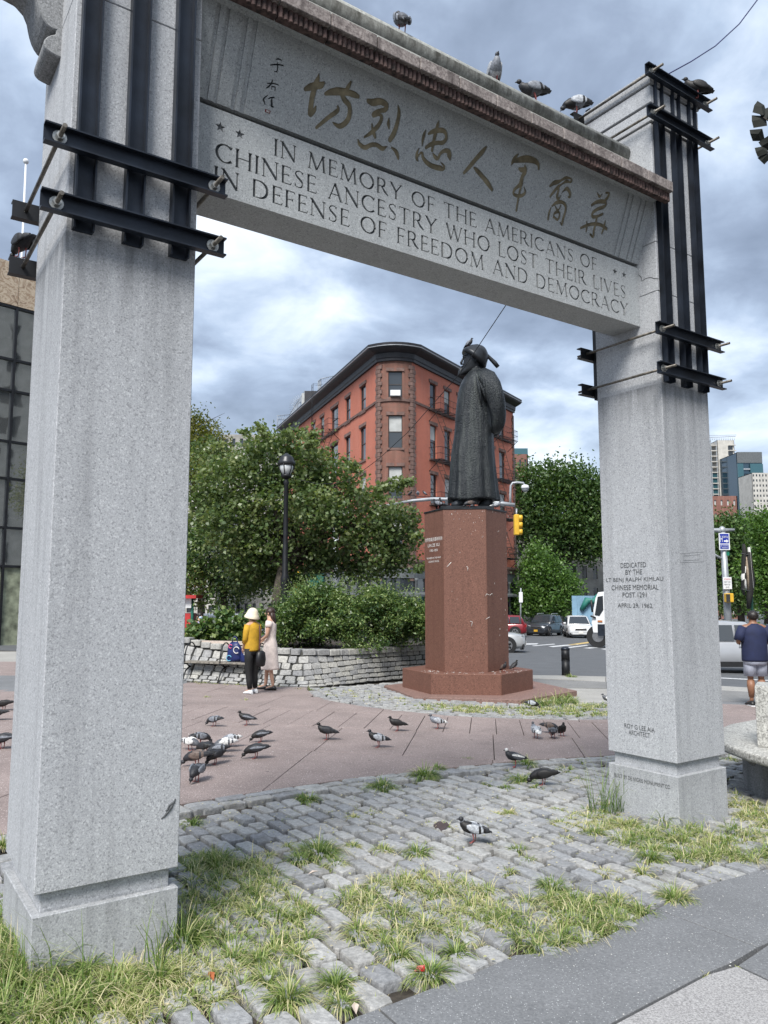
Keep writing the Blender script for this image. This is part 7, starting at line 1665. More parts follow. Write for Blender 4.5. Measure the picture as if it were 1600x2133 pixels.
# wrapped banner
wb_ = thing('wrapped_banner', 'tattered black and white banner strapped round a green pole', 'banner', (*AY(1565, 1247, 30)[:2], gz(14, 30)))
mb = MB(); mb.tube([AY(1568, 1345, 30), AY(1566, 1230, 30), AY(1562, 1140, 30)], [.055, .05, .045], 8); mb.obj('pole', plain('pole_green', (.015, .07, .05), .5), wb_)
def strip(pts, mat, w, name='cloth'):
    P = [AY(x, y, 29.85) for x, y in pts]; mb = MB(); rg = []
    for i, p in enumerate(P): ww_ = w[i] / CAM_F * 29.85; rg.append([p + np.array([ww_ * .5 * math.cos(t), .10 * math.sin(t), 0]) for t in np.linspace(0, 2 * math.pi, 9)[:-1]])
    mb.loft(rg); mb.obj(name, mat, wb_)
bcl = plain('black_cloth', (.014, .013, .012), .8, 0, .3, 20, .4, 40); wcl = plain('white_cloth', (.62, .61, .58), .8, 0, .1, 20, .3, 40); tcl = plain('tan_cloth', (.28, .22, .16), .8, 0, .2, 20)
strip([(1549, 1133), (1551, 1150), (1548, 1180), (1550, 1200), (1547, 1225), (1551, 1240)], bcl, [3, 11, 7, 9, 5, 3]); strip([(1560, 1150), (1562, 1180), (1564, 1210), (1562, 1240), (1559, 1268)], bcl, [10, 14, 18, 14, 6])
strip([(1552, 1180), (1548, 1200), (1550, 1212), (1553, 1226)], wcl, [2, 9, 9, 5]); strip([(1553, 1160), (1557, 1195), (1558, 1228)], tcl, [4, 5, 5]); strip([(1560, 1140), (1563, 1180), (1568, 1225)], wcl, [3, 3.5, 3])
for y in (1154, 1228): strip([(1545, y - 1), (1563, y + 3)], M['galv'], [3, 3], 'strap')

# ------------------------------------------------------------------ cars
def paint(name, c): return plain(name, c, .28, .15, .03, 2, coat=.6)
def car(name, label, loc, yaw, L, Wd, Hh, pmat, suv=True, group=None, plate=True, plate_col=None, roofrack=False):
    """local: +x forward, origin under the middle; body, glass, wheels (> rim), lamps, grille, mirrors are parts"""
    t = thing(name, label, 'car', (0, 0, 0), group); w = Wd / 2; gc = .20 if suv else .16; belt = Hh * (.60 if suv else .62); hood = Hh * (.60 if suv else .58)
    xs_ = [(-.5, .72, gc + .15, belt * .92, belt * .95), (-.485, .90, gc + .06, belt * .98, belt), (-.42, .97, gc, belt, belt + .01), (-.2, 1.0, gc, belt, belt + .01), (.1, 1.0, gc, belt * .99, belt), (.22, .99, gc, belt * .97, hood * 1.0), (.38, .97, gc, hood * .95, hood * .97), (.46, .90, gc + .03, hood * .84, hood * .88), (.495, .78, gc + .08, hood * .70, hood * .74), (.5, .70, gc + .12, hood * .55, hood * .58)]
    rg = []
    for f, k, z0, zb, zt in xs_:
        x = f * L; ww = w * k; rg.append([np.array(q) for q in ((x, -ww * .85, z0), (x, -ww, z0 + .14), (x, -ww * 1.0, (z0 + zb) / 2), (x, -ww * .985, zb - .06), (x, -ww * .92, zb), (x, -ww * .5, zt + .025), (x, 0, zt + .035), (x, ww * .5, zt + .025), (x, ww * .92, zb), (x, ww * .985, zb - .06), (x, ww, (z0 + zb) / 2), (x, ww, z0 + .14), (x, ww * .85, z0))])
    mb = MB(); mb.loft(rg, 0, True, True); mb.obj('body', pmat, t)
    # greenhouse
    r0, r1 = (-.47, -.40) if suv else (-.40, -.24); f1, f0 = (.08, .26)
    zr = Hh - .02; st_ = [(r0, .90, belt - .02, None), (r1, .74, zr - .05, 1), (-.1, .76, zr, 1), (f1 - .03, .74, zr - .03, 1), (f0, .88, belt - .03, None)]
    low = lambda f: w * .93; 
    def sec(f, zt, kt): x = f * L; return [np.array((x, -low(f), belt - .03)), np.array((x, -w * kt, zt - .05)), np.array((x, -w * (kt - .14), zt)), np.array((x, 0, zt + .02)), np.array((x, w * (kt - .14), zt)), np.array((x, w * kt, zt - .05)), np.array((x, low(f), belt - .03))]
    mb = MB(); mb.loft([sec(r0, belt + .05, .90), sec(r1, zr - .04, .76), sec(-.12, zr, .77), sec(f1 - .02, zr - .03, .76), sec(f0, belt + .0, .90)], 0, True, True); mb.obj('roof', pmat, t)
    gl = M['pane']
    for s in (-1, 1):
        def sp2(f, h): kt = .77; y = low(f) + (w * kt - low(f)) * h; return np.array([f * L, s * (y + .012), belt + .03 + (zr - .12 - belt) * h])
        fr = f1 - .02
        for a0, a1, b0, b1 in ((-.02, f0 - .055, -.02, fr - .02), (-.20, -.035, -.19, -.035), (r0 + .09, -.215, r1 + .03, -.205)):
            q = [sp2(a0, 0), sp2(a1, 0), sp2(b1, .93), sp2(b0, .93)]; mb = MB(); mb.prism(q, (0, s * .01, 0)); mb.obj('side_window', gl, t)
        mb = MB(); mb.box((f0 * L - .28, s * (w + .10), belt + .10), (.12, .20, .14)); me = mb.mesh('mirror', pmat); bevel_mesh(me, .03); link('mirror', me, t)
        hx_ = L * .475; mb = MB(); mb.add([(hx_ - .24, s * w * .93, hood * .80), (hx_ + .035, s * w * .80, hood * .74), (hx_ + .075, s * w * .48, hood * .72), (hx_ + .065, s * w * .48, hood * .80), (hx_ - .02, s * w * .80, hood * .87), (hx_ - .26, s * w * .94, hood * .88)], [(0, 1, 2, 3, 4, 5) if s > 0 else (5, 4, 3, 2, 1, 0)])
        mb.v += [(v[0] - .03, v[1] * .97, v[2]) for v in mb.v]; mb.f += [(6, 7, 8, 9, 10, 11)] + [(i, (i + 1) % 6, (i + 1) % 6 + 6, i + 6) for i in range(6)]; mb.m += [0] * 7; mb.sm += [False] * 7; mb.obj('headlight', M['lamp_glass'], t)
        mb = MB(); mb.box((-L * .49, s * w * .80, belt * .84), (.10, .26, .20)); mb.obj('tail_light', M['tail_red'], t)
        mb = MB(); mb.box((L * .478, s * w * .74, hood * .36), (.10, .20, .14)); mb.obj('fog_light', M['plastic_black'], t)
        mb = MB(); mb.box((.02 * L, s * w * .99, gc + .10), (L * .52, .05, .16)); mb.obj('sill', M['plastic_black'] if suv else pmat, t)
        for k, xx in enumerate((-.02, -.2)): mb = MB(); mb.box(((xx + .03) * L, s * (w * 1.0 + .01), belt - .14), (.20, .03, .035)); mb.obj('door_handle', M['chrome'] if not suv else pmat, t)
        for f in (-.30, .325):
            rw = .36 if suv else .325; c = np.array([f * L, s * (w - .10), rw]); YM = np.array([[1, 0, 0], [0, 0, 1], [0, 1, 0]]).T
            mb = MB(); mb.lathe([(rw + .06, -.02), (rw + .07, .108 if True else 0)], (c[0], s * (w - .10), rw), 22, 0, np.array([[1, 0, 0], [0, 0, s], [0, 1, 0]]).T.T @ np.eye(3)) if False else None
            def cyl(r_a, ya, yb, n=22): 
                m2 = MB(); m2.loft([[np.array([c[0] + r_a * math.cos(t_a), y_, rw + r_a * math.sin(t_a)]) for t_a in np.linspace(0, 2 * math.pi, n + 1)[:-1]] for y_ in (ya, yb)], 0, True, False); return m2
            cyl(rw + .07, s * (w - .3), s * (w * 1.0 + .006)).obj('wheel_arch', M['plastic_black'], t)
            wh = cyl(rw, s * (w - .22), s * (w + .02)).obj('wheel', M['tyre'], t); cyl(rw * .66, s * (w - .1), s * (w + .028)).obj('rim', M['rim'], wh)
            for k in range(5):
                a = k * 2 * math.pi / 5 + .3; mb = MB(); mb.tube([(c[0], s * (w + .032), rw), (c[0] + rw * .6 * math.cos(a), s * (w + .030), rw + rw * .6 * math.sin(a))], .035, 4); mb.obj('spoke', M['rim'], wh) if k < 0 else None
            m3 = MB()
            for k in range(5): a = k * 2 * math.pi / 5 + .6; m3.tube([(c[0] + rw * .2 * math.cos(a), s * (w + .03), rw + rw * .2 * math.sin(a)), (c[0] + rw * .56 * math.cos(a), s * (w + .03), rw + rw * .56 * math.sin(a))], .045, 4)
            m3.obj('rim_opening', M['plastic_black'], wh)
    def wsc(f, h, y): return np.array([f * L + .012, y, h])
    mb = MB(); a = [( (f0 - .012) * L, -w * .80, belt + .05), ((f0 - .012) * L, w * .80, belt + .05), ((f1 + .01) * L, w * .64, zr - .09), ((f1 + .01) * L, -w * .64, zr - .09)]; mb.prism(a, (.03, 0, .03)); mb.obj('windshield', gl, t)
    mb = MB(); a = [((r0 + .01) * L, -w * .76, belt + .12), ((r0 + .01) * L, w * .76, belt + .12), ((r1 - .008) * L, w * .62, zr - .12), ((r1 - .008) * L, -w * .62, zr - .12)]; mb.prism(a, (-.03, 0, .02)); mb.obj('rear_window', gl, t)
    mb = MB(); mb.box((L * .492, 0, hood * .66), (.08, w * .92, hood * .20)); me = mb.mesh('grille', M['plastic_black']); bevel_mesh(me, .03); gr = link('grille', me, t)
    for k in range(3): mb = MB(); mb.box((L * .492 + .045, 0, hood * (.60 + .055 * k)), (.012, w * .84, .018)); mb.obj('grille_bar', M['chrome'], gr)
    mb = MB(); mb.box((L * .488, 0, hood * .34), (.09, w * 1.05, hood * .14)); me = mb.mesh('air_intake', M['plastic_black']); bevel_mesh(me, .03); link('air_intake', me, t)
    mb = MB(); mb.box((L * .465, 0, gc + .02), (.14, w * 1.5, .10)); mb.obj('bumper_lip', M['plastic_black'], t)
    if plate: mb = MB(); mb.box((L * .50 + .02, 0, hood * .44), (.02, .31, .16)); mb.obj('licence_plate', plate_col or M['white_print'], t)
    if roofrack:
        for s in (-1, 1): mb = MB(); mb.tube([(-.34 * L, s * w * .64, zr + .0), (-.32 * L, s * w * .64, zr + .06), (.0 * L, s * w * .64, zr + .06), (.03 * L, s * w * .64, zr)], .025, 6); mb.obj('roof_rail', M['galv'], t)
    t.location = tuple(loc); t.rotation_euler = (0, 0, yaw); return t
def GR_(x, y): return G(x, y, -.13)
gp = 'cars waiting at the crossing'
yaw = lambda deg: R(deg)     # 270 = facing the camera
c = GR_(1144, 1325); car('parked_car', 'dark grey sport utility car with a yellow plate, between the red and the white car', (c[0], c[1] + 1.5, c[2]), yaw(240), 4.6, 1.85, 1.70, paint('graphite_paint', (.035, .040, .048)), True, gp, plate_col=plain('plate_yellow', (.55, .32, .03), .5), roofrack=True)
c = GR_(1214, 1329); car('parked_car', 'white sport utility car facing the crosswalk, left of the white truck', (c[0], c[1] + 1.5, c[2]), yaw(262), 4.65, 1.9, 1.66, paint('white_car_paint', (.68, .69, .70)), True, gp)
c = GR_(1050, 1326); car('parked_car', 'dark red hatchback seen from the side, right of the pedestal', (c[0] - .3, c[1] + .6, c[2]), yaw(168), 4.2, 1.8, 1.62, paint('dark_red_paint', (.20, .012, .018)), True, gp)
c = GR_(1190, 1309); car('parked_car', 'second white car just showing behind the front row', (c[0], c[1] + 1.5, c[2]), yaw(250), 4.5, 1.85, 1.6, bpy.data.materials['white_car_paint'], True, gp)
c = GR_(1044, 1358); car('parked_car', 'silver car nose with a black bumper poking out right of the pedestal', (c[0] - 1.0, c[1] + .6, c[2]), yaw(-12), 4.4, 1.8, 1.5, paint('silver_grey_paint', (.36, .37, .38)), False, gp)
c = GR_(1545, 1404); car('silver_car', 'silver car side-on behind the man in the navy shirt', (c[0] + .1, c[1] + 1.0, c[2]), yaw(-4), 5.0, 1.9, 1.68, paint('silver_paint', (.34, .35, .37)), True)
c = GR_(1640, 1345); car('taxi', 'yellow taxi roof just visible beyond the silver car at the edge', (c[0] + 1.2, c[1] + 2, c[2]), yaw(-4), 4.8, 1.85, 1.6, paint('taxi_yellow', (.62, .36, .02)), False)
for k, (x, y, d, lab) in enumerate(((405, 1320, 27, 'white car behind the weeds, nearest the near column'), (462, 1318, 28, 'white car behind the planter, between weeds and shady tree'), (530, 1312, 29, 'white car mostly hidden behind the women'))):
    p = AY(x, 1300, d); zz_ = gz(p[0], d) - .13; car('white_car', lab, (p[0], d, zz_), yaw(182 if k != 1 else 176), 4.5, 1.8, 1.55, bpy.data.materials['white_car_paint'], k == 2, 'white cars parked behind the planter')
# truck
c = GR_(1249, 1349); tk = thing('white_truck', 'white truck cab partly hidden by the far column', 'truck', c)
tx, ty_ = c[0], c[1]; z0 = c[2]; k_ = ty_ / CAM_F
def TX(px_): return (px_ - 800) / CAM_F * (ty_ * math.cos(R(6.4)))
zz = lambda y: AY(1250, y, ty_)[2]
mb = MB(); x0, x1 = AY(1234, 1300, ty_)[0], AY(1252, 1300, ty_)[0]
pr = [(x0 + .05, zz(1318)), (x0 - .02, zz(1296)), (x0 + .02, zz(1284)), (x0 + .22, zz(1246)), (x0 + .36, zz(1234)), (x1 + .5, zz(1231)), (x1 + .5, zz(1318))]
mb.prism([(x, ty_ - .1, z) for x, z in pr], (0, 2.1, 0)); me = mb.mesh('cab', M['white_paint'], origin(tk)); bevel_mesh(me, .05, 2); link('cab', me, tk)
mb = MB(); mb.prism([(x, ty_ - .125, z) for x, z in ((x0 + .16, zz(1281)), (x0 + .34, zz(1243)), (x0 + .62, zz(1241)), (x0 + .62, zz(1270)), (x0 + .40, zz(1283)))], (0, .03, 0)); mb.obj('side_window', M['pane'], tk)
mb = MB(); mb.prism([(x0 + .06, ty_ + .05, zz(1283)), (x0 + .245, ty_ + .05, zz(1247)), (x0 + .245, ty_ + 1.85, zz(1247)), (x0 + .06, ty_ + 1.85, zz(1283))], (-.03, 0, -.005)); mb.obj('windshield', M['pane'], tk)
mb = MB(); mb.box((x1 + 2.6, ty_ + .95, (zz(1219) + zz(1300)) / 2), (4.4, 2.3, zz(1219) - zz(1300))); me = mb.mesh('cargo_box', M['white_paint'], origin(tk)); bevel_mesh(me, .03); link('cargo_box', me, tk)
mb = MB(); mb.box((x1 + 2.4, ty_ + .95, zz(1308)), (4.8, 1.0, .35)); mb.obj('chassis', M['plastic_black'], tk)
mb = MB(); mb.box((x1 + .10, ty_ - .05, zz(1312)), (.55, .3, .62)); mb.obj('fuel_tank', M['steel'], tk)
for yy in (ty_ + .12, ty_ + 1.85):
    rw = (zz(1303) - zz(1350)) / 2; cx_ = AY(1245, 1300, ty_)[0]; mb = MB(); mb.loft([[np.array([cx_ + rw * math.cos(t), y_, z0 + rw + rw * math.sin(t)]) for t in np.linspace(0, 2 * math.pi, 21)[:-1]] for y_ in (yy - .16, yy + .16)], 0, True, False); wh = mb.obj('wheel', M['tyre'], tk)
    mb = MB(); mb.loft([[np.array([cx_ + rw * .5 * math.cos(t), y_, z0 + rw + rw * .5 * math.sin(t)]) for t in np.linspace(0, 2 * math.pi, 17)[:-1]] for y_ in (yy - .175, yy)], 0, True, False); mb.obj('rim', M['rim'], wh)
mb = MB(); mb.tube([(x0 - .05, ty_ - .25, zz(1283)), (x0 + .2, ty_ - .15, zz(1287))], .05, 6); mb.tube([(x0 + .0, ty_ - .3, zz(1250)), (x0 + .05, ty_ - .3, zz(1275))], .06, 6); mb.obj('mirror_arm', M['plastic_black'], tk)
mb = MB(); mb.box((AY(1250, 1294, ty_)[0], ty_ - .13, zz(1294)), (.25, .02, .10)); mb.obj('side_marker', plain('amber_lamp', (.45, .16, .05), .4), tk); tk.rotation_euler = (0, 0, R(-18))
# bits left of the planter
fb = thing('food_cart', 'red food cart with a green post and awning behind the wall by the near column', 'food cart', AY(386, 1325, 24))
a = AY(388, 1300, 24); mb = MB(); mb.box((a[0] - .3, 24.4, a[2] - .15), (.85, .8, .95)); mb.obj('cart_body', plain('cart_red', (.45, .03, .03), .5), fb)
mb = MB(); mb.tube([AY(401, 1320, 24), AY(400, 1240, 24)], .05, 8); mb.obj('post', plain('cart_green', (.02, .14, .10), .5), fb)
mb = MB(); q0, q1 = AY(380, 1243, 24), AY(403, 1245, 24); mb.box(((q0[0] + q1[0]) / 2, 24.3, q0[2]), (q1[0] - q0[0] + .3, 1.2, .10)); mb.obj('awning', bpy.data.materials['cart_red'], fb)
mb = MB(); q0 = AY(388, 1256, 23.9); mb.box(q0, (.32, .04, .30)); mb.obj('menu_board', signw, fb)
yh = thing('yellow_hydrant_post', 'yellow street post glimpsed between tree and hedge', 'post', AY(617, 1235, 30)); mb = MB(); mb.tube([AY(617, 1260, 30), AY(617, 1205, 30)], .12, 8); mb.ball(AY(620, 1202, 30), .22, 8, 6); mb.obj('post', ymat, yh)
gb = thing('green_booth', 'green newsstand glimpsed between tree trunk and hedge', 'kiosk', AY(655, 1240, 34)); a, b = AY(641, 1235, 34), AY(674, 1190, 34); mb = MB(); mb.box(((a[0] + b[0]) / 2, 34.5, (a[2] + b[2]) / 2 - .5), (b[0] - a[0], 1.0, b[2] - a[2] + 1.0)); mb.obj('wall', plain('booth_green', (.015, .11, .085), .5), gb)
mb = MB(); mb.box(((a[0] + b[0]) / 2, 34.5, b[2] + .08), (b[0] - a[0] + .3, 1.3, .12)); mb.obj('roof', M['steel_black'], gb)
for k, (x, y, m) in enumerate(((1066, 1255, 'white_paint'),)):
    gs = thing('street_notice', 'small white street notice beside the right edge of the pedestal', 'sign', AY(1084, 1245, 30)); mb = MB(); mb.box(AY(1085, 1244, 30), (.14, .03, .40)); mb.obj('panel', M['white_paint'], gs); mb = MB(); mb.tube([AY(1084.5, 1300, 30.05), AY(1085, 1225, 30.05)], .03, 6); mb.obj('post', M['galv'], gs)

# small litter
rw_ = thing('red_wrapper', 'crumpled red wrapper on the cobbles near the pavement edge', 'wrapper', G(874, 2026)); mb = MB(); c = G(874, 2026); mb.add([c + np.array(v) for v in ((-.028, 0, .004), (.022, -.014, .012), (.026, .010, .030), (-.010, .016, .022), (0, 0, .006))], [(0, 1, 4), (1, 2, 4), (2, 3, 4), (3, 0, 4)]); mb.obj('foil', plain('wrapper_red', (.50, .015, .02), .3), rw_)
pr_ = thing('crumpled_brown_bag', 'crumpled brown leafy scrap just left of the nearest pigeon', 'litter', G(912, 1728)); mb = MB(); c = G(912, 1728)
for k in range(7): a = rng.uniform(0, 6.28); d = np.array([math.cos(a), math.sin(a), 0]) * rng.uniform(.01, .05); mb.add([c + d, c + d + np.array([.05, .02, .02]), c + d + np.array([.03, .06, .035]), c + d + np.array([-.02, .04, .01])], [(0, 1, 2, 3)])
mb.obj('scrap', plain('scrap_brown', (.05, .035, .035), .7), pr_)
for k, (x, y, lab) in enumerate(((740, 2100, 'pale dry leaf on the kerb stones near the bottom edge'), (652, 1818, 'pale feather caught between cobbles left of centre'), (440, 2033, 'orange-brown fallen leaf beside the near column grass'))):
    t = thing('fallen_leaf', lab, 'leaf', G(x, y)); c = G(x, y, .02); mb = MB(); a = rng.uniform(0, 3); e = np.array([math.cos(a), math.sin(a), .2]) * .035; f = np.array([-math.sin(a), math.cos(a), 0]) * .016
    mb.add([c - e, c + f + ZZ * .01, c + e, c - f + ZZ * .012, c], [(0, 1, 4), (1, 2, 4), (2, 3, 4), (3, 0, 4)]); mb.obj('leaf', M['slat_new'] if k < 2 else plain('leaf_rust', (.30, .09, .03), .7), t)
# ================================================================== PEOPLE
def skin_body(name, J, E_, rad, mat, parent, root=0):
    me = bpy.data.meshes.new(name); me.from_pydata([tuple(j) for j in J], E_, []); ob = bpy.data.objects.new('tmp', me); COL.objects.link(ob)
    md = ob.modifiers.new('s', 'SKIN'); ss = ob.modifiers.new('d', 'SUBSURF'); ss.levels = 1; ss.render_levels = 1
    sk = me.skin_vertices[0].data if me.skin_vertices else None
    if sk is None:
        bm = bmesh.new(); bm.from_mesh(me); bm.verts.layers.skin.verify(); bm.to_mesh(me); bm.free(); sk = me.skin_vertices[0].data
    for i, r_ in enumerate(rad): sk[i].radius = (r_, r_); sk[i].use_root = (i == root)
    dg = bpy.context.evaluated_depsgraph_get(); m2 = bpy.data.meshes.new_from_object(ob.evaluated_get(dg)); m2.name = name; bpy.data.objects.remove(ob)
    m2.materials.clear(); m2.materials.append(mat); shade_fast(m2); return link(name, m2, parent)
def ring(c, rx, ry, n=14, ax=None, tilt=0):
    return [np.array(c) + np.array([rx * math.cos(a), ry * math.sin(a), tilt * math.cos(a)]) for a in np.linspace(0, 2 * math.pi, n + 1)[:-1]]
def lerp(a, b, t): return np.array(a) * (1 - t) + np.array(b) * t
def person(label, loc, rz, h, pose, skinm, build=1.0):
    """local: facing -y, x to the figure's left side in the picture; returns root and joints"""
    t = thing('person', label, 'person', (0, 0, 0)); k = h / 1.70; b = build
    j = dict(pelvis=(0, 0, .94), waist=(0, .0, 1.06), chest=(0, .01, 1.26), neck0=(0, .01, 1.42), neck=(0, -.005, 1.49), head=(0, -.015, 1.585), crown=(0, -.01, 1.66),
             hipL=(-.09, 0, .90), hipR=(.09, 0, .90), kneeL=(-.095, -.01, .49), kneeR=(.095, -.01, .49), ankL=(-.10, .01, .08), ankR=(.10, .01, .08), toeL=(-.11, -.15, .035), toeR=(.11, -.15, .035),
             shL=(-.17 * b, .01, 1.40), shR=(.17 * b, .01, 1.40), elL=(-.22 * b, .02, 1.12), elR=(.22 * b, .02, 1.12), wrL=(-.21 * b, -.06, .88), wrR=(.21 * b, -.06, .88))
    j.update(pose); j = {q: np.array(v, float) * k for q, v in j.items()}
    rr = dict(pelvis=.125 * b, waist=.115 * b, chest=.13 * b, neck0=.075, neck=.052, head=.088, crown=.062, hipL=.085 * b, hipR=.085 * b, kneeL=.055, kneeR=.055, ankL=.036, ankR=.036, toeL=.03, toeR=.03, shL=.062, shR=.062, elL=.042, elR=.042, wrL=.027, wrR=.027)
    names = list(j); ix = {q: i for i, q in enumerate(names)}; J = [j[q] for q in names]; rad = [rr[q] * k for q in names]
    ED = [(ix[a], ix[c]) for a, c in (('pelvis', 'waist'), ('waist', 'chest'), ('chest', 'neck0'), ('neck0', 'neck'), ('neck', 'head'), ('head', 'crown'), ('pelvis', 'hipL'), ('pelvis', 'hipR'), ('hipL', 'kneeL'), ('kneeL', 'ankL'), ('ankL', 'toeL'), ('hipR', 'kneeR'), ('kneeR', 'ankR'), ('ankR', 'toeR'), ('neck0', 'shL'), ('shL', 'elL'), ('elL', 'wrL'), ('neck0', 'shR'), ('shR', 'elR'), ('elR', 'wrR'))]
    for S in ('L', 'R'):          # palm, four unequal fingers and a thumb
        w, e = j['wr' + S], j['el' + S]; d = (w - e) / np.linalg.norm(w - e); sx = -1 if S == 'L' else 1; side = np.cross(d, [sx, 0, 0]); side /= np.linalg.norm(side) + 1e-9
        palm = w + d * .055 * k; J.append(palm); rad.append(.027 * k); pi = len(J) - 1; ED.append((ix['wr' + S], pi))
        for q, (o, L) in enumerate(((-.026, .062), (-.009, .072), (.009, .068), (.026, .055))):
            a = palm + side * o * k + d * .03 * k; m1 = a + d * L * .55 * k - np.array([sx * .006, 0, 0]); m2 = m1 + d * L * .4 * k - np.array([sx * .014, 0, 0]); n0 = len(J); J += [a, m1, m2]; rad += [.010 * k, .0088 * k, .007 * k]; ED += [(pi, n0), (n0, n0 + 1), (n0 + 1, n0 + 2)]
        th = w + d * .03 * k - side * .035 * k; n0 = len(J); J += [th, th + (d * .035 - side * .012) * k]; rad += [.011 * k, .008 * k]; ED += [(pi, n0), (n0, n0 + 1)]
    skin_body('body', J, ED, rad, skinm, t); return t, j, k
def sleeve(t, pts, rads, mat, name='sleeve'): mb = MB(); mb.tube(pts, rads, 12); mb.obj(name, mat, t)
def face(t, j, k, fd, skinm, hairm=None):
    h = j['head']; fd = np.array(fd, float); fd /= np.linalg.norm(fd); sd2 = np.cross(fd, ZZ); mb = MB(); 
    mb.tube([h + fd * .086 * k + ZZ * .02 * k, h + fd * .108 * k - ZZ * .012 * k, h + fd * .086 * k - ZZ * .02 * k], [.008 * k, .014 * k, .008 * k], 6); mb.obj('nose', skinm, t)
    for s in (-1, 1):
        mb = MB(); mb.ball(h + fd * .080 * k + sd2 * s * .032 * k + ZZ * .012 * k, .010 * k, 6, 5); mb.obj('eye', M['plastic_black'], t)
        mb = MB(); mb.ball(h + sd2 * s * .090 * k - ZZ * .005 * k, np.array([.012, .016, .028]) * k, 7, 5); mb.obj('ear', skinm, t)
    mb = MB(); mb.tube([h + fd * .086 * k - sd2 * .022 * k - ZZ * .045 * k, h + fd * .092 * k - ZZ * .046 * k, h + fd * .086 * k + sd2 * .022 * k - ZZ * .045 * k], .006 * k, 5); mb.obj('mouth', plain('lips', (.30, .10, .09), .5) if 'lips' not in bpy.data.materials else bpy.data.materials['lips'], t)
def finish(t, loc, rz): t.location = tuple(loc); t.rotation_euler = (0, 0, rz)
def shoe(t, a, toe, mat, k, sole=None):
    a = np.array(a); toe = np.array(toe); d = toe - a; d[2] = 0; d /= np.linalg.norm(d); s = np.array([-d[1], d[0], 0]); mb = MB(); rg = []
    for f, w, hh in ((-.07, .030, .05), (-.05, .042, .085), (0, .045, .10), (.06, .048, .075), (.12, .050, .055), (.165, .042, .042), (.185, .02, .03)):
        c = np.array([a[0], a[1], 0]) + d * f * k; rg.append([c + s * w * k * math.cos(q) + ZZ * (hh / 2 * k * (1 + math.sin(q)) + .002) for q in np.linspace(0, 2 * math.pi, 11)[:-1]])
    mb.loft(rg); mb.obj('shoe', mat, t)

# woman in mustard jumper: stands with her back three-quarters to the viewer, looking left
yl = plain('mustard_knit', (.50, .29, .02), .85, 0, .1, 10, .5, 60); blk = plain('black_trousers', (.008, .008, .009), .8, 0, .2, 10, .2, 30); crm = plain('cream_hat_cloth', (.75, .66, .50), .85, 0, .06, 10, .2, 60)
t, j, k = person('woman in a mustard jumper and cream sun hat, black bag on a long strap', 0, 0, 1.60, dict(shL=(-.16, .0, 1.40), elL=(-.20, -.03, 1.14), wrL=(-.15, -.17, .93), shR=(.16, .0, 1.40), elR=(.185, -.02, 1.13), wrR=(.10, -.16, .93), ankL=(-.13, -.03, .08), kneeL=(-.10, -.02, .49), ankR=(.11, .06, .08), toeL=(-.16, -.17, .035), toeR=(.10, -.09, .035)), M['skin'], 1.05)
mb = MB(); mb.loft([ring((0, 0, z * k), rx * k, ry * k, 18) for z, rx, ry in ((.87, .185, .145), (.90, .188, .15), (1.0, .172, .138), (1.08, .165, .13), (1.2, .178, .135), (1.32, .188, .132), (1.39, .175, .12), (1.44, .12, .09), (1.465, .075, .07))]); mb.obj('jumper', yl, t)
for S, sx in (('L', -1), ('R', 1)): sleeve(t, [j['sh' + S] + np.array([-.02 * sx, 0, .0]), lerp(j['sh' + S], j['el' + S], .5), j['el' + S], lerp(j['el' + S], j['wr' + S], .45)], [.072, .066, .056, .050], yl)
mb = MB(); mb.loft([ring((0, 0, z * k), rx * k, ry * k, 16) for z, rx, ry in ((.80, .165, .13), (.86, .17, .138), (.93, .168, .135), (.98, .155, .125))]); mb.obj('trouser_seat', blk, t)
for S in 'LR': sleeve(t, [j['hip' + S] + ZZ * .02, lerp(j['hip' + S], j['knee' + S], .5), j['knee' + S], lerp(j['knee' + S], j['ank' + S], .5), j['ank' + S] + ZZ * .03], [.100, .086, .066, .060, .048], blk, 'trouser_leg'); shoe(t, j['ank' + S], j['toe' + S], M['white_paint'], k)
face(t, j, k, (-.25, -1, 0), M['skin'])
mb = MB(); hc = j['head'] + ZZ * .035; mb.lathe([(.150, -.075), (.152, -.06), (.128, -.01), (.108, .03), (.098, .065), (.075, .10), (.04, .12), (.01, .125)], hc, 22, 0, np.array([[1, 0, 0], [0, .97, .22], [0, -.22, .97]])); mb.obj('sun_hat', crm, t)
mb = MB(); mb.ball(j['head'] + np.array([0, .03, -.01]), np.array([.098, .085, .09]), 12, 8); mb.obj('hair', M['hair'], t)
mb = MB(); mb.tube([np.array([-.08, .03, 1.43]) * k, np.array([-.08, .12, 1.36]) * k, np.array([-.06, .155, 1.16]) * k, np.array([-.04, .165, .95]) * k, np.array([-.03, .17, .86]) * k], .017, 6); mb.obj('bag_strap', plain('patterned_strap', (.08, .03, .03), .7, 0, .4, 60), t)
mb = MB(); mb.loft([ring((-.03 * k, .20, z * k), rx, ry, 12) for z, rx, ry in ((.56, .06, .05), (.58, .10, .07), (.70, .12, .08), (.84, .10, .07), (.88, .05, .04))]); mb.obj('shoulder_bag', plain('black_leather', (.008, .008, .010), .45), t)
finish(t, G(524, 1445), R(-125))
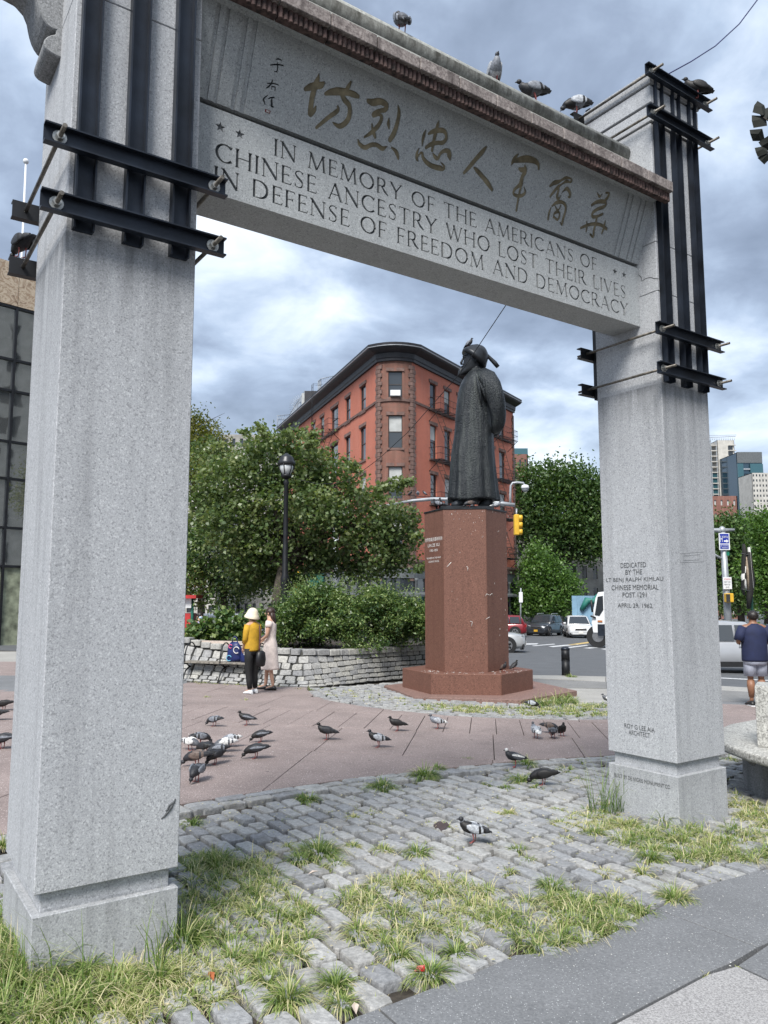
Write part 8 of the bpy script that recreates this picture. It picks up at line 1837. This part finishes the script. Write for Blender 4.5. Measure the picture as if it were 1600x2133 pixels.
# woman in pale dress, further away, long dark hair
drs = plain('pale_pink_dress', (.74, .64, .59), .85, 0, .08, 14, .3, 40)
t, j, k = person('woman in a long pale pink dress with long dark hair, beside the one in mustard', 0, 0, 1.66, dict(elL=(-.20, .0, 1.13), wrL=(-.12, -.17, 1.02), elR=(.20, -.02, 1.12), wrR=(.12, -.18, 1.02), ankL=(-.08, -.10, .08), kneeL=(-.08, -.07, .49), ankR=(.08, .10, .08), kneeR=(.08, .03, .49), toeL=(-.08, -.26, .035), toeR=(.08, -.06, .035)), M['skin'], .95)
mb = MB(); mb.loft([ring((0, .01, z * k), rx * k, ry * k, 18) for z, rx, ry in ((.42, .20, .19), (.46, .205, .19), (.6, .195, .17), (.8, .18, .15), (.95, .168, .14), (1.06, .135, .11), (1.12, .135, .11), (1.25, .158, .12), (1.36, .165, .115), (1.43, .12, .09), (1.47, .07, .065))]); mb.obj('dress', drs, t)
for S, sx in (('L', -1), ('R', 1)): sleeve(t, [j['sh' + S] + np.array([-.02 * sx, 0, .01]), lerp(j['sh' + S], j['el' + S], .38)], [.075, .068], drs)
for S in 'LR': shoe(t, j['ank' + S], j['toe' + S], plain('black_flats', (.01, .01, .01), .4) if S == 'L' else bpy.data.materials['black_flats'], k * .98)
face(t, j, k, (-.1, -1, 0), M['skin'])
mb = MB(); mb.ball(j['head'] + np.array([0, .018, .028]), np.array([.104, .100, .098]), 14, 9); mb.loft([ring(j['head'] + np.array([0, .05 + o, dz]), rx, ry, 12) for dz, rx, ry, o in ((.02, .095, .06, 0), (-.08, .095, .055, .02), (-.20, .085, .045, .04), (-.34, .055, .03, .05), (-.42, .02, .015, .05))]); mb.obj('hair', M['hair_brown'], t)
finish(t, G(561, 1437), R(-95))
# man in navy T-shirt, back to the viewer
nv = plain('navy_shirt', (.010, .016, .055), .8, 0, .12, 8, .3, 30); gy = plain('grey_shorts', (.33, .35, .42), .8, 0, .12, 10, .3, 40)
t, j, k = person('heavyset man in navy T-shirt and grey shorts, back turned, beyond the stone bench', 0, 0, 1.78, dict(elL=(-.30, .03, 1.13), wrL=(-.20, -.17, 1.12), elR=(.30, .03, 1.13), wrR=(.20, -.17, 1.12), shL=(-.21, .01, 1.40), shR=(.21, .01, 1.40)), M['skin_dark'], 1.25)
mb = MB(); mb.loft([ring((0, 0, z * k), rx * k, ry * k, 20) for z, rx, ry in ((.80, .225, .17), (.84, .23, .175), (1.0, .225, .18), (1.15, .225, .175), (1.3, .235, .165), (1.38, .225, .15), (1.44, .15, .11), (1.475, .08, .08))]); mb.obj('t_shirt', nv, t)
for S, sx in (('L', -1), ('R', 1)): sleeve(t, [j['sh' + S] + np.array([-.03 * sx, 0, .005]), lerp(j['sh' + S], j['el' + S], .5), lerp(j['sh' + S], j['el' + S], .85)], [.098, .092, .088], nv)
mb = MB(); mb.loft([ring((0, 0, z * k), rx * k, ry * k, 16) for z, rx, ry in ((.74, .205, .16), (.80, .21, .165), (.90, .205, .165))]); mb.obj('shorts_seat', gy, t)
for S in 'LR':
    sleeve(t, [j['hip' + S] + ZZ * .02, lerp(j['hip' + S], j['knee' + S], .45), lerp(j['hip' + S], j['knee' + S], .88)], [.125, .118, .118], gy, 'shorts_leg'); shoe(t, j['ank' + S], j['toe' + S], M['plastic_black'], k * 1.1)
    a = j['ank' + S]; mb = MB(); mb.box((a[0], a[1] - .05, .012), (.10, .28, .022)); mb.obj('sole', M['white_paint'], t)
    mb = MB(); mb.tube([lerp(j['knee' + S], j['ank' + S], .05), lerp(j['knee' + S], j['ank' + S], .35) + np.array([0, .01, 0]), lerp(j['knee' + S], j['ank' + S], .8)], [.066, .072, .046], 12); mb.obj('calf', M['skin_dark'], t)
face(t, j, k, (0, -1, 0), M['skin_dark'])
mb = MB(); mb.ball(j['head'] + np.array([0, .018, .036]), np.array([.104, .106, .098]), 14, 9); mb.obj('hair', M['hair'], t)
p = G(1578, 1471); finish(t, p, R(178))
# masked woman in lavender behind the planter
lav = plain('lavender_top', (.42, .36, .58), .8); t, j, k = person('woman in lavender with a face mask, behind the weeds by the near column', 0, 0, 1.62, dict(elL=(-.28, -.02, 1.15), wrL=(-.34, -.10, .95)), M['skin'], .95)
mb = MB(); mb.loft([ring((0, 0, z * k), rx * k, ry * k, 14) for z, rx, ry in ((.5, .19, .16), (.9, .17, .14), (1.08, .14, .11), (1.3, .165, .12), (1.43, .11, .09), (1.47, .07, .065))]); mb.obj('top', lav, t)
for S, sx in (('L', -1), ('R', 1)): sleeve(t, [j['sh' + S], j['el' + S], lerp(j['el' + S], j['wr' + S], .9)], [.07, .056, .044], lav)
face(t, j, k, (0, -1, 0), M['skin']); mb = MB(); mb.ball(j['head'] + np.array([0, -.055, -.035]), np.array([.066, .05, .05]), 10, 6); mb.obj('face_mask', plain('mask_blue', (.45, .62, .75), .8), t)
mb = MB(); mb.ball(j['head'] + np.array([0, .018, .03]), np.array([.104, .100, .098]), 12, 8); mb.loft([ring(j['head'] + np.array([-.03, .06, dz]), .08, .04, 10) for dz in (0, -.15, -.3)]); mb.obj('hair', M['hair'], t)
hd = AY(417, 1284, 22.5); finish(t, (hd[0], 22.5, hd[2] - 1.51), R(35))
# distant people on the far pavement, a few pixels each
for k_, (x, y, d, col, lab) in enumerate(((1492, 1262, 44, (.10, .09, .09), 'distant figure in dark clothes left of the signal pole'), (1498, 1268, 42, (.55, .53, .50), 'distant figure in a pale top beside the far column'))):
    t, j, k = person(lab, 0, 0, 1.68, {}, M['skin'], 1.0); mt = plain('distant_clothes_' + ('dark', 'pale')[k_], col, .8)
    mb = MB(); mb.loft([ring((0, 0, z * k), rx * k, ry * k, 12) for z, rx, ry in ((.85, .18, .14), (1.08, .16, .13), (1.3, .19, .13), (1.44, .11, .09))]); mb.obj('top', mt, t)
    for S in 'LR': sleeve(t, [j['sh' + S], j['el' + S], j['wr' + S]], [.065, .05, .04], mt); sleeve(t, [j['hip' + S], j['knee' + S], j['ank' + S]], [.10, .07, .055], blk, 'trouser_leg'); shoe(t, j['ank' + S], j['toe' + S], M['plastic_black'], k)
    mb = MB(); mb.ball(j['head'] + np.array([0, .02, .03]), .10, 10, 7); mb.obj('hair', M['hair'], t)
    p = AY(x, y, d); finish(t, (p[0], d, gz(p[0], d)), R(20 + 90 * k_))
